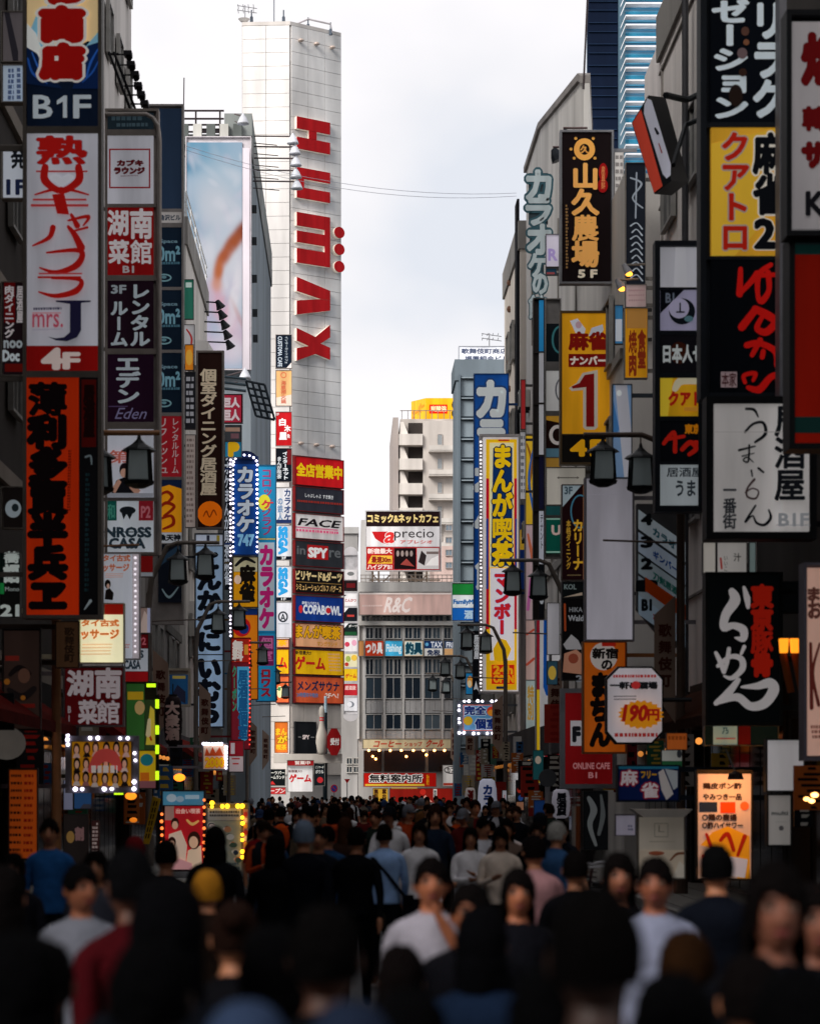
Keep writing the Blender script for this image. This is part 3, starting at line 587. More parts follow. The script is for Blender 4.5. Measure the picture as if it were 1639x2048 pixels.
E4 = [((716, 1281, 728, 1313), 'b07a48', [], 'narrow brown window sign at the left of the fishing signs'), ((729, 1281, 767, 1313), 'b5381e', [('h', 'つり具', (732, 1287, 764, 1307), 'e8e4e0', .06)], 'red window sign reading fishing tackle in white'), ((769, 1281, 805, 1313), '3a9cc4', [('h', 'Fishing', (772, 1289, 802, 1308), 'd4e8ee', .04)], 'light blue window sign reading Fishing'),
      ((807, 1281, 846, 1313), 'cfc9bc', [('L', (807, 1281, 846, 1313), 'c89a50', 1.5), ('h', '釣具', (811, 1286, 843, 1308), '123a4a', .06, '8ab4b8', .04)], 'pale window sign with dark teal fishing characters'),
      ((847, 1281, 885, 1313), 'cfcdc8', [('R', (848, 1282, 884, 1297), '16305a'), ('h', 'TAX', (861, 1284, 883, 1295), 'd8dce4', .04), ('E', (853, 1289, 3.5, 3.5), '5a9ac0'), ('h', '免税', (854, 1300, 879, 1311), '1a2a4a', .04)], 'navy and white window sign with TAX and two characters'),
      ((887, 1281, 910, 1313), 'cfcdc8', [('R', (888, 1282, 909, 1297), '2c3a56'), ('h', 'FRE', (892, 1285, 908, 1295), 'd8dce4', .04), ('R', (888, 1298, 909, 1312), 'c89a68')], 'navy and tan window sign with cut-off capitals')]
for r, c, it, lb in E4: sg(lb, 189.8, r, c, it, T=.25)
sg('cream sign with red coffee shop katakana above the lit restaurant windows', 188.9, (724, 1478, 909, 1498), 'e6d0a4', [('h', 'コーヒー', (746, 1482, 800, 1494), 'b8402a', .04, None, 0, .3), ('h', 'ショップ', (808, 1484, 843, 1493), 'b8402a', .03), ('h', 'クール', (850, 1480, 884, 1494), 'b8402a', .05, None, 0, .3)], T=.8, em=.12)
mb = MB()
for x0, x1 in ((727, 763), (768, 850), (856, 905)): mb.box(X_(x0), X_(x1), 190.0, 190.28, Z_(1543), Z_(1501), mat('2c1a12', 'glass'))
part('restaurant_window', mb, eb)
mb = MB(); mb.ball((0, 0, 0), .1, .1, .1, mat('ffb060', 'glow', 7), 8, 5); me = mb.mesh('bulb')
for x, y in [(737, 1501), (758, 1501), (780, 1501), (802, 1501), (826, 1501), (846, 1501), (868, 1501), (888, 1501), (745, 1513), (751, 1518), (812, 1513), (852, 1510)]: inst('bulb', me, eb, f.w(x, y, .35))
sg('wide red sign with white characters for free information above the street end', 188.2, (726, 1545, 872, 1574), 'b3160f', [('h', '無料案内所', (739, 1549, 843, 1564), '140a08', .03, 'f2ece6', .09), ('h', '案内', (852, 1549, 857, 1570), 'e0a018', .03), ('R', (730, 1568, 848, 1572), 'e8c040')], T=.6, em=.25)
sg('yellow shop hanging sign with black strokes under the wide red sign', 188, (745, 1576, 776, 1604), 'c99a30', [('v', '無料', (748, 1578, 756, 1598), '3a1c10', .05), ('v', '案内', (764, 1578, 772, 1598), '3a1c10', .05)], em=.35)
sg('red shopfront board with pink burst at the street end', 188, (778, 1576, 905, 1606), '8a1c14', [('E', (845, 1584, 6, 6), 'c22a20'), ('P', [(838, 1604), (850, 1590), (864, 1604)], 'e0a090'), ('R', (866, 1578, 873, 1602), 'e0dcd4'), ('v', '飲料', (867, 1580, 872, 1596), '201810', .04)] + [('R', (782, 1575, 834, 1577.5), 'ffd060')], em=.4)
sg('white oval restaurant signboard with red base on the right of the street end', 187, (884, 1530, 924, 1573), 'd8d2cc', [('O', (904, 1540, 17, 8, 2), '3a3434'), ('h', 'カフェ', (893, 1535, 915, 1545), '2a2424', .04), ('R', (886, 1566, 922, 1571), 'a83a2a')])
mb = MB(); mb.box(X_(680), X_(715), 191, 205, 0, 22.4, mat('b2afad', 'wall')); nb = thing('building', 'narrow grey block between the white tower and the end block', 'building', (0, 195, 0)); part('wall', mb, nb)
mb = MB(); mb.box(X_(680) - .1, X_(715) + .1, 190.8, 205.2, 22.4, 22.9, mat('c2c0be', 'wall')); part('roof', mb, nb)
for y in (1515, 1532):
    for x in (692, 706): window(nb, front(191), front(191).u(x), front(191).v(y + 14), .5, .55, 'c8c4be', '2a333a')
# white tag column
cols = [(1140, 1162, 'c9c4c4', [('E', (701, 1148, 7, 4), '6a6a6a')]), (1160, 1183, '1c1214', [('R', (693, 1167, 710, 1176), '5a1418')]), (1187, 1212, 'd8d4d4', [('h', 'とんかつ', (690, 1198, 712, 1204), 'a02a2a', .03), ('P', [(688, 1190), (688, 1194), (693, 1190)], '2a2a2a')]),
        (1216, 1243, '14161c', [('P', [(688, 1216), (697, 1216), (688, 1226)], 'd8d4d4'), ('R', (694, 1230, 708, 1234), 'b03a34')]), (1247, 1272, '141c1c', [('P', [(688, 1247), (697, 1247), (688, 1257)], 'd8d4d4'), ('h', 'ダーツ', (697, 1250, 714, 1255), 'd4d4d0', .03), ('R', (689, 1264, 713, 1271), '1c4a2c')]),
        (1276, 1303, 'dcd6d6', [('E', (694, 1289, 5, 5), 'b83a50'), ('E', (708, 1286, 5, 6), 'd89ab0')]), (1308, 1334, 'cfc8a4', [('E', (696, 1318, 5, 6), '8a9a4a'), ('E', (708, 1316, 6, 6), 'd8b040'), ('E', (693, 1329, 4, 4), 'a03028')]),
        (1338, 1362, 'e0b820', [('h', 'ゲーム', (691, 1348, 712, 1356), 'b02420', .05)]), (1368, 1391, 'a8222a', [('h', '居酒屋', (690, 1372, 711, 1380), 'd8b4b0', .03)]), (1396, 1422, 'c9c8cc', [('E', (701, 1409, 7, 6), '6a6e76'), ('E', (699, 1409, 5, 5), 'c9c8cc')])]
t = sign('tall narrow white tag column with rounded ends and small shop panels', 188, (686, 1110, 716, 1430), [((688, a, 714, b), c, it) for a, b, c, it in cols], name='sign_tower', frame='cfccce', fw=1.5, k=1.3)
f8 = front(188); mb = MB()
for yc, sg_ in ((1110, -1), (1430, 1)): f8.poly(mb, [(701 + 15 * math.cos(a * math.pi / 8), yc + sg_ * .1 + sg_ * (13 if sg_ > 0 else 16) * math.sin(a * math.pi / 8)) for a in range(9)][::-1 if sg_ > 0 else 1], 0, .3, mat('d4d0d2', 'wall'))
part('end_cap', mb, t)
# roof advertisement
t = sign('square roof billboard with red bowl emblem and cafe lettering above the end block', 191.5, (730, 1022, 882, 1143), [
    ((732, 1024, 878, 1053), '1e1012', [('h', 'コミック&ネットカフェ', (735, 1030, 875, 1046), 'e2c884', .05)], 'dark brown header with cream katakana'),
    ((732, 1054, 878, 1094), 'd6d2d2', [('P', [(743, 1064), (775, 1064), (775, 1090), (762, 1086), (750, 1078)], 'ae1a1e'), ('h', 'a', (768, 1066, 786, 1086), 'c8302e', .03, 'e8e4e2', .03, .25), ('h', 'precio', (788, 1059, 867, 1082), '2a2426', .0), ('h', 'アプレシオ', (800, 1081, 864, 1088), 'b8504c', .02)]),
    ((732, 1095, 786, 1141), 'a81c1c', [('h', '新宿最大', (735, 1098, 783, 1108), 'e6ccc4', .05), ('P', [(735, 1128), (743, 1112), (784, 1112), (784, 1128)], 'd8a838'), ('h', '最速30m', (743, 1114, 781, 1126), '7a1c18', .05), ('h', 'ハイジアB1', (735, 1130, 783, 1139), 'e6ccc4', .05)]),
    ((787, 1095, 878, 1141), 'a02024', [('R', (788, 1097, 831, 1139), '160c0e')] + [('E', (795 + 9 * i, 1108, 3, 6), '8a7a74') for i in range(4)] + [('P', [(800, 1130), (812, 1118), (828, 1134)], '8a3a34'), ('R', (833, 1097, 877, 1139), 'b6b0ae'), ('P', [(836, 1125), (842, 1102), (852, 1112), (848, 1132)], '2a2222'), ('P', [(850, 1132), (862, 1118), (876, 1112), (876, 1132)], 'e2dcd8'), ('R', (852, 1104, 876, 1109), '6a5c58')])],
    name='billboard', cat='billboard', frame='d9d4d2', fw=2, T=.4, k=1.35)
f = front(193); m = mat('b09a86', 'metal'); mb = MB()
for x in (745, 757, 830, 853): mb.tube([f.w(x, 1184), f.w(x, 1143)], .09, m, 6)
for a, b in ((745, 780), (780, 745), (820, 853), (853, 820)): mb.tube([f.w(a, 1184), f.w(b, 1150)], .06, m, 6)
mb.tube([f.w(738, 1160), f.w(880, 1160)], .07, m, 6); part('truss', mb, t)
rl_ = thing('railing', 'thin roof railing with pipes along the end block', 'railing', front(190.4).w(800, 1165)); mb = MB(); f = front(190.6)
for y in (1140, 1147, 1154): mb.tube([f.w(720, y + 10), f.w(905, y + 10)], .03, mat('8a8078', 'metal'), 5)
for x in range(722, 906, 9): mb.tube([f.w(x, 1165), f.w(x, 1149)], .025, mat('8a8078', 'metal'), 5)
part('rail', mb, rl_)
# pinkish block with stairs behind
f = front(208); pb = thing('building', 'pinkish block with small balconies just behind the roof billboard', 'building', f.w(885, 1585))
mb = MB(); mb.box(f.w(868, 0)[0], f.w(912, 0)[0], 208, 220, 0, f.w(0, 1092)[2], mat('c6aea6', 'wall')); part('wall', mb, pb)
mb = MB(); mb.box(f.w(722, 0)[0], f.w(745, 0)[0], 208, 220, 0, f.w(0, 1040)[2], mat('b9b6b4', 'wall')); part('wing', mb, pb)
for y in (1050, 1075, 1100, 1125): window(pb, f, f.u(890), f.v(y + 12), .6, .55, 'a09894', '6a7a88')
# tall apartment block with yellow roof box
f = front(232); tb = thing('building', 'tall beige apartment block with outside stairs behind the end block', 'building', f.w(850, 1585)); mb = MB()
zt = f.v(838); mb.box(f.u(800), f.u(1010), 232, 250, 0, zt, mat('b9b1aa', 'wall')); mb.box(f.u(785), f.u(796), 231, 250, 0, zt, mat('a69c97', 'wall')); mb.box(f.u(797), f.u(845), 236, 250, 0, zt, mat('8d8681', 'wall')) if False else None
mb.box(f.u(845), f.u(1010), 231, 231.98, 0, f.v(845), mat('c6beb7', 'wall')); part('wall', mb, tb)
for i in range(8):
    y = 872 + i * 49; mb = MB(); 
    mb.box(f.u(797), f.u(844), 230.6, 231.9, f.v(y + 22), f.v(y), mat('c9c2bb', 'wall')); part('landing', mb, tb)
    mb = MB(); a = [(f.u(797), f.v(y)), (f.u(808), f.v(y)), (f.u(812), f.v(y - 27)), (f.u(797), f.v(y - 27))]; mb.prism([(x, 231.2, z) for x, z in ((f.u(799), f.v(y)), (f.u(816), f.v(y)), (f.u(806), f.v(y - 26)), (f.u(799), f.v(y - 26)))], [(x, 231.6, z) for x, z in ((f.u(799), f.v(y)), (f.u(816), f.v(y)), (f.u(806), f.v(y - 26)), (f.u(799), f.v(y - 26)))], mat('d3ccc5', 'wall')); part('stair_flight', mb, tb)
    mb = MB(); mb.box(f.u(816), f.u(844), 231.93, 231.99, f.v(y - .5), f.v(y - 26), mat('3b3634', 'wall')); part('opening_shade', mb, tb)  # dark sheet on the wall, shade of a stair opening put in as colour
for i in range(5):
    y = 903 + i * 48; mb = MB(); c = mat('c9c3bc', 'wall'); mb.box(f.u(856), f.u(908), 229.9, 230.99, f.v(y + 6), f.v(y + 3), c); mb.box(f.u(856), f.u(908), 229.85, 229.95, f.v(y + 3), f.v(y - 6), mat('cfc9c2', 'wall')); part('balcony', mb, tb)
    window(tb, PL(0, 231), PL(0, 231).u(874), PL(0, 231).v(y - 12), .45, 1.1, 'b5aea8', '7d8a92')
mb = MB()
for i in range(9): mb.box(f.u(803 + i * 12), f.u(803 + i * 12) + .06, 232.5, 232.56, zt, zt + .9, mat('7a726d', 'metal'))
mb.box(f.u(800), f.u(910), 232.5, 232.55, zt + .85, zt + .92, mat('7a726d', 'metal')); part('railing', mb, tb)
f = front(233.5); t = thing('billboard', 'yellow box-shaped roof billboard with a small red panel on the apartment block', 'billboard', f.w(865, 840)); ylw = mat('f2b01c', 'panel', .25, 1.3)
mb = MB(); mb.hexa([f.w(851, 842), f.w(909, 842), f.w(909, 796), f.w(851, 796)], [f.w(851, 842, -5), f.w(909, 842, -5), f.w(909, 796, -5), f.w(851, 796, -5)], ylw)
p0, p1 = f.w(851, 842), f.w(851, 796); q0, q1 = front(242).w(822, 842), front(242).w(822, 803); mb.add([q0, (p0[0], p0[1] + .02, p0[2]), (p1[0], p1[1] + .02, p1[2]), q1], [(0, 1, 2, 3)], ylw); part('box', mb, t)
mb = MB(); draw(mb, f, [('R', (858, 809, 894, 827), 'c8200e'), ('h', '炭酸浴', (861, 812, 892, 823), 'f0d8a8', .05), ('h', 'S', (904, 803, 913, 832), '1a1a14', .06)] , .02, .2); part('lettering', mb, t)
sl2 = PL(q0[0], 242, p0[0] - q0[0], 233.5 - 242, ref=836); mb = MB(); draw(mb, sl2, [('h', 'スーパー', (824, 812, 848, 830), 'c87a2a', .03)], .05, .2); part('side_lettering', mb, t)

DKM = mat('15171a', 'metal')
# ---------------------------------------------------------------- right row
b = block('dark glass and concrete block at the right edge behind the tall stacks', WR + .05, 19, 26.1, 43, 34, '45413f')
b = block('white panelled block rising at the upper right behind the black relaxation sign', 7.15, 18, 43.2, 55.6, 19.1, 'ece6e2'); pl = PL(7.15, 0, 0, -1)
for z in (7.5, 11, 14.5): 
    for y in (45, 49, 52.6): window(b, pl, -(y + 1.8), z, 1.8, 1.6, '8b8986', '26323a')
mb = MB()
for z in [6 + 3.1 * i for i in range(5)]: mb.box(7.1, 7.15, 43.3, 55.5, z, z + .05, mat('8f8a86', 'wall'))
for y in (47, 51, 55): mb.box(7.1, 7.15, y, y + .05, 4, 18.5, mat('8f8a86', 'wall'))
part('joint', mb, b, kind='stuff')
mb = MB(); mb.tube([(6.95, 50, 3), (6.95, 50, 18.5)], .07, mat('3a3a3e', 'metal'), 8); part('drain_pipe', mb, b)
fw_ = front(55.7); mb = MB(); fw_.poly(mb, [(1320, 192), (1405, 192), (1405, -80), (1366, -80), (1366, 0), (1320, 76)], 0, -3, mat('e9e4e2', 'wall')) if False else fw_.poly(mb, [(1320, 192), (1412, 192), (1412, -80), (1366, -80), (1366, 0), (1320, 76)], -3, .1, mat('ece6e4', 'wall')); part('white_wing', mb, b)
mb = MB()
for x_, y_ in ((1330, 60), (1352, 22), (1376, -60)): fw_.slab(mb, x_, y_, x_ + 1.2, 190, .1, .13, mat('b0a8a6', 'wall'))
for y_ in (40, 90, 140): fw_.slab(mb, 1345, y_, 1410, y_ + 1.2, .1, .13, mat('b0a8a6', 'wall'))
part('joint', mb, b, kind='stuff')
mb = MB(); mb.tube([fw_.w(1352, 250, .6), fw_.w(1405, 235, .6)], .06, DKM, 6); mb.tube([fw_.w(1345, 300, .6), fw_.w(1390, 195, .6)], .05, DKM, 6); mb.tube([fw_.w(1360, 195, .6), fw_.w(1350, 300, .6)], .05, DKM, 6); part('truss', mb, b)
# slanted-roof building: profile in the Y-Z plane
sb = thing('building', 'pale grey block with a steep slanting roofline above the black gold-lettered sign', 'building', (10, 78, 0)); X0 = 6.6; c = mat('d2cfca', 'wall')
prof = [(61.5, 0), (61.5, 19.5), (67.5, 21.6), (68.3, 22.0), (83.3, 24.9), (90.5, 25.2), (90.5, 0)]
prof = [(58, 0), (58, 16.8), (90, 16.8), (90, 0)]
up = [(68, 16.8), (68, 21.9), (68.8, 22.2), (83.3, 24.8), (90, 25.0), (90, 16.8)]
mb = MB(); mb.prism([(X0, y, z) for y, z in prof], [(16, y, z) for y, z in prof], c); part('wall', mb, sb)
wx = lambda y: X0 + .16 + (y - 68) * .1055
mb = MB(); mb.prism([(X0, y, z) for y, z in up], [(wx(y), y, z) for y, z in up], c); part('upper_wall', mb, sb)
mb = MB()
for a, bb in zip(up[1:4], up[2:5]): mb.prism([(X0 - .1, a[0], a[1] + .01), (X0 - .1, bb[0], bb[1] + .01), (X0 - .1, bb[0], bb[1] + .22), (X0 - .1, a[0], a[1] + .22)], [(wx(a[0]) + .02, a[0], a[1] + .01), (wx(bb[0]) + .02, bb[0], bb[1] + .01), (wx(bb[0]) + .02, bb[0], bb[1] + .22), (wx(a[0]) + .02, a[0], a[1] + .22)], mat('8f8a87', 'wall'))
part('roof_edge', mb, sb)
mb = MB()
for z in (9, 12.4): mb.box(X0 - .08, X0, 58.2, 89.8, z, z + .25, mat('a8a5a0', 'wall'))
for y in (70, 76, 82): mb.box(X0 - .05, X0, y, y + .06, 4, 20, mat('8e8b87', 'wall'))
part('ledge', mb, sb, kind='stuff')
pl = PL(X0, 0, 0, -1)
for z in (6, 9.6, 12.6): 
    for y in (60, 64, 71, 77, 83): window(sb, pl, -(y + 2), z, 2.0, 1.7, '9a9894', '2a343c')
b = block('cream block with a dark dotted strip down its corner', 6.4, 16, 90.3, 99.5, 22.6, 'dcd3c8')
mb = MB(); mb.box(6.3, 6.39, 90.6, 91.8, 6, 24.2, mat('17181e', 'wall')); part('dark_strip', mb, b)
mb = MB(); mb.ball((0, 0, 0), .1, .1, .14, mat('6a4a3a', 'metal'), 6, 4); me = mb.mesh('corner_lamp')
for i in range(12): inst('corner_lamp', me, b, (6.35, 95.8, 10.6 + i * 1.05))
sidewins(b, 6.4, 92.2, 99, 5, 22, False, 1.3, 1.5, 2.4)
b = block('beige block beyond the dotted corner strip', 6.1, 16, 99.8, 112, 17.0, 'cfc8c0'); sidewins(b, 6.1, 100.5, 111, 5, 17, False, 1.4, 1.5, 2.6)
f = front(121); gb = block('blue grey ribbed block topped by a white lettered roof sign', f.u(912), f.u(912) + 11, 121, 125, f.v(747), '77838c', cap='6f7a82')
cxs = [(921, 946)]
for y in range(756, 1500, 41):
    mb = MB(); m = mat('97a3ab', 'wall'); f.slab(mb, 921, y, 946, y + 2, .02, .3, m); f.slab(mb, 921, y + 5, 946, y + 36, .02, .1, mat('8a969e', 'wall')); part('panel', mb, gb)
mb = MB(); m = mat('67737c', 'wall')
for x in (918.5, 947.5): f.slab(mb, x - 1.2, 750, x + 1.2, 1560, .02, .38, m)
part('rib', mb, gb)
sign('white roof sign with two rows of dark characters on the blue grey block', 121.5, (916, 694, 1018, 727), [((917, 695, 1017, 726), 'd2d4dc', [('h', '歌舞伎町商店', (922, 699, 1013, 709), '3a4258', .03), ('h', '振興組合ビル', (929, 714, 1016, 724), '3a4258', .03)])], frame='a6a9b0', fw=1, T=.3, k=1.3)
lv = thing('louver_screen', 'grey louvred screen under the white roof sign', 'screen', front(122).w(960, 747)); mb = MB(); f = front(122)
for y in range(729, 747, 3): f.slab(mb, 914, y, 1014, y + 1.6, 0, .15, mat('a3a8ad', 'wall'))
part('slat', mb, lv, kind='stuff'); mb = MB()
for x in (916, 936, 957, 978, 1000): f.slab(mb, x, 727, x + 2, 747, -.1, .2, mat('6a6f74', 'metal'))
part('post', mb, lv)
b = block('plain grey block beyond the ribbed block on the right', 8.5, 18, 147, 186, 15, '8e8a87'); sidewins(b, 8.5, 148, 185, 4.5, 14, False, 1.6, 1.5, 2.6)
# navy tower with lit glass
f = front(150); nv = thing('building', 'navy high-rise with turquoise glass and white horizontal fins', 'building', (20, 158, 0)); X = f.u
mb = MB(); mb.prism([(X(1176), 151, 0), (X(1250), 151, 0), (X(1250) + 4, 175, 0), (17.9, 175, 0)], [(X(1176), 151, 72), (X(1250), 151, 72), (X(1250) + 4, 175, 72), (17.9, 175, 72)], mat('0f1b31', 'wall')); part('wall', mb, nv)
mb = MB(); mb.box(X(1239), X(1251), 150.4, 151.2, 0, 72, mat('5b7686', 'wall')); part('corner_column', mb, nv)
mb = MB(); mb.box(X(1251), X(1420), 151, 175, 0, 72, mat('2f86ae', 'glass')); part('glass_wall', mb, nv)
i = 0
for y in range(-420, 440, 43):
    for dy in (0, 25):
        mb = MB(); f.slab(mb, 1179, y + dy, 1236, y + dy + 1.4, -1, -.9, mat('22344e', 'wall')); part('joint', mb, nv)
        mb = MB(); z = f.v(y + dy); m = mat('e4e6ea', 'wall'); mb.box(X(1249), X(1400), 149.6, 150.3, z - .05, z + .05, m); mb.prism([(X(1249), 149.6, z - .05), (X(1249), 149.6, z + .05), (X(1240), 149.9, z - .6), (X(1240), 149.9, z - .7)], [(X(1249), 149.75, z - .05), (X(1249), 149.75, z + .05), (X(1240), 150.05, z - .6), (X(1240), 150.05, z - .7)], m); part('fin', mb, nv)
    mb = MB(); f.slab(mb, 1252, y + 2, 1420, y + 24, -.98, -.9, mat('3d9cc0', 'glass', k=1.3)); part('pane', mb, nv)
mb = MB(); f4 = front(68); mb.tube([f4.w(1166, 178), f4.w(1174, 0), f4.w(1178, -60)], .03, mat('3a3032', 'metal'), 5); solo('guy_wire', mb, 'thin dark wire rising from the slanting roof corner beside the navy tower', 'wire', f4.w(1166, 178))
# cables over the street
for j, (ya, yb) in enumerate(((300, 392), (292, 386))):
    pts = []; a = Vector(front(86).w(372, ya)); b_ = Vector(front(92).w(1032, yb))
    for i in range(15):
        t_ = i / 14; p = a.lerp(b_, t_); p.z -= (.56 if j else .62) * 4 * t_ * (1 - t_); pts.append(tuple(p))
    mb = MB(); mb.tube(pts, .009, mat('b4b6c2', 'metal'), 5); solo('overhead_cable', mb, '%s of the two thin cables sagging across the street' % ('lower', 'upper')[j], 'cable', pts[0], 'cables across the street')
# ---------------------------------------------------------------- signs, left side
RD, GR = '8c0f0c', 'a8a5a8'
sign('tallest near sign stack with wave picture on top and orange panel with black characters below', 39, (52, -90, 208, 1240), [
    ((60, -80, 202, 264), '0b1526', [('P', [(60, 130), (60, -80), (202, -80), (202, 100), (180, 95), (140, 120), (90, 100)], 'd9bd8c'), ('P', [(60, 90), (80, 40), (110, 18), (125, 60), (100, 150), (60, 180)], '6fa0b4'), ('P', [(60, 60), (78, 80), (92, 120), (84, 150), (60, 110)], 'cfd0cc'),
        ('P', [(165, 120), (202, 76), (202, 160), (180, 170)], '6fa0b4'), ('P', [(60, 180), (60, 108), (80, 120), (95, 150), (130, 190)], '0c1c3a'), ('P', [(150, 190), (180, 105), (202, 98), (202, 190)], '0d1f44'),
        ('S', [(62, 130), (72, 160), (100, 180)], [3, 5, 2], '1f4a94'), ('S', [(70, 118), (84, 150), (104, 172)], [2, 4, 2], '2a5aa6'), ('S', [(202, 110), (186, 140), (178, 168)], [2, 5, 3], '2452a0'), ('S', [(202, 135), (190, 158), (170, 178)], [2, 4, 2], '1f4a94'),
        ('h', 'ら', (98, -42, 170, 18), '8c0f0c', .1, 'c8c2bc', .07), ('h', '商', (92, 32, 168, 94), '8c0f0c', .11, 'c8c2bc', .07), ('h', '店', (92, 106, 168, 168), '8c0f0c', .11, 'c8c2bc', .07), ('h', 'B', (74, 205, 110, 249), 'a9b2b8', .02), ('P', [(120, 215), (134, 205), (140, 205), (140, 249), (132, 249), (132, 217), (120, 223)], 'a9b2b8'), ('h', 'F', (154, 205, 186, 249), 'a9b2b8', .02)], 'wave picture panel with red characters over the letters B1F'),
    ((60, 278, 202, 699), 'b9b9c2', [('h', '熟', (82, 284, 176, 338), '9d1512', .06, '8a8a98', .02), ('S', [(96, 345), (96, 372), (128, 392), (162, 372), (162, 345)], [14, 16, 12, 16, 14], '9d1512'), ('R', (78, 352, 180, 355), '9d1512'),
        ('P', [(129, 385), (106, 368), (106, 362), (116, 358), (129, 366), (142, 358), (152, 362), (152, 368)], 'c4c4cc'), ('S', [(76, 400), (128, 388), (182, 400)], [3, 7, 3], '9d1512'), ('R', (72, 408, 178, 412), 'a8383a'), ('R', (68, 419, 182, 424), 'a8383a'), ('P', [(110, 400), (134, 398), (144, 440), (120, 438)], '9d1512'),
        ('S', [(148, 440), (160, 462)], [6, 12], '9d1512'), ('S', [(142, 452), (182, 444), (172, 462)], [4, 8, 3], '9d1512'), ('S', [(112, 466), (104, 486), (72, 502)], [12, 9, 3], '9d1512'), ('S', [(142, 464), (156, 482), (168, 506)], [6, 12, 16], '9d1512'), ('S', [(150, 474), (180, 466)], [4, 5], '9d1512'),
        ('S', [(100, 516), (166, 512), (160, 540), (120, 555), (86, 546)], [4, 10, 14, 9, 3], '9d1512'), ('R', (84, 556, 170, 559), 'a8383a'), ('R', (82, 563, 168, 567), '9d1512'), ('S', [(110, 567), (166, 570), (158, 592), (118, 602), (84, 594)], [4, 8, 13, 9, 3], '9d1512'),
        ('P', [(118, 611), (187, 611), (187, 614), (168, 616), (168, 670), (160, 684), (140, 692), (118, 690), (102, 683), (118, 686), (134, 684), (146, 674), (146, 618), (118, 614)], '1a1830'), ('h', 'mrs.', (72, 638, 132, 664), 'a8485a', .01), ('R', (72, 635, 128, 637), 'b8727a')] + lines(74, 624, 130, 632, 1, '3a3a50', 3, .6) + lines(72, 668, 134, 674, 1, '9a9aa8', 4, .5), 'white panel with large ornate red characters and a dark letter J'),
    ((57, 699, 202, 749), '7f0c0a', [('h', '4', (92, 706, 127, 744), 'c9b8b2', .06), ('h', 'F', (134, 714, 162, 744), 'c9b8b2', .05)], 'red panel reading 4F'),
    ((57, 762, 162, 1234), 'aa2806', [('v', '薄利多賣半兵ヱ', (64, 772, 138, 1226), '0a0506', .08)] + lines(142, 905, 148, 1030, 22, '5a1006', 6), 'orange-red panel with seven black brush characters'),
    ((163, 762, 202, 1234), '0a0a0c', [('R', (168, 766, 197, 900), '3a0806'), ('v', '居酒屋', (172, 776, 194, 880), '120404', .07), ('S', [(176, 920), (186, 918), (188, 934)], [4, 4, 3], '5a6468'), ('S', [(186, 1205), (174, 1222)], [6, 2], '7a8488')] + lines(176, 950, 184, 1190, 24, '14262a', 7), 'narrow black strip panel')],
    name='sign_tower', frame='5f5851', fw=7, T=.38, side='L', k=1.6, ybr=(300, 760, 1150))
sign('dark wooden hanging board below the tallest sign stack', 40.2, (112, 1243, 160, 1337), [((114, 1245, 158, 1335), '3c291b', [('v', '歌舞伎町', (130, 1255, 150, 1325), '1c120c', .04)])], frame='3a2a20', fw=2, side='L', T=.12)
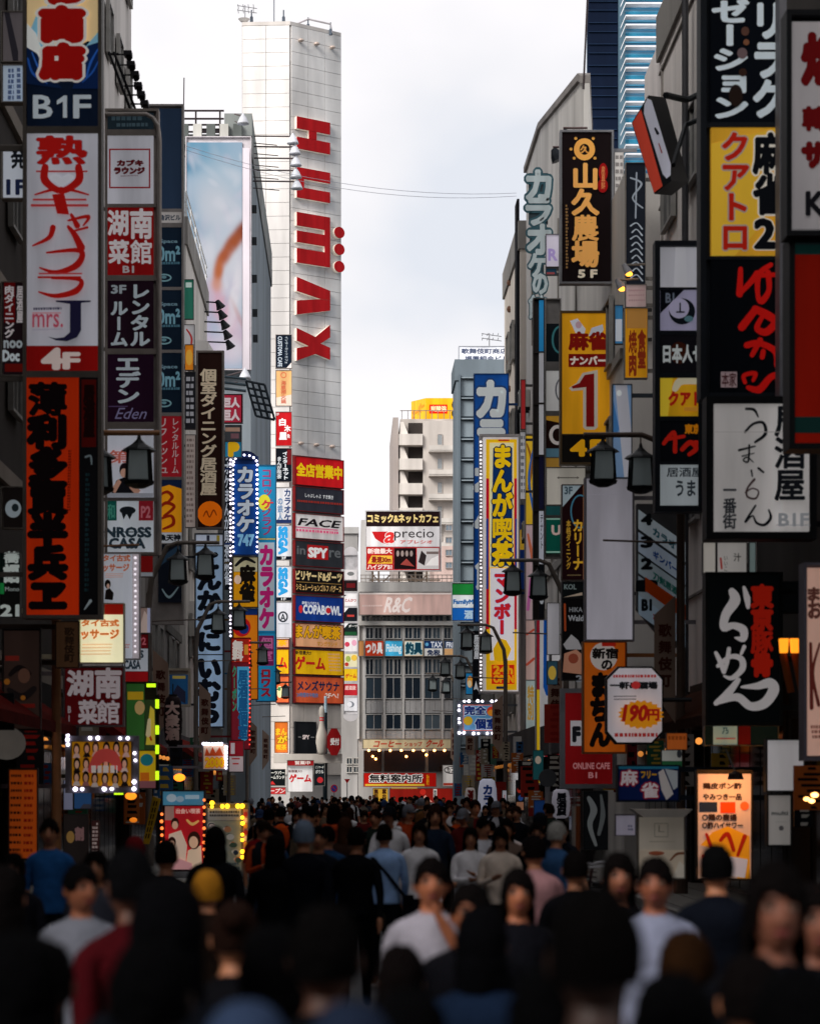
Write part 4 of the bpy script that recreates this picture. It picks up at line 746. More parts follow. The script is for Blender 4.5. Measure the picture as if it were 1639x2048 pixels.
sign('rounded-corner sign stack with red square outline, dark red panel and two plum panels', 55, (213, 225, 320, 1112), [
    ((218, 233, 309, 266), '1e2a32', [] + lines(226, 238, 290, 248, 1, '3c4c54', 5, .8) + lines(236, 252, 300, 262, 1, '3a4a52', 2, .7)),
    ((218, 278, 309, 414), 'b6b6be', [('L', (221, 304, 303, 383), '7c1a22', 3), ('h', 'カブキ', (238, 327, 288, 338), '4c1016', .09), ('h', 'ラウンジ', (232, 342, 291, 354), '4c1016', .09)] + lines(244, 357, 279, 361, 1, '7a6a70', 3, .6), 'white panel with a red square outline'),
    ((218, 421, 309, 556), '7c0e10', [('h', '湖', (219, 428, 258, 476), 'bdb6b8', .035), ('h', '南', (264, 425, 306, 482), 'bdb6b8', .035), ('h', '菜', (221, 487, 260, 532), 'bdb6b8', .035), ('h', '館', (264, 487, 305, 533), 'bdb6b8', .035), ('h', 'B1', (249, 538, 270, 551), 'a09a9c', .03)], 'dark red panel with four white characters'),
    ((218, 567, 309, 702), '1a0c16', [('h', '3F', (226, 576, 254, 592), '8a9298', .04), ('v', 'ルーム', (224, 606, 258, 698), '9aa4aa', .045), ('v', 'レンタル', (263, 572, 302, 698), '9aa4aa', .045)], 'plum panel with rental room katakana'),
    ((218, 713, 309, 848), '1c0a1a', [('v', 'エデン', (234, 716, 282, 812), '9aa4aa', .045), ('h', 'Eden', (232, 820, 292, 842), '6a6484', .0, None, 0, .4), ('R', (220, 816, 258, 818), '4a3a5a')], 'plum panel with three grey katakana'),
    ((218, 862, 309, 998), 'b3b6c0', [('R', (218, 864, 309, 874), 'a7aab4')] + lines(220, 865, 306, 873, 1, 'a04a40', 5, .8) + [('h', '第', (222, 905, 262, 930), 'a85a50', .03), ('P', [(226, 990), (236, 965), (252, 958), (268, 970), (274, 990)], '101014'), ('P', [(224, 985), (240, 962), (246, 968), (234, 990)], 'a87e6c'), ('P', [(262, 965), (284, 985), (276, 995), (262, 980)], 'a87e6c'), ('E', (252, 944, 10, 14), '1a1014'), ('E', (251, 950, 7, 9), 'b08876'), ('R', (218, 990, 309, 998), '8a8d96')], 'white poster panel with a dark-haired figure'),
    ((218, 1005, 309, 1110), 'b5bbc2', [('R', (214, 1005, 236, 1044), '124a42'), ('h', '和', (218, 1012, 232, 1040), '3a7a6a', .03), ('R', (280, 1005, 309, 1044), '7c1a24'), ('h', 'P2', (285, 1016, 303, 1038), 'a8606a', .03), ('E', (258, 1024, 16, 8), '14181c'), ('P', [(246, 1030), (250, 1042), (256, 1030), (262, 1042), (268, 1030)], '14181c'), ('h', 'NROSS', (214, 1058, 304, 1077), '22303a', .05), ('R', (210, 1066, 304, 1068), '22303a'), ('h', 'CASA', (222, 1080, 292, 1099), '22303a', .05)], 'white panel with a dark bull emblem')],
    name='sign_tower', frame='8e857e', fw=5, T=.34, side='L', k=1.6, ybr=(420, 700, 1000))
# curved top corner of that stack and the floodlight rig
f = front(55); t = thing('floodlight_rig', 'leaning black floodlight rig above the rounded sign stack', 'floodlight rig', f.w(268, 222)); m = mat('17161c', 'metal'); mb = MB()
for dx in (0, 10): mb.tube([f.w(218 + dx, 104), f.w(262 + dx, 222)], .035, m, 6)
mb.tube([f.w(216, 108), f.w(238, 108)], .03, m, 6); mb.tube([f.w(262, 222), f.w(275, 222)], .03, m, 6); part('mast', mb, t)
for i, (x, y) in enumerate([(238, 109), (244, 130), (252, 150), (258, 172), (264, 190), (271, 208)]):
    mb = MB(); mb.tube([f.w(x - 10, y), f.w(x + 14, y)], .02, m, 5); part('arm', mb, t)
    mb = MB(); p = f.w(x + 18, y); mb.box(p[0] - .08, p[0] + .1, 54.8, 55.1, p[2] - .06, p[2] + .04, m); mb.tube([p, (p[0] + .04, 54.9, p[2] - .12)], [.05, .07], m, 8); part('lamp_head', mb, t)
mb = MB(); f = front(54.6); mb.tube([f.w(210, 228), f.w(292, 228), f.w(306, 236), f.w(316, 252), f.w(319, 280), f.w(319, 1110)], .05, mat('a8a09a', 'metal'), 8)
t2 = solo('sign_post', mb, 'silver pipe curving over the rounded sign stack', 'post', f.w(319, 1110))
sign('slate-topped sign stack with three repeated teal-black panels behind the rounded stack', 66, (292, 214, 369, 1250), [
    ((296, 222, 365, 422), '1d2a3c', []), ((318, 428, 365, 450), '8e8a88', [('h', '角沢ビル', (321, 434, 362, 445), '2a3440', .04)])] +
    [((318, y, 365, y + 119), '0b1622', [('h', 'Space', (322, y + 24, 356, y + 33), '5a7480', .03), ('h', '0m²', (318, y + 38, 361, y + 67), '5c8290', .03)] + lines(324, y + 68, 361, y + 74, 1, '3a5a68', 3, .8) + [('O', (330, y + 101, 15, 8, 3), '5f8088'), ('E', (330, y + 100, 5, 3), '4f6f78')], lb) for y, lb in ((459, 'upper of three identical teal-black panels'), (584, 'middle of three identical teal-black panels'), (709, 'lower of three identical teal-black panels'))] + [
    ((318, 835, 365, 956), '861820', [('v', 'リフレッシュ', (317, 838, 337, 952), 'a08a8c', .02), ('v', 'レンタルルーム', (345, 838, 359, 950), 'a08a8c', .02)], 'red panel with two thin columns of katakana'),
    ((318, 962, 365, 1066), 'd58d14', [('P', [(318, 962), (365, 962), (365, 980), (340, 972), (318, 978)], '101c34'), ('S', [(322, 992), (336, 986), (346, 996), (336, 1008)], [4, 6, 7, 4], '7a1c0c'), ('S', [(320, 1018), (334, 1008), (350, 1016), (330, 1034)], [4, 7, 6, 5], '7a1c0c'), ('S', [(322, 1040), (344, 1034), (348, 1050), (328, 1060)], [4, 6, 7, 4], '7a1c0c')], 'orange panel with red brush strokes'),
    ((318, 1067, 365, 1088), '9ea2a8', [('h', '魚天神', (320, 1071, 362, 1083), '14181e', .06)]), ((318, 1090, 365, 1206), '0a0e16', [('S', [(320, 1128), (340, 1112), (358, 1098)], [12, 12, 9], '1c2c3c'), ('S', [(326, 1180), (340, 1196), (358, 1176)], [2, 5, 2], '5a6a70')], 'black panel with a grey winged mark'),
    ], name='sign_tower', frame='8c8784', fw=4, T=.3, side='L', k=1.6, ybr=(450, 830))
sign('white massage sign column with small light dots along its edge', 51, (205, 1108, 282, 1320), [((208, 1110, 266, 1318), 'b7bbc4', [('h', 'タイ古式', (209, 1112, 262, 1124), 'b0603c', .05), ('h', 'ッサージ', (209, 1130, 260, 1144), 'b0603c', .05)] + lines(214, 1148, 250, 1160, 3, 'c09080', 5, .4) + [('E', (220, 1172, 6, 9), '14100f'), ('P', [(214, 1202), (216, 1184), (224, 1180), (232, 1190), (230, 1204)], '14100f'), ('E', (221, 1176, 3, 5), 'b89484')] + lines(252, 1290, 264, 1300, 2, 'b86a60', 5, .5)), ((267, 1110, 280, 1318), 'b0a8ac', [])], frame='a8a6aa', fw=2, T=.25, k=1.6,
     bulbs=(.03, 'e8e0e8', [(273, 1118 + i * 11) for i in range(18)], .8))
sign('red and white lower panel peeking out right of the massage sign column', 56.5, (279, 1110, 308, 1155), [((280, 1112, 307, 1145), '7a1414', []), ((280, 1146, 307, 1154), '9a9ea6', [])], frame='7a7672', fw=1, T=.2)
sign('pinkish photo sign above the lower restaurant signs', 57, (277, 1215, 303, 1268), [((278, 1217, 302, 1266), '9a8078', [('P', [(278, 1266), (290, 1222), (302, 1240), (302, 1266)], 'b8a49c'), ('R', (296, 1217, 302, 1266), 'a8aac8')])], frame='7a7672', fw=1, T=.2)
sign('lower white restaurant sign with serif capitals and a red foot', 56, (246, 1268, 299, 1366), [((248, 1270, 297, 1297), '5c0f14', [('h', 'P2', (277, 1276, 293, 1290), 'a0505a', .03)]), ((248, 1298, 297, 1343), 'a9aeb6', [('h', 'ROSS', (252, 1302, 288, 1316), '26323c', .05), ('h', 'CASA', (250, 1322, 282, 1338), '26323c', .05)]), ((248, 1344, 297, 1364), '8a1216', [])], frame='3a3634', fw=1, T=.2, side='L')
sign('lit cream massage sign with orange characters under a small red cap', 44, (160, 1208, 251, 1328), [((212, 1210, 249, 1230), '9c1b10', []), ((164, 1231, 249, 1326), 'f2ecc2', [('h', 'タイ古式', (166, 1241, 240, 1254), 'c06a30', .06), ('h', 'ッサージ', (166, 1261, 240, 1279), 'c06a30', .06)] + lines(168, 1288, 228, 1316, 4, 'e0a878', 7, .35), None, .55)], frame='c8c4a8', fw=2, T=.25, side='L')
sign('dark maroon sign with four white characters above the lit portrait board', 45, (129, 1333, 251, 1454), [((133, 1337, 247, 1450), '4c0a0e', [('h', '湖', (138, 1343, 187, 1392), 'a89ea2', .04), ('h', '南', (194, 1338, 243, 1396), 'a89ea2', .04), ('h', '菜', (160, 1402, 196, 1447), 'a89ea2', .04), ('h', '館', (196, 1402, 240, 1447), 'a89ea2', .04), ('v', 'B1', (138, 1410, 150, 1446), '948a8e', .03)])], frame='7d7478', fw=3, T=.22, side='L')
def faces(x0, y0, x1, y1, nx, ny, seed=1):
    r = random.Random(seed); o = []; w = (x1 - x0) / nx; h = (y1 - y0) / ny
    for j in range(ny):
        for i in range(nx):
            cx = x0 + (i + .5) * w + r.uniform(-2, 2); cy = y0 + (j + .45) * h + r.uniform(-2, 2); sk = r.choice(['c99a80', 'd2a68c', 'b98a70'])
            o += [('E', (cx, cy, w * .36, h * .42), r.choice(['2a1410', '3a2016', '160c0c'])), ('P', [(cx - w * .4, cy + h * .6), (cx - w * .2, cy + h * .3), (cx + w * .2, cy + h * .3), (cx + w * .4, cy + h * .6)], r.choice(['b89c94', '1a1416', '8a5a5a', 'c4b4ae'])), ('E', (cx, cy + h * .06, w * .22, h * .27), sk)]
    return o
LP_ = [(139, 1471), (139, 1480), (140, 1490), (184, 1477), (199, 1477), (243, 1477), (258, 1477), (272, 1507), (274, 1521), (271, 1564), (271, 1578), (154, 1578), (168, 1578), (212, 1578), (227, 1578)]
sign('portrait board of many faces on yellow framed by square white lights', 43, (134, 1472, 279, 1586), [((147, 1484, 264, 1572), 'c98a18', faces(148, 1484, 263, 1572, 6, 3) + [('S', [(188, 1540), (206, 1514), (228, 1514), (242, 1536)], [14, 26, 26, 14], 'c44a44'), ] + lines(188, 1528, 240, 1546, 1, 'e8d8d0', 4, .8), None, .18)], frame='77747e', fw=11, T=.25, side='L', bulbs=(.038, 'f4ecff', LP_, 3.5))
sign('brown vertical sign with ten beige characters and an orange disc', 83, (393, 704, 449, 1060), [((397, 709, 444, 1056), '1c0d0a', [('v', '個室ダイニング居酒屋', (402, 740, 434, 992), 'a39580', .035), ('E', (421, 1029, 25, 25), 'd9660c'), ('S', [(408, 1034), (414, 1024), (420, 1036), (428, 1022), (434, 1032)], [2, 3, 2, 3, 2], '7a2c08')], None)], frame='756c66', fw=4, T=.3, side='L', k=1.6)
sign('light blue vertical sign with black pork cutlet characters', 88, (390, 1068, 449, 1456), [((393, 1070, 446, 1092), 'b9c2d4', [('R', (414, 1072, 420, 1090), '2a2c3a'), ('R', (434, 1072, 440, 1090), '8a7a30')]), ((393, 1094, 446, 1309), '8fa9c6', [('v', 'とんかつに', (396, 1100, 442, 1304), '0c1018', .075)]), ((393, 1311, 446, 1453), '8fa9c6', [('v', 'いむら', (396, 1314, 442, 1448), '0c1018', .085)])], frame='3a3f48', fw=3, T=.3, side='L', k=1.5)
sign('thin black sign column with white letters left of the blue karaoke sign', 108, (447, 862, 462, 1180), [((448, 864, 461, 1178), '12161e', [('v', 'カラオケまんが喫茶麻雀', (449, 868, 460, 1170), 'a9b0ba', .03)])], frame='2a2c30', fw=1, T=.2, side='L')
sign('pinkish red sign with outlined white characters under the roof lattice', 101, (447, 790, 486, 848), [((448, 792, 483, 846), 'b02a40', [('h', '巨人', (449, 798, 479, 816), 'e0ccd0', .07, '7a1828', .04), ('h', '巨人', (449, 822, 479, 842), 'e0ccd0', .07, '7a1828', .04)])], frame='3c3436', fw=1, T=.3, k=1.5)
for y0, c, it, lb in ((851, '3a3c40', [('R', (450, 856, 480, 864), '9a7a6a'), ('R', (462, 868, 478, 878), '6a4a50')], 'small grey shop sign under the pinkish red sign'), (884, '2c7ea0', [('h', 'P', (460, 888, 476, 912), 'e2b01c', .1)], 'small blue sign with a yellow letter P')):
    sg(lb, 103, (450, y0, 484, y0 + 32), c, it, frame='55575a', T=.2)
# lattice frame at roof level
f = front(99); t = thing('roof_lattice', 'dark tilted lattice frame jutting out below the billboard', 'lattice', f.w(450, 765)); m = mat('1e2a33', 'metal'); mb = MB()
g = lambda u, v: f.w(492 + u * 20 + v * 20, 762 + v * 70 + u * 4)
for i in range(4): mb.tube([g(i * .62, 0), g(i * .62, 1)], .05, m, 5)
for i in range(6): mb.tube([g(0, i / 5), g(1.86, i / 5)], .05, m, 5)
part('grid', mb, t); mb = MB()
for y in (752, 764, 776): mb.tube([f.w(440, y), f.w(492, y + 6)], .06, mat('4c5e68', 'metal'), 6)
part('support', mb, t)
sign('rounded blue karaoke sign edged with white light dots', 104, (466, 914, 517, 1112), [((469, 930, 514, 1110), '123a78', [('v', 'カラオケ', (474, 934, 509, 1066), 'aeb8c0', .055, '0a1c3c', .04), ('h', '747', (477, 1071, 508, 1092), '7ab0d0', .06)])], frame='123a78', fw=2, T=.3, side='L', k=1.6,
     bulbs=(.052, 'f2e8ff', [(467, 932 + i * 9.6) for i in range(19)] + [(515, 932 + i * 9.6) for i in range(19)] + [(491 + 24 * math.cos(R(a)), 930 - 18 * math.sin(R(a))) for a in (20, 45, 70, 95, 120, 145, 165)], 3.5))
mb = MB(); f = front(104); f.poly(mb, [(491 + 24 * math.cos(R(a)), 914.2 + 4 - 17 * math.sin(R(a)) + 2) for a in range(0, 181, 15)], .02, .28, mat('16203c', 'panel')); part('cap', mb, LAST)
sign('yellow mahjong sign under the blue karaoke sign', 104.3, (466, 1114, 517, 1216), [((468, 1116, 515, 1144), 'b8b290', [('S', [(472, 1132), (490, 1118), (510, 1126)], [5, 8, 4], '1a1a1a')]), ((468, 1145, 515, 1214), 'e09a14', [('v', '麻雀', (480, 1132, 510, 1204), '14100c', .07), ('E', (476, 1160, 7, 9), 'e4c4a8')])], frame='6a5a30', fw=1, T=.28, side='L', k=1.6)
sign('orange sign with a red and blue ring under the yellow mahjong sign', 104.6, (466, 1218, 517, 1400), [((468, 1219, 515, 1230), '16306a', []), ((468, 1231, 515, 1398), 'dc7c18', [('E', (484, 1255, 18, 19), 'b81c1c'), ('E', (488, 1258, 10, 11), '1c2c6a'), ('E', (480, 1254, 7, 8), 'dc7c18')])], frame='6a4a20', fw=1, T=.28, side='L', k=1.6)
t = thing('light_strip', 'white strip of light dots running down left of the blue karaoke sign', 'light strip', front(104).w(461, 1280)); f = front(104)
mb = MB(); mb.tube([f.w(461, 868), f.w(461, 1280)], .05, mat('5a5560', 'metal'), 6); part('rail', mb, t); led_mesh((.048, 'f2e8ff', [(461, 872 + i * 8) for i in range(51) if i % 13 != 5], 3), f, .02, t)
sign('teal vertical sign with pink karaoke katakana on a grey field', 118, (512, 931, 553, 1404), [((514, 933, 551, 1077), '1c6f98', [('v', 'コロッケクラブ', (523, 938, 544, 1072), '7a2a50', .03), ('E', (529, 1006, 12, 16), 'a9a428'), ('h', 'ケ', (524, 1002, 546, 1018), 'a02a30', .04)]), ((514, 1078, 551, 1080), 'b8a860', []), ((514, 1081, 551, 1266), '1c6f98', [('R', (517, 1086, 549, 1262), '9aa6b0'), ('v', 'カラオケ', (519, 1090, 548, 1258), 'a01c60', .07)]), ((514, 1267, 551, 1402), '1c7ba6', [('R', (518, 1272, 548, 1332), '6a1c4c'), ('h', '個', (521, 1276, 545, 1298), 'b05a8a', .03), ('h', '室', (521, 1302, 545, 1322), 'b05a8a', .03), ('v', 'ロワス', (522, 1337, 542, 1394), '8a1c2c', .07)])], frame='1c5a7c', fw=2, T=.3, side='L', k=1.6)
sign('narrow red sign with white characters and a row of red dots', 97, (462, 1276, 502, 1500), [((464, 1278, 500, 1325), 'a8281c', [('v', '無料', (466, 1282, 486, 1322), 'ddd4cc', .07), ('R', (489, 1290, 497, 1310), 'c88a30')]), ((464, 1326, 500, 1498), '6e1c28', [('v', 'クーポン', (465, 1332, 474, 1424), '2c8a6a', .05), ('P', [(475, 1334), (499, 1334), (499, 1420), (494, 1480), (484, 1484), (481, 1430), (475, 1420)], '4aa4cc'), ('v', '居酒屋個室', (477, 1340, 496, 1478), '1c5a8a', .05)])], frame='7a1c24', fw=1, T=.3, side='L', k=1.4, bulbs=(.035, 'ff4a3a', [(500, 1282 + i * 9) for i in range(24)], 1.2))
sign('white and red lower sign beneath the narrow red sign', 96, (458, 1480, 488, 1545), [((459, 1482, 487, 1512), '8e1c28', [('R', (462, 1486, 470, 1508), 'b8acb0')]), ((459, 1513, 487, 1543), 'c4b2b4', [('R', (464, 1516, 480, 1519), 'a03a3a'), ('R', (466, 1526, 478, 1529), 'a03a3a')])], frame='6a6466', fw=1, T=.25, side='L')
sign('small flame-printed sign with yellow figures and a light edge', 74, (405, 1486, 456, 1541), [((408, 1489, 452, 1538), 'b9a088', [('P', [(410, 1512), (414, 1496), (420, 1508), (426, 1494), (432, 1506), (440, 1494), (448, 1512)], 'a03a18'), ('h', '2000', (412, 1516, 448, 1534), 'e0a818', .06, 'c84a18', .04)], None, .2)], frame='8a8288', fw=2, T=.25, side='L', bulbs=(.05, 'f0ecff', [(453, 1494 + i * 6) for i in range(8)] + [(408 + i * 6, 1488) for i in range(7)], 3))
sign('black sign with white emblem low on the left edge', 43.3, (2, 1108, 44, 1236), [((4, 1110, 42, 1168), '0a1412', [('h', '蕎', (12, 1106, 42, 1128), 'b4bcb8', .06), ('h', '語', (12, 1132, 42, 1166), 'b4bcb8', .06), ('R', (4, 1168, 12, 1190), '1c7a3c')]), ((4, 1169, 42, 1234), '10100f', [('h', 'Mono', (14, 1176, 42, 1184), '8a9290', .02), ('h', '21', (6, 1212, 41, 1234), 'b4bcb8', .05)])], frame='2a2826', fw=1, T=.25)
for y0, y1, c, it, lb in ((30, 132, '5a5456', [('P', [(12, 30), (22, 30), (40, 110), (40, 132), (30, 132)], '26242a')], 'grey edge sign high on the left'), (136, 212, 'a9b8c8', lines(20, 142, 32, 208, 6, '4a5a7a', 4, .7) + lines(38, 142, 48, 208, 6, '4a5a7a', 5, .7), 'pale blue edge sign with dim characters'), (296, 404, 'c2c8d2', [('h', '発', (26, 300, 56, 342), '15181e', .06), ('h', '1F', (18, 366, 54, 394), '1c2440', .04)], 'white edge sign with a black character and 1F'),
      (568, 756, '1a1014', [('v', '肉ダイニング', (13, 576, 32, 680), 'b4aeb0', .045), ('v', '居酒屋', (37, 576, 50, 650), 'b4aeb0', .04), ('R', (12, 568, 34, 650), '5a0c0e'), ('v', '肉ダイニング', (13, 576, 32, 680), 'b4aeb0', .045), ('h', 'noo', (12, 686, 48, 700), '9aa2a6', .04), ('h', 'Doc', (10, 706, 42, 726), 'b4bcc0', .06), ('R', (14, 732, 50, 748), '5a100c')], 'black edge sign with a red upper half and white katakana'), (976, 1060, '14100f', [('E', (30, 1020, 16, 18), '8a949a'), ('E', (34, 1018, 7, 8), '1a2226')], 'black edge sign with a grey round emblem')):
    sign(lb, 43.5, (6, y0, 52, y1), [((10, y0 + 2, 51, y1 - 2), c, it)], frame='8d857c', fw=2, T=.25)
# ---------------------------------------------------------------- signs, right side
sign('grey-white sign with dark red characters at the right edge', 29, (1560, 40, 1700, 486), [((1571, 62, 1692, 472), '8d898b', [('h', '焼', (1594, 88, 1680, 184), '4e0a0c', .1), ('h', '韓', (1594, 232, 1640, 276), '4e0a0c', .1), ('h', 'サ', (1594, 304, 1634, 348), '4e0a0c', .1), ('h', 'ム', (1640, 304, 1672, 348), '4e0a0c', .1), ('h', 'K', (1600, 400, 1634, 444), '101014', .04)])], frame='0d1016', fw=10, T=.4, side='R')
sign('tall blank red sign with dark green borders at the right edge', 29.2, (1564, 490, 1704, 908), [((1576, 498, 1696, 895), '6c0e04', [('R', (1576, 498, 1696, 524), '0c2624'), ('R', (1576, 844, 1696, 876), '0c2220'), ('R', (1572, 502, 1640, 505), '14181a')])], frame='080a0e', fw=11, T=.45, side='R')
sign('black, yellow and black sign stack with grey katakana and big red brush letters', 35.5, (1392, -90, 1562, 806), [
    ((1412, -80, 1549, 258), '04070d', [('v', 'ゼーション', (1416, 14, 1488, 252), 'b6c0c6', .05), ('v', 'リラク', (1494, 16, 1560, 250), 'b6c0c6', .05), ('E', (1481, 78, 8, 9), '4a322a'), ('E', (1483, 100, 6, 6), '6a4430'), ('E', (1475, 122, 10, 11), '5a4a4c'), ('E', (1476, 160, 8, 8), '2c1c16'), ('E', (1462, 206, 14, 22), '1e1512')], 'black panel with two columns of slanted grey katakana'),
    ((1414, 268, 1549, 523), 'cf9a2c', [('P', [(1414, 300), (1549, 268), (1549, 420), (1460, 523), (1414, 523)], 'd6aa34'), ('v', 'クアトロ', (1432, 276, 1490, 514), 'a31e12', .035, '9c8c80', .05), ('v', '麻雀', (1498, 280, 1562, 440), '0c0e12', .05, 'cfc8bc', .05), ('h', '2', (1502, 452, 1538, 506), '0c0e12', .05, 'cfc8bc', .03)], 'yellow panel with red katakana'),
    ((1414, 530, 1549, 804), '04060a', [('S', [(1472, 548), (1470, 598)], [9, 14], 'b01410'), ('S', [(1504, 556), (1494, 572), (1468, 600)], [10, 12, 8], 'b01410'), ('S', [(1532, 540), (1508, 560), (1506, 600), (1514, 612), (1528, 590), (1526, 556)], [9, 12, 9, 14, 10, 12], 'b01410'), ('S', [(1500, 562), (1542, 560)], [9, 9], 'b01410'),
        ('S', [(1502, 628), (1474, 664)], [14, 16], 'b01410'), ('S', [(1500, 628), (1524, 640), (1540, 654), (1522, 674), (1504, 666), (1514, 644)], [14, 17, 15, 15, 12, 9], 'b01410'), ('S', [(1484, 700), (1508, 696), (1540, 712), (1544, 740)], [13, 12, 13, 12], 'b01410'), ('S', [(1510, 690), (1494, 720)], [12, 9], 'b01410'), ('S', [(1516, 712), (1514, 724)], [10, 10], 'b01410'),
        ('S', [(1480, 774), (1478, 760), (1500, 756), (1496, 770)], [8, 8, 9, 7], 'b01410'), ('S', [(1486, 784), (1508, 788), (1530, 764), (1549, 758)], [9, 15, 13, 12], 'b01410'), ('R', (1432, 753, 1464, 784), '8e7a7c'), ('h', '本家', (1434, 755, 1462, 782), '3a1a1c', .02)], 'black panel with red brush strokes and a small seal')],
    name='sign_tower', frame='161d26', fw=12, T=.4, side='R', k=1.55, ybr=(250, 520))
mb = MB(); f = front(35); f.slab(mb, 1548, -90, 1562, 800, .05, .4, mat('8f8f96', 'metal')); solo('sign_post', mb, 'silver post beside the black and yellow sign stack', 'post', f.w(1555, 800))
sign('wide white pub sign with long black brush hiragana and B1F', 34.4, (1403, 802, 1621, 1084), [((1420, 812, 1610, 1068), 'bcb8b6', [('S', [(1482, 826), (1498, 828), (1506, 842)], [5, 6, 3], '0e1014'), ('S', [(1480, 872), (1496, 856), (1516, 854), (1520, 876), (1500, 892)], [5, 5, 6, 7, 5], '0e1014'), ('S', [(1468, 908), (1500, 900)], [5, 3], '0e1014'), ('S', [(1474, 920), (1498, 914)], [3, 2], '0e1014'), ('S', [(1488, 898), (1486, 930), (1476, 928), (1484, 922), (1496, 932)], [4, 4, 3, 3, 2], '0e1014'), ('S', [(1492, 948), (1494, 960)], [4, 3], '0e1014'), ('S', [(1506, 944), (1516, 952)], [5, 4], '0e1014'),
        ('S', [(1498, 966), (1484, 984), (1484, 1000), (1500, 1004), (1506, 990), (1494, 984), (1480, 992)], [5, 4, 4, 4, 3, 3, 3], '3a2a2a'), ('S', [(1500, 1018), (1480, 1050), (1494, 1038), (1502, 1052), (1518, 1056), (1530, 1042), (1526, 1026)], [4, 5, 3, 5, 6, 6, 3], '0e1014'),
        ('v', '居酒屋', (1538, 818, 1598, 1008), '14161a', .03), ('v', '一番街', (1436, 972, 1462, 1064), '2a2c30', .03), ('R', (1420, 872, 1610, 873.5), '9a9694'), ('h', 'B1F', (1546, 1034, 1604, 1058), '8a8c90', .03), ('R', (1540, 1056, 1608, 1057.5), '8a8c90')])], frame='0b0e13', fw=14, T=.42, side='R', k=1.6)
sign('slate-framed stack of six small panels left of the tall black and yellow stack', 42, (1304, 490, 1400, 1028), [
    ((1315, 502, 1393, 582), 'a9a9b0', [('P', [(1345, 502), (1365, 502), (1368, 582), (1342, 582)], 'b4b4ba')], 'blank white panel'),
    ((1315, 587, 1393, 668), '8b88a0', [('P', [(1315, 587), (1362, 587), (1315, 634)], '08090f'), ('h', 'B1', (1326, 594, 1342, 612), '5c6270', .03), ('E', (1358, 630, 26, 26), '0e1218'), ('E', (1352, 624, 20, 20), '9894ac'), ('S', [(1354, 614), (1354, 632)], [3, 3], '1a1c24'), ('R', (1346, 630, 1363, 633), '1a1c24'), ('E', (1371, 645, 9, 6), '4a6a72')], 'lilac panel with a black crescent emblem'),
    ((1315, 676, 1393, 752), '0d0c10', [('E', (1352, 712, 18, 22), '2e130a'), ('h', '日本人セ', (1321, 697, 1397, 731), 'a9aeae', .045)], 'black panel with white characters'),
    ((1315, 762, 1393, 838), 'c09018', [('P', [(1315, 762), (1340, 762), (1330, 838), (1315, 838)], 'cdb030'), ('S', [(1344, 784), (1356, 768), (1393, 768)], [12, 16, 14], 'bcb498'), ('h', 'クアト', (1332, 790, 1395, 816), '9c1c12', .06), ('R', (1362, 820, 1393, 828), 'b8802a')], 'yellow panel with red katakana'),
    ((1315, 847, 1393, 928), '07080c', [('h', '東京', (1364, 854, 1394, 872), 'b8700e', .06), ('S', [(1322, 892), (1342, 870), (1344, 908)], [8, 8, 9], 'a01a10'), ('S', [(1326, 884), (1362, 878)], [7, 7], 'a01a10'), ('S', [(1358, 904), (1374, 890), (1386, 902), (1372, 914)], [9, 10, 10, 8], 'a01a10'), ('S', [(1384, 890), (1394, 892)], [9, 9], 'a01a10')], 'black panel with red brush strokes and orange characters'),
    ((1315, 934, 1393, 1014), 'a4acb0', [('h', '居酒屋', (1328, 940, 1400, 958), '2a3036', .02), ('h', 'うま', (1346, 966, 1384, 996), '2a3036', .03)], 'white panel with thin black characters')],
    name='sign_tower', frame='131a24', fw=10, T=.35, side='R', k=1.6, ybr=(500, 760))
# tilted red box sign
f = front(44); t = thing('sign', 'tilted box sign with red face, white oval strip and black sides', 'sign', f.w(1300, 398)); mb = MB()
fr = [(1257, 258), (1302, 399), (1336, 372), (1290, 203)]; bk = [(1303, 182), (1346, 330), (1378, 318), (1330, 178)]
mb.hexa([f.w(*p, .4) for p in fr], [front(45.5).w(x + 40, y - 8) for x, y in fr], mat('10141a', 'metal')); part('body', mb, t)
mb = MB(); mb.add([f.w(*p, .43) for p in ((1258, 259), (1301, 397), (1318, 384), (1275, 232))], [(0, 1, 2, 3)], mat('b8402f', 'panel', .25, 1.7)); part('red_face', mb, t)
mb = MB(); mb.add([f.w(*p, .43) for p in ((1282, 222), (1288, 210), (1296, 214), (1334, 340), (1334, 362), (1326, 369), (1318, 360), (1281, 240))], [tuple(range(8))], mat('b4b4c0', 'panel', .2, 1.7)); draw(mb, f, [('S', [(1303, 270), (1308, 280)], [4, 6], '22242c'), ('S', [(1310, 300), (1316, 318)], [2, 3], '9a4a4c')], .44); part('oval_strip', mb, t)
mb = MB(); mb.tube([f.w(1330, 190), front(45).w(1372, 200), front(45).w(1395, 190)], .06, mat('1a1e22', 'metal'), 6); mb.tube([f.w(1345, 330), front(45).w(1370, 250), front(45).w(1395, 240)], .05, mat('1a1e22', 'metal'), 6); part('bracket', mb, t)
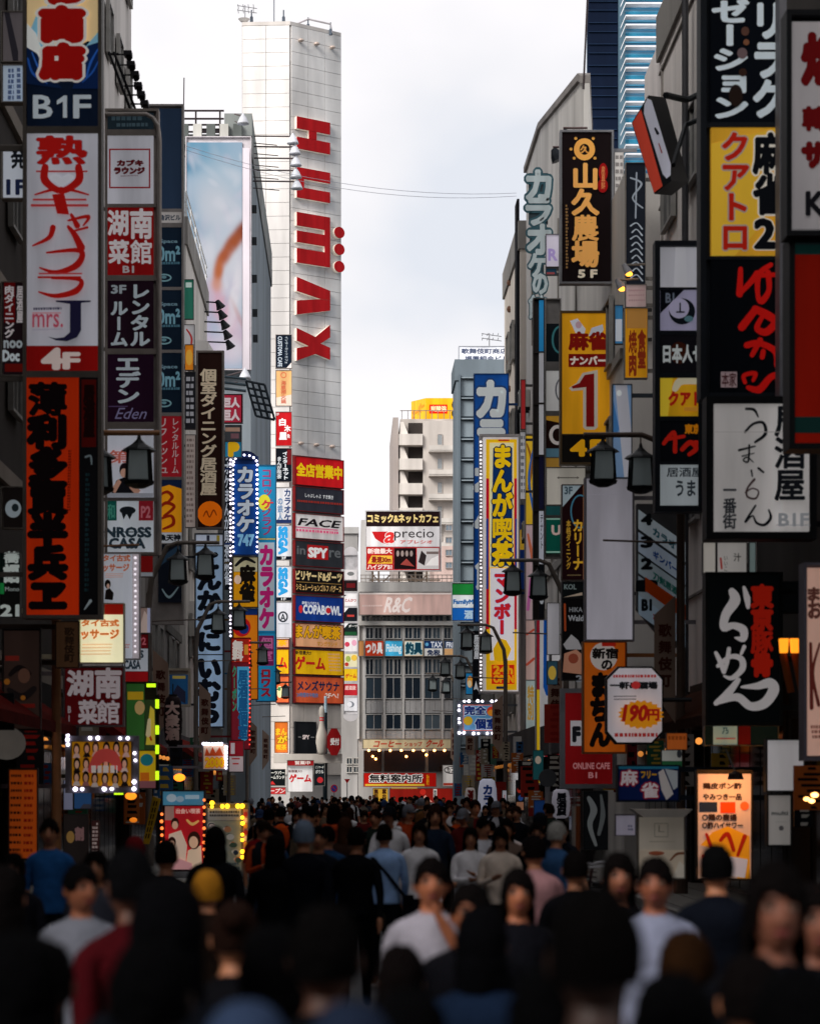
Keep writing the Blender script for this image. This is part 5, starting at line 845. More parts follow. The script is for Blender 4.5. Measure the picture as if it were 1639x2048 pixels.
sign('black vertical sign with gold ring emblem and four gold characters, marked 5F', 61, (1117, 266, 1224, 572), [((1121, 271, 1218, 566), '110a0b', [('O', (1166, 304, 21, 22, 11), 'cf9448'), ('h', '久', (1158, 297, 1174, 312), 'b07c3c', .05)] + [('E', (1166 + 27 * math.cos(R(a)), 304 + 28 * math.sin(R(a)), 3, 3), 'b0803c') for a in (-50, -130, 140, 40, 180)] + [('v', '山久農場', (1141, 332, 1194, 538), 'd09650', .045), ('E', (1203, 350, 9, 18), '7c0f10'), ('E', (1202, 377, 10, 14), '7c0f10'), ('v', '産直鮮', (1199, 338, 1207, 384), 'b06a40', .02), ('h', '5 F', (1154, 545, 1190, 560), 'b9ae9c', .05)] + lines(1128, 414, 1133, 545, 20, '7a5c3a', 9))], frame='8b8c90', fw=4, T=.3, side='R', k=1.6)
for i, (x, y) in enumerate([(1128, 270), (1108, 308)]):
    f = front(62); t = thing('floodlight', '%s black floodlight clipped at the top left of the gold-lettered black sign' % ('upper', 'lower')[i], 'floodlight', f.w(x + 30, y - 16)); mb = MB(); mb.tube([f.w(x + (46 if i == 0 else 14), y - 14), f.w(x - 2, y - 14), f.w(x, y - 4)], .03, mat('6a5654', 'metal'), 6); part('arm', mb, t)
    mb = MB(); mb.tube([f.w(x - 2, y - 10), f.w(x + 4, y + 2), f.w(x + 9, y + 12)], [.07, .16, .2], mat('0f1822', 'metal'), 10); part('lamp_head', mb, t)
sign('orange-yellow mahjong sign with a huge dark red number 1 over a black 4F strip', 61.5, (1117, 626, 1224, 932), [((1121, 631, 1219, 871), 'd3941a', [('P', [(1137, 646), (1152, 641), (1168, 662), (1166, 672), (1148, 670)], 'b8b8c0'), ('E', (1154, 654, 6, 7), 'a88a94'), ('P', [(1180, 660), (1202, 653), (1204, 664), (1196, 676), (1174, 676)], 'a9acb4'), ('h', '麻雀', (1136, 669, 1209, 703), '70130c', .06), ('R', (1134, 712, 1211, 738), '6a0e0c'), ('h', 'ナンバー', (1138, 717, 1208, 733), 'c9bcb0', .06), ('P', [(1135, 780), (1150, 770), (1162, 750), (1192, 744), (1192, 858), (1186, 863), (1168, 863), (1163, 858), (1163, 784), (1140, 786)], 'a8a094'), ('P', [(1140, 777), (1156, 770), (1166, 754), (1185, 751), (1185, 857), (1169, 857), (1169, 778), (1142, 781)], '6c0f10')], 'orange-yellow panel'), ((1121, 873, 1219, 928), '100e0c', [('h', '4', (1140, 884, 1168, 914), 'd99c16', .05), ('h', 'F', (1180, 884, 1206, 914), 'd99c16', .05)], 'black strip reading 4F')], frame='6a5638', fw=4, T=.32, side='R', k=1.6, ybr=(660, 840))
sign('plain cream strip sign with one tiny dark line below the black 4F strip', 62, (1090, 936, 1170, 1012), [((1092, 938, 1168, 1010), 'b3aea4', [('R', (1114, 956, 1152, 958), '5a564e'), ('P', [(1112, 957), (1116, 954), (1116, 960)], '5a564e'), ('P', [(1156, 957), (1152, 954), (1152, 960)], '5a564e')])], frame='8f8b84', fw=1, T=.2, side='R')
sign('dark maroon sign with gold katakana and a grey upper corner', 60.5, (1121, 971, 1169, 1162), [((1123, 973, 1163, 1160), '1c090c', [('P', [(1123, 973), (1160, 973), (1123, 1016)], '8c9aa0'), ('h', '3F', (1127, 976, 1142, 990), '3a4a54', .04), ('O', (1158, 1025, 20, 34, 3), '3a6a80'), ('v', 'カリーナ', (1143, 1040, 1164, 1142), 'c99a2c', .04), ('v', '本格ダイニング', (1130, 1042, 1139, 1140), 'a9822c', .03)] + lines(1132, 1150, 1160, 1154, 1, '6a5a3c', 2)), ((1164, 973, 1168, 1160), 'a86a3c', [])], frame='5f5048', fw=1, T=.25, side='R')
sign('narrow column of mixed small signs behind the orange-yellow sign', 68, (1088, 600, 1120, 1118), [((1090, 650, 1118, 726), '0a1014', [('O', (1118, 682, 17, 28, 4), '2c5a5e')]), ((1090, 744, 1118, 824), 'aaa9a8', [('O', (1122, 782, 14, 24, 3), '4a4a50')]), ((1090, 834, 1118, 898), '1a0c0a', [('P', [(1090, 834), (1118, 834), (1118, 848), (1090, 842)], 'a87c2a'), ('O', (1113, 872, 17, 20, 7), 'b0a8a4')]), ((1090, 899, 1118, 916), '4a6a7a', []), ((1090, 918, 1118, 936), '9a7430', []), ((1090, 974, 1118, 1032), '1c4a4c', []), ((1090, 1038, 1118, 1108), '0c4f42', [('R', (1090, 1038, 1118, 1041), '8ab4a4'), ('R', (1090, 1104, 1118, 1107), '8ab4a4'), ('h', 'U', (1102, 1053, 1118, 1071), 'c0a8a0', .05)])], name='sign_tower', frame='7d7a78', fw=2, T=.25, side='R')
# free-standing karaoke letters on a post
f = front(74); t = thing('letter_sign', 'column of grey-white karaoke letters with dark outlines mounted on a tall post', 'sign', f.w(1068, 700))
for i, (c, b) in enumerate(zip('カラオケの館', [(1052, 346, 1098, 402), (1052, 402, 1098, 452), (1054, 454, 1098, 510), (1056, 512, 1090, 556), (1064, 552, 1092, 590), (1056, 594, 1090, 640)])):
    mb = MB(); put_text(mb, f, 'h', c, b, .22, mat('34525c', 'panel'), .12); put_text(mb, f, 'h', c, b, .2, mat('34525c', 'panel'), .1); put_text(mb, f, 'h', c, b, .235, mat('a9b6ba', 'panel', k=1.7), .05); po = part('letter', mb, t)
    mb = MB(); f.slab(mb, b[0] + 4, b[1] + 3, b[2] - 4, b[3] - 2, .05, .18, mat('3a4a52', 'metal')); part('letter_back', mb, t)
mb = MB(); f.slab(mb, 1062, 350, 1070, 690, -.1, .04, mat('9c948c', 'metal')); part('mount', mb, t)
sign('tall dark post sign with one blue and several grey-white segments', 66.5, (1064, 600, 1087, 1240), [((1076, 604, 1085, 706), '2478ac', []), ((1076, 709, 1085, 808), 'a9a9ae', []), ((1076, 812, 1085, 912), 'b4b4b8', []), ((1076, 916, 1085, 1020), '14142a', []), ((1076, 1024, 1085, 1130), 'a8aab4', [('v', 'テナント', (1078, 1030, 1084, 1100), '3a3e4a', .02)]), ((1076, 1132, 1085, 1236), '0c0e12', [('E', (1081, 1196, 5, 14), 'a0a4aa')])], name='sign_tower', frame='38322f', fw=2, T=.3)
sign('huge manga cafe sign with yellow characters on blue and red characters on white', 89, (957, 872, 1037, 1388), [
    ((964, 878, 1034, 1383), 'c9c5c4', [('R', (970, 882, 1031, 1381), 'dcae18'), ('R', (970, 960, 976, 1260), 'a8142a'), ('R', (1026, 960, 1031, 1260), 'a8142a'), ('R', (970, 1040, 974.5, 1180), '1c3a80'), ('R', (1027.5, 1040, 1031, 1180), '1c3a80'), ('R', (977, 889, 1025, 1137), 'd8cfa0'), ('P', [(984, 900), (1018, 896), (1022, 900), (1022, 1134), (980, 1134)], '0f2c5c'),
      ('v', 'まんが喫茶', (982, 892, 1022, 1134), 'e6bc12', .048, '0c2038', .05), ('R', (978, 1139, 1026, 1322), 'dcd8dc'), ('v', 'マンボー', (986, 1146, 1018, 1272), 'bb1c28', .06, '9a9ac4', .03), ('P', [(986, 1322), (984, 1300), (996, 1278), (1010, 1282), (1020, 1300), (1012, 1320), (998, 1326)], 'e2b018'), ('R', (981, 1331, 1026, 1369), 'c42412'), ('h', '24h', (985, 1333, 1022, 1349), 'e6a018', .05), ('h', 'OPEN', (985, 1352, 1024, 1366), 'e6a018', .06), ('R', (990, 1374, 1012, 1379), '1c2440'), ('R', (994, 883, 1016, 886), 'a82a1c')])], frame='c6c2c2', fw=3, T=.5, side='R', k=1.6, em=.38)
t = thing('light_strip', 'close row of white lights along the left edge of the huge manga cafe sign', 'light strip', front(88.4).w(961, 1386)); mb = MB(); f = front(88.4); mb.tube([f.w(961, 880), f.w(961, 1386)], .05, mat('b8b4b8', 'metal'), 6); part('rail', mb, t)
led_mesh((.045, 'fff8fc', [(961, 884 + i * 7.2) for i in range(70)], .9), f, 0, t)
sign('tall dark blue karaoke sign behind the huge manga cafe sign', 89.8, (946, 750, 1016, 1246), [((948, 752, 1014, 1244), '15478e', [('h', 'カ', (955, 768, 1006, 834), 'b4b9b9', .07, '1e3a66', .05), ('h', 'カ', (955, 768, 1006, 834), 'b4b9b9', .07), ('h', 'ラ', (957, 846, 1005, 905), 'b4b9b9', .07, '1e3a66', .05), ('h', 'オ', (948, 930, 1000, 990), 'b4b9b9', .07), ('h', 'ケ', (948, 1020, 1000, 1080), 'b4b9b9', .07), ('h', '館', (950, 1120, 1000, 1180), 'b4b9b9', .05)])], frame='1c4a86', fw=2, T=.35, side='R', k=1.6)
sign('convenience store sign with green, white and blue stripes', 119, (902, 1166, 948, 1244), [((904, 1168, 946, 1190), '15692c', []), ((904, 1191, 946, 1216), 'd5dade', [('h', 'FamilyM', (906, 1200, 945, 1211), '1f5a96', .05)]), ((904, 1217, 946, 1241), '1254a0', [('h', '酒', (928, 1222, 944, 1238), 'a9c4d8', .05)])], frame='b4bcc0', fw=1, T=.3, side='R', k=1.5, em=.1)
sign('small blue and orange round-pictured sign under the far lanterns', 112, (930, 1345, 946, 1390), [((931, 1347, 945, 1388), '1c74a8', [('E', (939, 1364, 6, 12), 'c88a3c'), ('E', (938, 1368, 4, 7), 'd8c8a0')])], frame='4a4c50', fw=1, T=.2)
sign('black sign with grey leaf print beside the huge manga cafe sign', 108, (944, 1262, 960, 1402), [((945, 1264, 959, 1400), '0a0c10', [('v', '居酒屋', (947, 1270, 957, 1318), 'a9acb0', .04), ('P', [(946, 1380), (951, 1362), (957, 1384), (952, 1378)], 'a9acb0')])], frame='2a2c30', fw=1, T=.2)
sign('lit blue private room sign surrounded by white square lights', 92, (913, 1402, 1004, 1472), [((925, 1410, 996, 1462), '5f97c0', [('E', (935, 1442, 9, 9), 'd8b02c'), ('E', (983, 1423, 11, 10), 'c83c20'), ('E', (981, 1426, 7, 6), 'e0902c'), ('h', '完全', (928, 1413, 970, 1430), '142c6c', .05, 'c9d4dc', .06), ('h', '個室', (949, 1438, 992, 1458), '142c6c', .05, 'c9d4dc', .06), ('L', (925, 1410, 996, 1462), 'c05a3a', 1.5)], None, .25)], frame='6a7078', fw=3, T=.3, side='R', bulbs=(.055, 'f6f0ff', [(917, 1412), (917, 1421), (917, 1438), (917, 1446), (917, 1466), (926, 1466), (945, 1467), (955, 1467), (973, 1467), (983, 1467), (1000, 1467), (927, 1403), (936, 1403), (954, 1403), (963, 1403), (982, 1403), (991, 1403)], 5))
sign('tall white blue and yellow comic cafe sign cut off by the orange noodle sign', 76, (1069, 1238, 1130, 1570), [((1071, 1242, 1128, 1566), 'bcbabc', [('R', (1071, 1242, 1077, 1380), '8c1426'), ('R', (1071, 1380, 1077, 1566), 'd9b418'), ('P', [(1085, 1242), (1091, 1242), (1091, 1350), (1100, 1372), (1128, 1372), (1128, 1392), (1090, 1392), (1084, 1375)], '114a96'), ('P', [(1100, 1342), (1126, 1340), (1128, 1376), (1098, 1378)], 'd9ac18'), ('R', (1098, 1356, 1126, 1359), '1c1c20'), ('P', [(1108, 1400), (1114, 1412), (1118, 1440), (1106, 1464), (1092, 1450), (1098, 1430), (1106, 1425)], 'd9b018'), ('E', (1116, 1462, 12, 30), 'd4cec8'), ('P', [(1104, 1470), (1120, 1448), (1128, 1450), (1128, 1480), (1112, 1492)], '1a1a1e'), ('E', (1114, 1468, 7, 14), 'c9b8ac'), ('h', 'マン', (1088, 1508, 1128, 1532), 'a81c28', .06), ('R', (1096, 1542, 1128, 1566), 'a01c20')])], frame='a9a8aa', fw=2, T=.35, side='R', k=1.5)
sign('slim pale poster sign with pink and yellow print left of the comic cafe sign', 84, (1048, 870, 1070, 1480), [((1050, 874, 1068, 1050), 'd2aa2c', [('S', [(1052, 890), (1062, 930), (1054, 980)], [3, 6, 3], '8a5a20'), ('S', [(1064, 900), (1056, 960), (1066, 1030)], [2, 5, 4], '2a5aa0')]), ((1050, 1052, 1068, 1240), 'b9a0a4', [('S', [(1054, 1070), (1064, 1120)], [4, 8], 'c0684c'), ('S', [(1060, 1160), (1054, 1220)], [6, 6], 'a85a90')]), ((1050, 1242, 1068, 1360), 'c4a49c', [('S', [(1052, 1270), (1066, 1260)], [4, 4], 'b04a38'), ('S', [(1052, 1330), (1066, 1318)], [5, 5], 'b04a38')]), ((1050, 1362, 1068, 1476), 'a4b2b0', [('v', '特別', (1053, 1372, 1066, 1440), 'b08a3c', .04)])], frame='8a8482', fw=2, T=.3, side='R')
sign('dark restaurant sign column with a steak photo and pale serif print', 58, (1121, 1164, 1166, 1362), [((1123, 1166, 1164, 1196), '0c0f10', [('h', 'KOL', (1126, 1170, 1150, 1180), '6a7676', .03), ('P', [(1124, 1196), (1162, 1186), (1162, 1192)], '9a8a7a')]), ((1123, 1198, 1164, 1360), '0a0809', [('h', 'HIKA', (1136, 1216, 1162, 1225), '7a7c80', .02), ('h', 'Wald', (1134, 1232, 1164, 1243), '8c8e92', .03), ('S', [(1127, 1210), (1128, 1262)], [4, 4], '8a3a1c'), ('P', [(1124, 1290), (1140, 1270), (1154, 1282), (1162, 1300), (1130, 1300)], '8e8c8e'), ('P', [(1123, 1345), (1126, 1308), (1150, 1300), (1164, 1312), (1164, 1350)], 'a0705a'), ('E', (1144, 1318, 10, 10), '7a3a2a'), ('h', '2', (1150, 1352, 1162, 1364), '7c7e84', .04)])], frame='2c2a2c', fw=2, T=.25, side='R')
sign('plain blank light grey vertical sign in front of the orange noodle sign', 50, (1166, 958, 1264, 1284), [((1170, 960, 1260, 1281), 'a4a1aa', [('R', (1170, 992, 1260, 993), '98959e')])], frame='7a777c', fw=3, T=.35, side='R', k=1.65)
sign('orange vertical sign with white round mark and black brush hiragana', 51.5, (1162, 1284, 1250, 1508), [((1166, 1286, 1246, 1504), 'b35514', [('E', (1204, 1314, 27, 28), 'b3aba6'), ('h', '新宿', (1182, 1298, 1232, 1318), '14100f', .05), ('h', 'の', (1200, 1322, 1220, 1340), '14100f', .05), ('v', 'まちん', (1176, 1346, 1216, 1494), '0e0908', .08), ('R', (1200, 1286, 1228, 1294), 'a02014')])], frame='a86a3c', fw=3, T=.3, side='R', k=1.6)
sign('red online cafe sign in a white frame marked F and B1', 54, (1118, 1378, 1230, 1577), [((1128, 1384, 1224, 1568), '760f12', [('P', [(1138, 1442), (1160, 1442), (1160, 1492), (1138, 1492)], 'a9a6aa'), ('h', 'F', (1144, 1456, 1156, 1482), '16181c', .08), ('h', 'ONLINE CAFE', (1143, 1526, 1216, 1538), 'b0777a', .03), ('h', 'B1', (1174, 1545, 1190, 1556), 'b0777a', .03)])], frame='93979e', fw=9, T=.3, side='R')
f = front(39.5); t = thing('sign', 'white eight-sided pub sign with an orange burst and a price of 190 yen', 'sign', f.w(1265, 1488)); oc = [(1232, 1334), (1300, 1334), (1322, 1358), (1322, 1466), (1300, 1489), (1228, 1489), (1208, 1466), (1208, 1358)]
mb = MB(); f.poly(mb, oc[::-1], 0, .22, mat('0a0c10', 'metal')); part('frame', mb, t); inn = [(1265 + (x - 1265) * .94, 1411 + (y - 1411) * .95) for x, y in oc]
mb = MB(); f.poly(mb, inn[::-1], .221, .25, mat('c6c3ca', 'panel', .25, 1.5)); po = part('panel', mb, t); bst = []
for i in range(40): a = i / 40 * 6.2832; r = (1.0 if i % 2 else .86); bst.append((1274 + 46 * r * math.cos(a), 1431 + 29 * r * math.sin(a)))
mb = MB(); draw(mb, f, lines(1222, 1350, 1306, 1356, 1, 'a02a28', 3, .9) + [('h', '一軒め酒場', (1216, 1366, 1308, 1379), '16181c', .08), ('E', (1266, 1372, 9, 8), 'b03030')] + lines(1222, 1392, 1266, 1404, 2, '3a3c44', 4, .4) + [('P', bst[::-1], 'e8941a'), ('h', '190', (1238, 1413, 1284, 1443), 'a01c14', .05, None, 0, .15), ('h', '円', (1288, 1421, 1309, 1442), 'a01c14', .05)] + lines(1222, 1466, 1306, 1474, 1, 'a02a28', 6, .9), .25, .25); part('lettering', mb, po)
mb = MB(); mb.tube([f.w(1322, 1400, .1), f.w(1380, 1400, .1)], .04, mat('14161a', 'metal'), 6); part('bracket', mb, t)
# diagonal floor guide
f = front(45.5); t = thing('sign', 'floor guide sign of slanting grey strips numbered 4 to B1', 'sign', f.w(1320, 1280)); mb = MB(); f.poly(mb, [(1270, 1220), (1330, 1292), (1368, 1300), (1368, 1010), (1270, 1010)], 0, .2, mat('4a4a4c', 'metal')); part('frame', mb, t)
rows = [(1030, '4', 'a8b4bc', 'カラオケ', '2a6a7a'), (1075, '3', '9aa8b8', 'ギンバーズ', '1a4a9a'), (1118, '2', '8e9ca4', '刀剣居酒屋', '2a7a6e'), (1162, '1', '8a96a0', '', 'c85a14'), (1200, 'B1', '8ea0b0', 'さくら亭', 'a8321c')]
for y, n_, c, s_, c2 in rows:
    mb = MB(); f.poly(mb, [(1273, y + 30), (1366, y + 96), (1366, y + 58), (1273, y - 8)], .205, .25, mat(c, 'panel', .12, 1.3)); po = part('panel', mb, t)
    mb = MB(); put_text(mb, PL(0, 45.5), 'h', n_, (1280, y + 2, 1298, y + 22), .256, mat('14181e', 'print'), .07)
    if s_:
        g = glyph(s_)[3]; U0, V0 = f.u(1302), f.v(y + 42); W_ = f.u(1362) - U0; Hh = f.v(y) - f.v(y + 15)
        put_glyph(mb, f, s_, lambda x, yy: (U0 + (x - g[0]) / (g[2] - g[0]) * W_, V0 + (yy - g[1]) / (g[3] - g[1]) * Hh - (x - g[0]) / (g[2] - g[0]) * W_ * .7), .257, mat(c2, 'print'), .05)
    else: mb.add([f.w(*p, .258) for p in ((1286, y + 22), (1366, y + 80), (1366, y + 50), (1286, y - 6))], [(0, 1, 2, 3)], mat('c84c12', 'print'))
    part('lettering', mb, po)
# ramen sign
sign('black ramen sign with big white brush hiragana and red side characters', 36, (1403, 1148, 1556, 1452), [((1410, 1152, 1551, 1446), '060809', [
    ('S', [(1480, 1178), (1486, 1200), (1488, 1218)], [6, 13, 7], 'b9b4b4'), ('S', [(1456, 1186), (1462, 1204), (1444, 1232), (1440, 1258), (1458, 1254), (1478, 1262), (1478, 1280), (1462, 1278)], [14, 22, 18, 15, 13, 17, 14, 3], 'b9b4b4'),
    ('S', [(1424, 1308), (1432, 1324), (1440, 1346)], [7, 10, 9], 'b9b4b4'), ('S', [(1450, 1300), (1446, 1326), (1440, 1346)], [8, 9, 8], 'b9b4b4'), ('S', [(1428, 1334), (1452, 1316), (1474, 1320), (1476, 1340), (1456, 1358), (1440, 1354)], [8, 9, 12, 13, 9, 4], 'b9b4b4'), ('S', [(1480, 1296), (1474, 1310)], [8, 6], 'b9b4b4'),
    ('S', [(1468, 1362), (1448, 1388), (1424, 1408)], [10, 16, 10], 'b9b4b4'), ('S', [(1430, 1406), (1466, 1396), (1492, 1414), (1520, 1408), (1538, 1382), (1530, 1368), (1506, 1374), (1474, 1376)], [8, 16, 16, 20, 22, 20, 14, 4], 'b9b4b4'), ('v', '東京豚骨', (1494, 1174, 1536, 1354), 'a01c0e', .075)]), ], frame='0f1718', fw=6, T=.35, side='R', k=1.6)
sg('black wall board between the ramen sign and the pink lit sign', 37, (1555, 1166, 1600, 1228), '050607', [], frame='0a0c0e', T=.3)
sg('small restaurant plaque in green white and red under the ramen sign', 36.6, (1404, 1452, 1552, 1492), '101a16', [('R', (1422, 1450, 1470, 1490), '95a89a'), ('h', '乃', (1440, 1456, 1452, 1468), '2a4a4c', .03), ('R', (1428, 1476, 1466, 1479), 'a05a50'), ('R', (1472, 1450, 1496, 1490), '58100c')], T=.2)
for x0, x1, c, it, lb in ((1402, 1428, 'b2aca4', [], 'narrow blank cream panel under the wide white pub sign'), (1430, 1490, 'ada8a4', [('S', [(1438, 1118), (1440, 1138)], [4, 4], '9a3a34'), ('v', 'いいこ', (1444, 1112, 1452, 1144), '5a5854', .02), ('h', '汁', (1464, 1108, 1478, 1124), '4a4844', .03)], 'cream panel with fine red and black characters'), (1494, 1508, '7a8a88', [], 'thin grey green panel under the wide white pub sign')):
    sg(lb, 37.4, (x0, 1086, x1, 1150), c, it, T=.15, frame='3a3836')
# right-edge lit sign
sign('pink lit sign with dark serif letters at the lower right edge', 30, (1596, 1130, 1700, 1522), [((1602, 1140, 1692, 1512), 'cfa493', [('h', 'まっさ', (1606, 1180, 1690, 1204), '4a2a24', .06), ('h', 'お昼も', (1606, 1206, 1690, 1240), '4a2a24', .05), ('S', [(1610, 1290), (1612, 1418)], [6, 8], '4a1c18'), ('S', [(1628, 1290), (1614, 1348), (1626, 1412)], [4, 6, 7], '4a1c18'), ('O', (1646, 1364, 15, 48, 8), '4a1c18')] + lines(1610, 1450, 1690, 1480, 3, '6a4038', 4, .6), None, .3)], frame='5d5a66', fw=6, T=.35, side='R')
sign('blue and navy mahjong sign with tilted white tiles', 38, (1230, 1530, 1356, 1604), [((1233, 1533, 1352, 1600), '0d1c48', [('R', (1233, 1533, 1352, 1538), '2a7a9a'), ('h', '麻', (1238, 1541, 1270, 1570), 'd9ccd0', .035, '8c1428', .08), ('h', '雀', (1279, 1566, 1311, 1595), 'd9ccd0', .035, '8c1428', .08), ('h', 'フリー', (1278, 1543, 1308, 1556), 'c09018', .05), ('P', [(1312, 1545), (1322, 1538), (1342, 1588), (1328, 1600), (1318, 1580)], 'b4aeac'), ('P', [(1325, 1538), (1350, 1542), (1350, 1574), (1342, 1580)], '9ea4a8')], None, .12)], frame='14202e', fw=3, T=.25, side='R')
sign('orange-lit menu board with rows of dark characters and a yellow flame print', 36.2, (1388, 1540, 1500, 1760), [((1391, 1548, 1497, 1756), 'b39a8c', [('h', '鶏皮ポン酢', (1402, 1566, 1478, 1578), '2a1a14', .05), ('h', 'やみつき一品', (1402, 1588, 1478, 1600), '2a1a14', .05), ('R', (1394, 1604, 1430, 1624), '1c2434'), ('R', (1436, 1604, 1466, 1626), 'b83a10'), ('E', (1484, 1612, 9, 9), 'c85a2a'), ('h', '○鶏の唐揚', (1400, 1628, 1468, 1641), '2a1a14', .05), ('h', '○酢ハイサワー', (1400, 1644, 1480, 1657), '2a1a14', .05), ('P', [(1396, 1690), (1420, 1664), (1450, 1652), (1494, 1672), (1494, 1756), (1470, 1756), (1440, 1700)], 'c98a1c'), ('S', [(1408, 1668), (1416, 1690)], [6, 8], '8a1c10'), ('S', [(1436, 1680), (1450, 1668), (1462, 1700)], [7, 9, 7], '8a1c10'), ('S', [(1484, 1672), (1470, 1710)], [9, 6], '8a1c10'), ('S', [(1402, 1712), (1410, 1735)], [10, 12], '8a1c10'), ('P', [(1455, 1712), (1490, 1718), (1484, 1755), (1448, 1750)], 'a8a8b4')])], frame='2a2220', fw=3, T=.2)
lp = bpy.data.lights.new('menu_lamp', 'POINT'); lp.energy = 22; lp.color = (1, .42, .1); lp.shadow_soft_size = .08; lo = bpy.data.objects.new('menu_lamp', lp); COL.objects.link(lo); lo.location = front(35.4).w(1470, 1572)
mb = MB(); p = front(35.4).w(1470, 1566); mb.lathe((p[0], p[1], p[2] + .05), [(.12, 0), (.1, .08), (.03, .12)], mat('2a1c16', 'metal'), 10); mb.tube([(p[0], p[1], p[2] + .15), (p[0], p[1] + .9, p[2] + .5)], .015, mat('14100e', 'metal'), 5); solo('picture_lamp', mb, 'small hooded lamp throwing orange light on the menu board', 'lamp', p)
for r_, c, it, lb, e_ in (((1526, 1478, 1604, 1584), 'c4c2c4', [], 'blank white lit corner sign beside the glowing lanterns', .25), ((1528, 1588, 1578, 1692), 'a4a09c', [('h', 'multi', (1538, 1622, 1570, 1630), '3a3e3e', .03), ('E', (1557, 1656, 5, 5), '4a484a')] + lines(1546, 1642, 1568, 1645, 1, '8a8886', 1), 'small white shop sign with a single dark word and dot', .2)):
    sign(lb, 33, r_, [((r_[0] + 3, r_[1] + 3, r_[2] - 3, r_[3] - 3), c, it, None, e_)], frame='14181a', fw=3, T=.2, k=1.5)
sign('pale standing banner with a crest and a soft food photo', 34.5, (1272, 1622, 1368, 1758), [((1275, 1634, 1365, 1755), 'a49c90', [('L', (1306, 1646, 1334, 1674), '7a7468', 1.5), ('h', 'L', (1314, 1650, 1326, 1664), '7a7468', .0), ('R', (1296, 1682, 1346, 1684), '8e877a'), ('R', (1275, 1700, 1365, 1755), 'b3a694'), ('E', (1310, 1706, 16, 4), '8a4a34'), ('S', [(1338, 1720), (1350, 1708), (1364, 1706)], [3, 5, 5], '6a4430'), ('P', [(1342, 1755), (1356, 1722), (1365, 1730), (1365, 1755)], 'c9c2b4')], None, .12)], name='banner', cat='banner', frame='8a857c', fw=3, T=.12)
mb = MB(); f = front(34.5); f.poly(mb, [(1280, 1634), (1360, 1634), (1378, 1618), (1258, 1618)], -.1, .35, mat('8d8a84', 'panel')); part('cap', mb, LAST)
sign('small white notice beside the flared banner cap', 35.5, (1228, 1628, 1270, 1672), [((1230, 1631, 1268, 1670), '8a8694', [('R', (1234, 1648, 1246, 1654), '9a4a44')] + lines(1254, 1642, 1264, 1662, 3, '4a4a5c', 3))], frame='6a6870', fw=2, T=.08)
# yellow boxes on slanted wall of the right row
f = front(53); 
sg('yellow and brown shop sign partly hidden behind the six-panel stack', 53, (1246, 620, 1292, 760), 'c08618', [('R', (1250, 622, 1290, 660), 'a8783c'), ('v', '焼肉', (1254, 664, 1270, 754), '7a2a14', .05), ('v', '食堂', (1272, 664, 1288, 740), '7a2a14', .05), ('P', [(1246, 700), (1254, 680), (1254, 760), (1246, 760)], 'd08c14')], side='R', T=.25)
sg('pale pink sign above the yellow and brown shop sign', 53.4, (1248, 572, 1290, 618), 'b29a98', lines(1254, 580, 1286, 612, 3, '9a7a7c', 4, .3), side='R', T=.2)
sg('tall black sign with slanted white Latin script behind the two white spotlights', 57, (1248, 330, 1288, 590), '1a1e26', [('S', [(1258, 360), (1280, 372), (1262, 400), (1282, 420)], [3, 4, 3, 3], '8a929c'), ('S', [(1270, 350), (1268, 440)], [3, 3], '8a929c')] + [('S', [(1258 + i % 2 * 3, 456 + i * 13), (1270, 450 + i * 13), (1281, 462 + i * 13)], [3, 2, 3], '9aa2ac') for i in range(9)], side='R', T=.25)
for i, (x, y) in enumerate([(1252, 548), (1238, 578)]):
    f = front(54); t = thing('spotlight', '%s white spotlight with a warm glow in front of the black script sign' % ('upper', 'lower')[i], 'spotlight', f.w(x + 30, y - 30)); mb = MB(); mb.tube([f.w(x + 38, y - 20), f.w(x, y - 18)], .025, mat('8b857c', 'metal'), 6); part('arm', mb, t)
    mb = MB(); mb.tube([f.w(x - 6, y - 20), f.w(x + 4, y - 2)], [.05, .1], mat('b4b4ba', 'metal'), 10); part('lamp_head', mb, t); mb = MB(); mb.ball(f.w(x + 5, y), .08, .08, .05, mat('ffa030', 'glow', 4), 8, 5); part('bulb', mb, t)
sign('long slanting grey white and blue banner behind the right lamp arm', 49, (1222, 770, 1262, 958), [((1224, 772, 1260, 956), '6b87a8', [('P', [(1228, 772), (1252, 772), (1260, 860), (1260, 956), (1246, 956)], 'a4a4ac'), ('E', (1236, 788, 5, 6), 'd8dcdc'), ('P', [(1224, 800), (1236, 860), (1224, 880)], '3a6a9c')])], frame='4c5560', fw=2, T=.15, side='R')
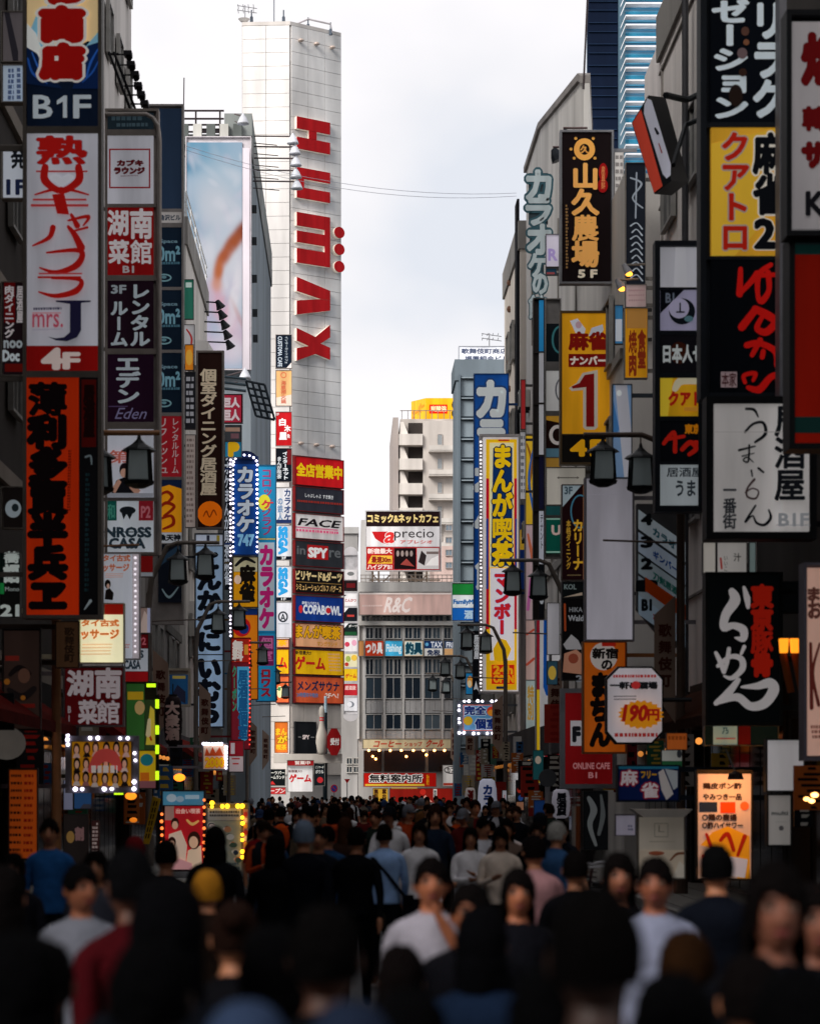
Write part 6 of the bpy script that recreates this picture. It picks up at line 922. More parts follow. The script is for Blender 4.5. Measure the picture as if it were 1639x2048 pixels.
# ---------------------------------------------------------------- street lamps
LM = mat('4a3f38', 'metal'); DK = mat('15171a', 'metal'); GL = mat('8b9596', 'panel', .05, 1.0)
def lantern_meshes():
    a = MB(); w, h = .2, .52
    for x in (-w, w):
        for y in (-w, w): a.tube([(x, y, -h / 2), (x * .86, y * .86, h / 2)][::-1], .025, DK, 5)
    a.lathe((0, 0, h / 2), [(.30, 0), (.26, .04), (.12, .12), (.04, .2), (.02, .28)], DK, 8); a.lathe((0, 0, -h / 2 - .05), [(.1, -.06), (.24, 0), (.26, .06)], DK, 8)
    b = MB(); b.box(-w * .84, w * .84, -w * .84, w * .84, -h / 2 + .03, h / 2 - .01, GL); return a.mesh('lantern_cage'), b.mesh('lantern_glass')
CG, GS = lantern_meshes()
def lamp(lb, X, Y, side_, h=7.55, banner=True, pc='4a3f38', dz=0):
    s = 1 if side_ == 'L' else -1; t = thing('street_lamp', lb, 'street lamp', (X, Y, .12), 'lantern street lamps along both pavements'); m = mat(pc, 'metal')
    mb = MB(); mb.tube([(X, Y, .12), (X, Y, .9), (X, Y, .95), (X, Y, h - .7)], [.13, .13, .085, .075], m, 10); part('pole', mb, t)
    mb = MB(); z = h + .55; mb.tube([(X, Y, h - .9), (X + s * .06, Y, h - .35), (X + s * .45, Y, z - .1), (X + s * .7, Y, z), (X + s * 1.75, Y, z)], [.075, .07, .06, .05, .045], m, 8); mb.tube([(X, Y, h - 1.4), (X + s * 1.4, Y, h - 1.35)], .02, m, 5); part('arm', mb, t)
    for dx, dzz in ((1.4, 0), (.72, -.12)):
        c = (X + s * dx, Y, h + dzz - .02); o = inst('lantern', CG, t, c); g = bpy.data.objects.new('glass', GS); COL.objects.link(g); g.parent = o
        mb = MB(); mb.tube([(c[0], Y, c[2] + .45), (c[0], Y, z)], .015, m, 5); part('hanger', mb, t)
    if banner:
        mb = MB(); x0, x1 = (X + s * .1, X + s * .48); zz = [3.4, 3.75, 5.15, 5.5]
        P = [(x0, zz[0]), (x1, zz[1]), (x1, zz[2]), (x0, zz[3])] if False else [(x0, zz[1] - .55), (x1, zz[1]), (x1, zz[2]), (x0, zz[3])]
        if s < 0: P = P[::-1]
        mb.prism([(x, Y - .04, z_) for x, z_ in P], [(x, Y + .0, z_) for x, z_ in P], mat('8a7466', 'panel', k=1.2)); po = part('banner', mb, t)
        mb = MB(); pl = PL(0, Y - .04); 
        for i, c in enumerate('歌舞伎町'):
            g = glyph(c)[3]; xx = min(x0, x1) + .08; zt = 5.0 - i * .3
            put_glyph(mb, pl, c, lambda x, y: (xx + (x - g[0]) * .24, zt + (y - g[1]) * .24 - .24), .01, mat('3a1c16', 'print'), .05)
        part('lettering', mb, po)
for i, (Y, w) in enumerate([(41, 'nearest'), (60, 'second nearest'), (78.5, 'third nearest'), (100, 'fourth nearest'), (118, 'fifth nearest'), (136, 'farthest')]):
    lamp('%s lantern lamp on the left pavement' % w, -4.95, Y, 'L', 7.6 if i else 7.5, pc='9a6c48' if i == 0 else '6f665f', banner=i > 0)
for i, (Y, w) in enumerate([(43.6, 'nearest'), (63.5, 'second nearest'), (88, 'third nearest'), (108, 'fourth nearest'), (124, 'farthest')]):
    lamp('%s lantern lamp on the right pavement' % w, 5.98 if i == 0 else 5.7, Y, 'R', 7.85 if i == 0 else 7.5, pc='54443a' if i == 0 else '6f665f')

# ---------------------------------------------------------------- shopfronts
def shop(lb, Y0, Y1, left, col, H=4.0, aw=None, em=.0, em_col='c86a20', sh=None):
    X = WL + .35 if left else (WR - .3 if Y0 < 57 else 5.98); s = 1 if left else -1; t = thing('shopfront', lb, 'shopfront', (X, (Y0 + Y1) / 2, .12)); 
    mb = MB(); a, b = sorted((X, X - s * .3)); mb.box(a, b, Y0, Y1, H - .9, H, mat(col, 'wall'))
    for y in (Y0, Y1 - .25): mb.box(a, b, y, y + .25, .12, H - .9, mat('2a2624', 'wall'))
    part('fascia', mb, t)
    mb = MB(); y = Y0 + .3
    while y < Y1 - .9: mb.box(X - s * .22 - .02, X - s * .22 + .02, y, y + 1.0, .2, H - 1.0, mat('120e0c', 'glass')); y += 1.1
    part('shop_window', mb, t, kind='stuff')
    rp = random.Random(int(Y0 * 7)); y = Y0 + 1.0
    while y < Y1 - .5:
        w, h = rp.uniform(.22, .55), rp.uniform(.45, 1.1); z = rp.choice([1.3, 1.9, 2.6, 3.1]) + rp.uniform(-.2, .2); cc = rp.choice(['6a1c16', '7c6424', '807e7c', '1e3a5a', '0c0d10', '7a3e18', '1c3c2c', '6c6254', '481018', '101216', '1a1416']); x0 = X + s * rp.uniform(.1, .5); xa, xb = sorted((x0, x0 + s * w)); q = MB(); q.box(xa, xb, y, y + .06, z, z + h, mat(cc, 'panel', .04)); po = part('poster', q, t); q = MB(); ink = mat(rp.choice(['8c8a84', '0c0a09', '86702c', '601410']), 'print', .04); n = rp.randint(4, 9)
        for i in range(n): a_ = z + h * (i + rp.uniform(.15, .4)) / n; b_ = xa + w * rp.uniform(.08, .5); q.add([(b_, y - .004, a_), (xb - w * rp.uniform(.08, .4), y - .004, a_), (xb - w * rp.uniform(.08, .4), y - .004, a_ + h / n * .5), (b_, y - .004, a_ + h / n * .5)], [(0, 1, 2, 3)], ink)
        part('print', q, po, kind='stuff'); y += rp.uniform(1.2, 2.8)
    if em:
        mb = MB(); 
        for i in range(int((Y1 - Y0) / 1.6)): mb.ball((X + s * .1, Y0 + .8 + i * 1.6, H - 1.15), .07, .07, .07, mat('ffa048', 'glow', em * .25), 8, 5)
        part('bulb', mb, t, kind='stuff')
    if aw:
        mb = MB(); z = H - .85; mb.prism([(X, Y0, z + .7), (X + s * 1.0, Y0, z), (X + s * 1.0, Y0, z - .18), (X, Y0, z + .5)][::1 if s > 0 else -1], [(X, Y1, z + .7), (X + s * 1.0, Y1, z), (X + s * 1.0, Y1, z - .18), (X, Y1, z + .5)][::1 if s > 0 else -1], mat(aw, 'cloth')); part('awning', mb, t)
for a in [('dark ramen shopfront with warm bulbs at the left edge', 33, 44, True, '2c1c16', 4.0, '5a1612', 3), ('dark shopfront under the maroon sign', 44.2, 55, True, '1c1a1e', 4.1, None, 2), ('shopfront with a red awning beside the lit poster boards', 55.2, 66, True, '3a1512', 4.0, '6e1a16', 3),
          ('narrow grey shopfront past the lantern on the left', 66.2, 80, True, '4a484a', 4.2, None, 2), ('pale shopfront on the left near the poster kiosk', 80.2, 98, True, '6a6668', 4.0, '7a2a24', 2), ('far left shopfront with a blue fascia', 98.2, 118, True, '2c4a60', 4.0, None, 2),
          ('dark shopfront with warm lamps at the right edge', 27, 38, False, '1c1512', 4.0, None, 3), ('brown pub front beside the orange menu board', 38.2, 49, False, '33241a', 4.1, '3c2014', 3), ('black shopfront behind the parked bicycle', 49.2, 62, False, '141416', 4.0, None, 1.5),
          ('grey shopfront behind the white paper lantern', 62.2, 78, False, '3c3c40', 4.0, None, 2), ('shopfront under the manga cafe signs', 78.2, 98, False, '4c4846', 4.1, None, .6), ('far right shopfront with a green fascia', 98.2, 120, False, '2a5a48', 4.0, None, 2)]: shop(*a)
# boards, posters, lanterns at street level
sign('orange menu board with black and red rows at the left edge', 36.5, (18, 1536, 78, 1720), [((21, 1540, 75, 1716), '9a4010', lines(24, 1546, 46, 1708, 11, '1c0c08', 4, .35) + lines(54, 1546, 72, 1708, 11, '6a1208', 5, .4), None, .2)], frame='2a2018', fw=2, T=.12)
sign('dark mural poster of a wrestler-like figure at the left edge', 39, (6, 1256, 84, 1462), [((10, 1262, 80, 1458), '2a1e1a', [('R', (12, 1312, 40, 1322), '5a1a14'), ('S', [(22, 1350), (40, 1336), (60, 1348)], [8, 12, 10], '100c0c'), ('E', (50, 1352, 12, 15), '4a3228'), ('S', [(20, 1380), (46, 1395), (70, 1378)], [10, 16, 12], '141010'), ('E', (16, 1364, 6, 6), '7a4a18'), ('E', (48, 1396, 5, 5), '7a4a18'), ('E', (16, 1392, 6, 5), '7a4a18'), ('R', (20, 1408, 72, 1416), '54120e')])], frame='221c1a', fw=3, T=.12)
sign('yellow green poster sign with a teal oval and small brown picture', 50, (253, 1364, 315, 1578), [((255, 1368, 290, 1500), '2e5a28', [('R', (257, 1384, 288, 1400), 'a8861c'), ('E', (281, 1416, 10, 14), 'a88a5a'), ('S', [(300, 1440), (298, 1470)], [6, 10], 'c4b48c')]), ((291, 1400, 313, 1500), '2c3c20', [('P', [(293, 1490), (302, 1412), (310, 1420), (312, 1490)], 'c9b23a'), ('S', [(298, 1465), (304, 1480)], [4, 4], 'a03018')]), ((255, 1502, 313, 1576), 'c8a41c', [('E', (295, 1520, 13, 12), '1c6a74'), ('R', (282, 1545, 300, 1564), 'b86018'), ('R', (255, 1562, 313, 1576), '7a4a50')])], frame='3a3624', fw=2, T=.2, side='L')
f = front(49); t = thing('light_strip', 'vertical row of yellow-green light bars beside the yellow poster sign', 'light strip', f.w(315, 1580)); mb = MB(); mb.tube([f.w(315, 1390), f.w(315, 1580)], .04, mat('1c1e1c', 'metal'), 6); part('rail', mb, t)
bm = MB(); bm.box(-.035, .035, -.03, .03, -.09, .09, mat('b8e81c', 'glow', 1.1)); bme = bm.mesh('light_bar')
for y in (1408, 1460, 1499, 1551): inst('light_bar', bme, t, f.w(315, y, .06))
for x, y in ((303, 1371), (238, 1586)): inst('light_bar', bme, t, f.w(x, y, .06), (0, R(90), 0))
sign('blue poster sign in a pale dotted frame', 63, (335, 1337, 382, 1414), [((340, 1350, 377, 1410), '163a5c', [('R', (346, 1352, 372, 1358), '8a7a3a'), ('P', [(344, 1392), (356, 1370), (372, 1384), (372, 1408)], '1a1c2c')])], frame='b0a898', fw=5, T=.2, side='L')
def paper_lantern(lb, x, y0, y1, d, wpx, col, txt, tcol, em=.25, ribs=9, grp=None, tw=.5):
    f = front(d); c = f.w(x, y1); h = (y1 - y0) * f.mpp(); r = wpx / 2 * f.mpp(); pr = [(r * .42, 0)]
    for i in range(ribs * 2 + 1):
        z = i / (ribs * 2); k = .62 + .38 * math.sin(math.pi * (.06 + .88 * z)) ** .55; pr.append((r * k * (1 if i % 2 else .965), h * (.05 + .9 * z)))
    pr.append((r * .42, h)); mb = MB(); mb.lathe(c, pr, mat(col, 'panel', em, 1.2), 20); t = solo('paper_lantern', mb, lb, 'lantern', c, grp, smooth=True)
    mb = MB(); mb.lathe(c, [(r * .46, -.04), (r * .46, .03)], DK, 14); mb.lathe((c[0], c[1], c[2] + h), [(r * .46, -.03), (r * .46, .04)], DK, 14); mb.tube([(c[0], c[1], c[2] + h), (c[0], c[1], c[2] + h + .3)], .015, DK, 4); part('rim', mb, t)
    mb = MB(); n = len(txt)
    pl = front(d); H0, H1 = y0 + (y1 - y0) * .12, y1 - (y1 - y0) * .1; q = MB(); put_text(q, pl, 'v', txt, (x - wpx * tw / 2, H0, x + wpx * tw / 2, H1), 0, mat(tcol, 'print'), .06)
    for (a, b, z) in q.v:        # wrap print round the lantern
        zz = (z - c[2]) / h; k = .62 + .38 * math.sin(math.pi * min(.98, max(.02, .06 + .88 * (zz - .05) / .9))) ** .55; rr = r * k + .012; dx = max(-rr * .95, min(rr * .95, a - c[0])); mb.v.append((c[0] + dx, c[1] - math.sqrt(rr * rr - dx * dx), z))
    mb.f, mb.m, mb.mats = q.f, q.m, q.mats; part('lettering', mb, t); return t
paper_lantern('white oblong paper lantern with black pub characters on the right pavement', 1121, 1578, 1637, 60, 38, 'b8b4c0', '居酒屋', '12151c', .12, 6)
paper_lantern('tall white rounded column sign with blue karaoke katakana', 974, 1557, 1660, 84, 40, 'c4c6d8', 'カラオケ', '163a80', .2, 3)
paper_lantern('white lantern with a red top left of the karaoke column', 940, 1575, 1612, 96, 22, 'c4b8b4', '酒', '7a1a18', .1, 4)
paper_lantern('big black lantern edged red with pale emblems on the left', 346, 1392, 1490, 59, 38, '1c1416', '大衆酒', 'a89088', .05, 5, tw=.7)
mb = MB(); f = front(38); p = f.w(14, 1512); mb.ball((p[0], p[1], p[2] + .2), .3, .26, .26, mat('9c948c', 'panel', .1, 1.0), 14, 10); solo('globe_sign', mb, 'pale round papery globe at the left edge over the awning', 'globe', p, smooth=True)
f = front(40); t = thing('spotlight', 'small clamp lamp with a bright warm bulb over the left shop', 'spotlight', f.w(60, 1440)); mb = MB(); mb.tube([f.w(10, 1436), f.w(70, 1438), f.w(78, 1443)], .015, mat('7a746c', 'metal'), 5); part('arm', mb, t); mb = MB(); mb.ball(f.w(76, 1447), .065, .065, .065, mat('ffd9a0', 'glow', 14), 10, 6); part('bulb', mb, t, smooth=True)
mb = MB(); mb.ball(f.w(2, 1456), .06, .06, .06, mat('ffc0e0', 'glow', 8), 10, 6); solo('bulb', mb, 'pinkish bright bulb at the very left edge', 'bulb', f.w(2, 1460))
for i, (x, y, d) in enumerate([(359, 1555, 52), (262, 1592, 46), (267, 1640, 46), (1628, 1590, 30), (1622, 1602, 30.3), (1612, 1598, 30.6)]):
    f = front(d); mb = MB(); r = (9, 9, 6, 6, 5, 5)[i] * f.mpp(); mb.ball(f.w(x, y), r * 1.3, r, r * .85, mat('ff8a20' if i < 3 else 'ffb060', 'glow', (1.8, 1.2, .5, 5, 5, 4)[i]), 12, 8); solo('hanging_lamp', mb, ('glowing orange lantern over the blue-topped poster board', 'half-round orange lamp under the lit portrait board', 'small red glowing lamp inside the left shop', 'brightest warm lamp at the lower right edge', 'second warm lamp at the lower right edge', 'dimmest warm lamp left of the two right-edge lamps')[i], 'lamp', f.w(x, y + 6), smooth=True)
for i, (x0, x1) in enumerate(((1556, 1573), (1578, 1597))):
    f = front(31.5); mb = MB(); f.poly(mb, [(x0 + 2, 1306), (x1 - 2, 1306), (x1, 1278), (x0, 1278)], 0, .12, mat('ff9420', 'glow', 1.1)); solo('square_lamp', mb, ('left' if i == 0 else 'right') + ' glowing amber square lamp above the brown slanted posts', 'lamp', f.w(x0, 1306), 'pair of amber square lamps')
    mb = MB(); mb.tube([f.w((x0 + x1) / 2, 1308), f.w((x0 + x1) / 2 + 16, 1385)], .05, mat('5a2c10', 'panel'), 6); solo('slanted_post', mb, ('left' if i == 0 else 'right') + ' brown slanted post below the amber square lamps', 'post', f.w((x0 + x1) / 2, 1385), 'pair of slanted brown posts')
f = front(50); t = sign('red poster board with young faces under a light blue header', 50, (324, 1580, 412, 1742), [((328, 1583, 409, 1610), '4a86a4', [('E', (345, 1596, 10, 8), 'a4b4c0'), ('E', (362, 1598, 8, 6), '8aa0b0'), ('R', (372, 1590, 400, 1598), '9ab4c4')]), ((332, 1612, 407, 1738), 'a81c24', [('R', (332, 1612, 350, 1640), '8e7068')] + [('h', '出会い喫茶', (354, 1617, 402, 1627), 'd8b4a8', .03), ('S', [(376, 1640), (386, 1648), (398, 1642)], [4, 6, 4], 'd8a860'), ('E', (352, 1646, 8, 11), '2a1410'), ('E', (352, 1650, 6, 8), 'c99a80'), ('P', [(336, 1738), (340, 1668), (364, 1660), (376, 1690), (372, 1738)], 'cfb4a0'), ('E', (346, 1684, 8, 11), '2a1410'), ('E', (346, 1688, 6, 8), 'd2a68c'), ('P', [(372, 1738), (378, 1700), (404, 1690), (406, 1738)], 'd8bca0'), ('E', (390, 1680, 13, 18), '2e1812'), ('E', (389, 1684, 9, 12), 'd8ac8c'), ('P', [(340, 1738), (360, 1716), (386, 1726), (386, 1738)], 'c08a8c')], None, .3)], frame='3a3638', fw=3, T=.3, bulbs=(.035, 'ff7a3a', [(326, 1628 + i * 14) for i in range(7)] + [(410, 1600 + i * 14) for i in range(9)], 1.5))
t = sign('white poster kiosk crowded with small pictures, edged with yellow bulbs', 54, (414, 1606, 500, 1752), [((418, 1616, 484, 1640), '8a8f94', lines(422, 1620, 480, 1634, 2, '2a2c34', 6, .6)), ((418, 1641, 484, 1740), '7a8078', [('E', (424 + (i * 37) % 58, 1648 + (i * 23) % 84, 5 + i % 4, 4 + i % 3), ('b4b8b4', '3a4a3c', '9a6a4a', 'c4b4b0', '2a3038', 'a8a49c')[i % 6]) for i in range(34)] + lines(422, 1722, 482, 1738, 2, '3a4a50', 3, .5)), ((488, 1618, 498, 1740), '9a6a60', [('E', (493, 1628 + i * 12, 4, 5), ('8a2a2c', 'b4a49c', 'c88a3a')[i % 3]) for i in range(9)])], frame='8e9094', fw=3, T=.5, em=.12, bulbs=(.05, 'ffb81c', [(427, 1606), (427, 1613), (447, 1612), (457, 1612), (478, 1612), (487, 1612), (487, 1635), (487, 1646), (487, 1668), (487, 1679), (487, 1702), (487, 1713)], 4))
mb = MB(); f = front(54.3); f.slab(mb, 416, 1752, 496, 1760, -.4, .2, mat('5a5c60', 'metal')); part('base', mb, t)
for r_, c, it, lb, d in (((128, 1560, 148, 1620), '7c7e96', [('h', '個室', (130, 1596, 146, 1614), '101c4a', .06)], 'narrow poster with blue characters left of the portrait board', 44), ((149, 1584, 185, 1618), '2a4c78', [('E', (173, 1600, 7, 12), '1a1210'), ('E', (173, 1603, 5, 8), '8a6450'), ('P', [(160, 1618), (168, 1608), (182, 1608), (185, 1618)], '3a3a44')], 'small poster of a man in a dark suit under the portrait board', 44), ((128, 1628, 178, 1740), '26201f', [('S', [(136, 1640), (170, 1632)], [3, 3], '8a7a78'), ('R', (132, 1650, 174, 1700), '4a1216'), ('E', (142, 1674, 8, 12), '8a6a3a'), ('h', '割', (152, 1655, 168, 1680), '7a5a5a', .06)], 'dark red drink poster below the suited man poster', 45), ((183, 1640, 200, 1740), '3a2020', lines(186, 1644, 197, 1736, 12, '9a8a86', 4, .6), 'narrow vertical red poster with pale rows', 46)):
    sg(lb, d, r_, c, it, frame='3a3634', T=.1, k=1.6)
f = front(50.5); t = thing('folding_sign', 'leaning yellow folding sign with black print', 'sign', f.w(298, 1690)); mb = MB(); f.poly(mb, [(286, 1688), (299, 1688), (322, 1598), (306, 1592)], 0, .06, mat('b08c1c', 'panel', k=1.3)); po = part('panel', mb, t); mb = MB()
draw(mb, f, [('S', [(292 + i * 3.2 + j * 5, 1676 - i * 13), (294 + i * 3.2 + j * 5, 1668 - i * 13)], [2.5, 2.5], '141208') for i in range(6) for j in range(2)], .06); part('lettering', mb, po)
# right side small street things
mb = MB(); f = front(56); mb.tube([f.w(1094, 1690), f.w(1094, 1540)], .06, mat('9a9aa0', 'metal'), 8); part_t = solo('sign_pole', mb, 'grey pole carrying the back of a round road sign', 'pole', f.w(1094, 1690)); mb = MB(); f.poly(mb, [(1094 + 18 * math.cos(a * math.pi / 10), 1556 + 18 * math.sin(a * math.pi / 10)) for a in range(20)], .06, .09, mat('4a4c50', 'metal')); part('disc', mb, part_t)
mb = MB(); f = front(38); mb.tube([f.w(1148, 1760), f.w(1148, 1612)], .045, mat('8c8a88', 'metal'), 8); mb.tube([f.w(1153, 1740), f.w(1154, 1612)], .05, mat('6a3c24', 'wall'), 8); solo('post', mb, 'grey and brown post pair beside the parked bicycle', 'post', f.w(1148, 1760))
f = front(160); t = thing('road_sign', 'blue round no parking sign with a red ring near the tower foot', 'road sign', f.w(668, 1605)); mb = MB(); mb.tube([f.w(668, 1605), f.w(668, 1570)], .04, mat('8a8a8a', 'metal'), 6); part('pole', mb, t); mb = MB(); draw(mb, f, [('E', (668, 1577, 7, 8), 'b01c20'), ('E', (668, 1577, 5, 6), '1c3c8a'), ('S', [(664, 1573), (672, 1581)], [1.6, 1.6], 'b01c20')], .08); part('disc', mb, t)
f = front(160.5); t = thing('road_sign', 'small red inverted triangle sign right of the no parking sign', 'road sign', f.w(694, 1605)); mb = MB(); mb.tube([f.w(694, 1605), f.w(694, 1565)], .04, mat('8a8a8a', 'metal'), 6); part('pole', mb, t); mb = MB(); f.poly(mb, [(688, 1558), (694, 1567), (700, 1558)][::-1], .06, .09, mat('b01c20', 'panel')); part('plate', mb, t)
for i, (x, y0, y1, d, w, c) in enumerate([(1100, 1240, 1640, 70, 6, '8a8a8c'), (1060, 1250, 1640, 88, 5, '4a4a4c'), (1028, 1400, 1620, 104, 4, '77736e')]):
    f = front(d); mb = MB(); mb.tube([f.w(x, y1), f.w(x, y0)], w * .5 * f.mpp(), mat(c, 'metal'), 8); solo('drain_pipe', mb, ('grey pipe left of the orange noodle sign', 'dark pipe right of the manga cafe sign', 'thin pipe under the manga cafe sign')[i], 'pipe', f.w(x, y1))
# bicycle and scooter on the right
def bicycle(lb, X, Y, yaw, col):
    t = thing('bicycle', lb, 'bicycle', (X, Y, .12)); m = mat(col, 'metal'); k = mat('0e0e10', 'metal'); c, s = math.cos(yaw), math.sin(yaw)
    P = lambda a, z, b=0: (X + a * c - b * s, Y + a * s + b * c, .12 + z)
    for a in (-.52, .52):
        mb = MB(); mb.tube([P(a + .33 * math.cos(q * math.pi / 9), .34 + .33 * math.sin(q * math.pi / 9)) for q in range(19)], .02, k, 6, False); w = part('wheel', mb, t)
        mb = MB(); [mb.tube([P(a, .34), P(a + .32 * math.cos(q * math.pi / 6), .34 + .32 * math.sin(q * math.pi / 6))], .004, mat('9a9a9a', 'metal'), 3) for q in range(12)]; part('spoke', mb, w, kind='stuff')
    mb = MB()
    for a, b in (((-.52, .34), (-.1, .3)), ((-.1, .3), (-.22, .78)), ((-.22, .72), (.36, .72)), ((-.1, .3), (.38, .62)), ((-.52, .34), (-.2, .7)), ((.52, .34), (.36, .95))): mb.tube([P(*a), P(*b)], .018, m, 6)
    part('frame', mb, t); mb = MB(); mb.tube([P(.3, 1.0, -.27), P(.38, .98, -.1), P(.36, .96, 0), P(.38, .98, .1), P(.3, 1.0, .27)], .015, mat('b0b0b4', 'metal'), 6); part('handlebar', mb, t)
    mb = MB(); mb.ball(P(-.24, .82), .14, .09, .05, k, 8, 5); part('saddle', mb, t)
    mb = MB(); [mb.tube([P(.45 + a, .62 + i * .06, -.14), P(.45 + a, .62 + i * .06, .14)], .006, k, 4) for i in range(5) for a in (0, .25)]; [mb.tube([P(.45, .62 + i * .06, b), P(.7, .62 + i * .06, b)], .006, k, 4) for i in range(5) for b in (-.14, .14)]; part('basket', mb, t)
f = front(27); bicycle('dark parked bicycle with a basket beside the grey and brown post', f.u(1190), 27, 1.9, '26282c'); bicycle('second dark bicycle parked behind the first on the right pavement', front(29).u(1225), 29, 2.2, '3a2024')
# extra posters, boxes and fittings on the right-hand fronts
for lb, d, r_, c, it in (
    ('tall black and white ink poster behind the parked bicycle', 50, (1164, 1582, 1214, 1700), '0e0f11', [('S', [(1176, 1596), (1186, 1620), (1178, 1650), (1190, 1690)], [8, 14, 10, 6], '5c5f60'), ('S', [(1200, 1590), (1204, 1630), (1196, 1668)], [4, 10, 7], '4a4d4e')]),
    ('small orange poster over the pale banner', 38.2, (1330, 1466, 1372, 1500), 'b35a24', lines(1334, 1470, 1368, 1482, 1, '7a3a14', 3)),
    ('white poster with a green foot beside the street lamp pole', 38.3, (1320, 1500, 1362, 1534), '9a9a94', [('R', (1320, 1522, 1362, 1534), '1f4a2e'), ('E', (1356, 1508, 5, 8), '2a2c30')]),
    ('narrow red and blue leaflet column right of the karaoke column', 82, (1030, 1560, 1048, 1625), '16161a', [('E', (1038, 1580, 5, 6), 'a83024'), ('E', (1040, 1596, 5, 6), '2a4a8a'), ('R', (1032, 1604, 1046, 1620), '9a6a50')]),
    ('thin white leaflet with a red line beside the karaoke column', 83, (1003, 1580, 1013, 1640), 'b4b2ba', [('S', [(1008, 1590), (1008, 1632)], [1.5, 1.5], 'a03a3a')]),
    ('dark blue leaflet board by the round road sign', 64, (1066, 1600, 1090, 1660), '16305c', []),
    ('white strip sign under the dark restaurant sign column', 56.5, (1092, 1206, 1118, 1310), 'a5a3a8', []),
    ('white plate sign low beside the red online cafe sign', 60, (1092, 1322, 1114, 1370), '2c4a58', [('E', (1103, 1346, 8, 14), 'c0a040')]),
    ('teal poster with a pale figure near the right lamp', 66, (1064, 1500, 1086, 1560), '1c4c50', [('E', (1075, 1520, 6, 8), 'a89a8a')])):
    sg(lb, d, r_, c, it, frame='2e2c2c', T=.12, k=1.5)
for i, (y, z) in enumerate([(62, 8.5), (66, 12.2), (72, 9.2), (76, 14), (80, 7.4), (86, 11), (88, 16)]):
    x = 6.6; t = thing('air_conditioner', '%s outdoor air conditioner box on the pale right-hand wall' % ('first', 'second', 'third', 'fourth', 'fifth', 'sixth', 'farthest')[i], 'air conditioner', (x, y, z), 'air conditioners on the right wall')
    mb = MB(); mb.box(x - .4, x - .02, y, y + .85, z, z + .62, mat('b8b5ae', 'wall')); part('casing', mb, t); mb = MB(); mb.tube([(x - .42, y + .42, z + .31), (x - .4, y + .42, z + .31)], .23, mat('3a3a3a', 'metal'), 14); mb.box(x - .4, x, y + .1, y + .16, z - .12, z, DK); mb.box(x - .4, x, y + .7, y + .76, z - .12, z, DK); part('fan_grille', mb, t)
for i, (y, z) in enumerate([(93.5, 8), (96, 13.4), (99, 10), (103, 17), (86.5, 20.5)]):
    x = -6.2 if y > 92 else -6.4; t = thing('air_conditioner', '%s outdoor air conditioner box on the cream left-hand wall' % ('first', 'second', 'third', 'fourth', 'nearest')[i], 'air conditioner', (x, y, z), 'air conditioners on the left wall')
    mb = MB(); mb.box(x + .02, x + .42, y, y + .85, z, z + .62, mat('b8b5ae', 'wall')); part('casing', mb, t); mb = MB(); mb.tube([(x + .42, y + .42, z + .31), (x + .44, y + .42, z + .31)], .23, mat('3a3a3a', 'metal'), 14); part('fan_grille', mb, t)
for lb, d, r_, c, it in (
    ('white sign with faint purple print beside the karaoke letters', 69, (1090, 470, 1117, 536), 'b8b2c0', [('h', 'R', (1096, 500, 1112, 522), '8a7aa8', .04)]),
    ('dark teal strip under the faint purple sign', 69, (1090, 538, 1112, 552), '1c3a4c', [('R', (1092, 546, 1108, 550), '7a3a3c')]),
    ('grey-white vertical panel right of the gold-lettered black sign', 62, (1226, 430, 1246, 600), '9a9a9e', [('R', (1230, 440, 1233, 590), '6a6a70')]),
    ('small blue and white sign right of the orange-yellow sign', 58, (1227, 612, 1244, 690), '3a7aa8', [('R', (1229, 640, 1242, 684), 'b4bac2')]),
    ('pale sign strip above the gold-lettered sign corner', 63, (1226, 300, 1246, 420), 'aaa6a2', lines(1229, 310, 1243, 410, 7, '6a6664', 5, .5)),
    ('slim red sign by the right-hand dotted corner', 80, (1040, 760, 1050, 860), 'a02a2c', []),
    ('slim white sign with grey print below the slim red sign', 80.5, (1038, 864, 1050, 1000), 'bcbabc', lines(1040, 870, 1048, 990, 9, '6a6a70', 4, .5)),
    ('navy and yellow slim sign right of the manga cafe sign', 90, (1036, 1010, 1049, 1180), '14285a', [('R', (1038, 1060, 1047, 1100), 'c49a2c')]),
    ('small green clinic-like plate on the cream left wall', 90, (368, 560, 388, 640), '2a6a58', [('R', (372, 566, 384, 576), 'b0c4bc')]),
    ('white plate with red strokes on the cream left wall', 88, (368, 650, 390, 730), 'b4b2b4', [('S', [(374, 660), (384, 680), (376, 716)], [3, 4, 3], 'a03230')]),
    ('slanted black and white sign left of the brown vertical sign', 80, (370, 745, 392, 860), '1a1a1e', lines(373, 752, 388, 850, 7, '8a8a90', 6, .6)),
    ('orange half-round sign left of the brown vertical sign', 81, (370, 690, 388, 742), 'c4741c', [('E', (379, 716, 7, 16), 'd8a03c')]),
    ('pale facade banner with rows of grey print left of the brown vertical sign', 82, (371, 870, 392, 1056), 'a89a94', lines(374, 876, 388, 1050, 16, '6a5c58', 8, .5))):
    sg(lb, d, r_, c, it, frame='4a4848', T=.15, k=1.5, side='L' if r_[0] < 500 else 'R')
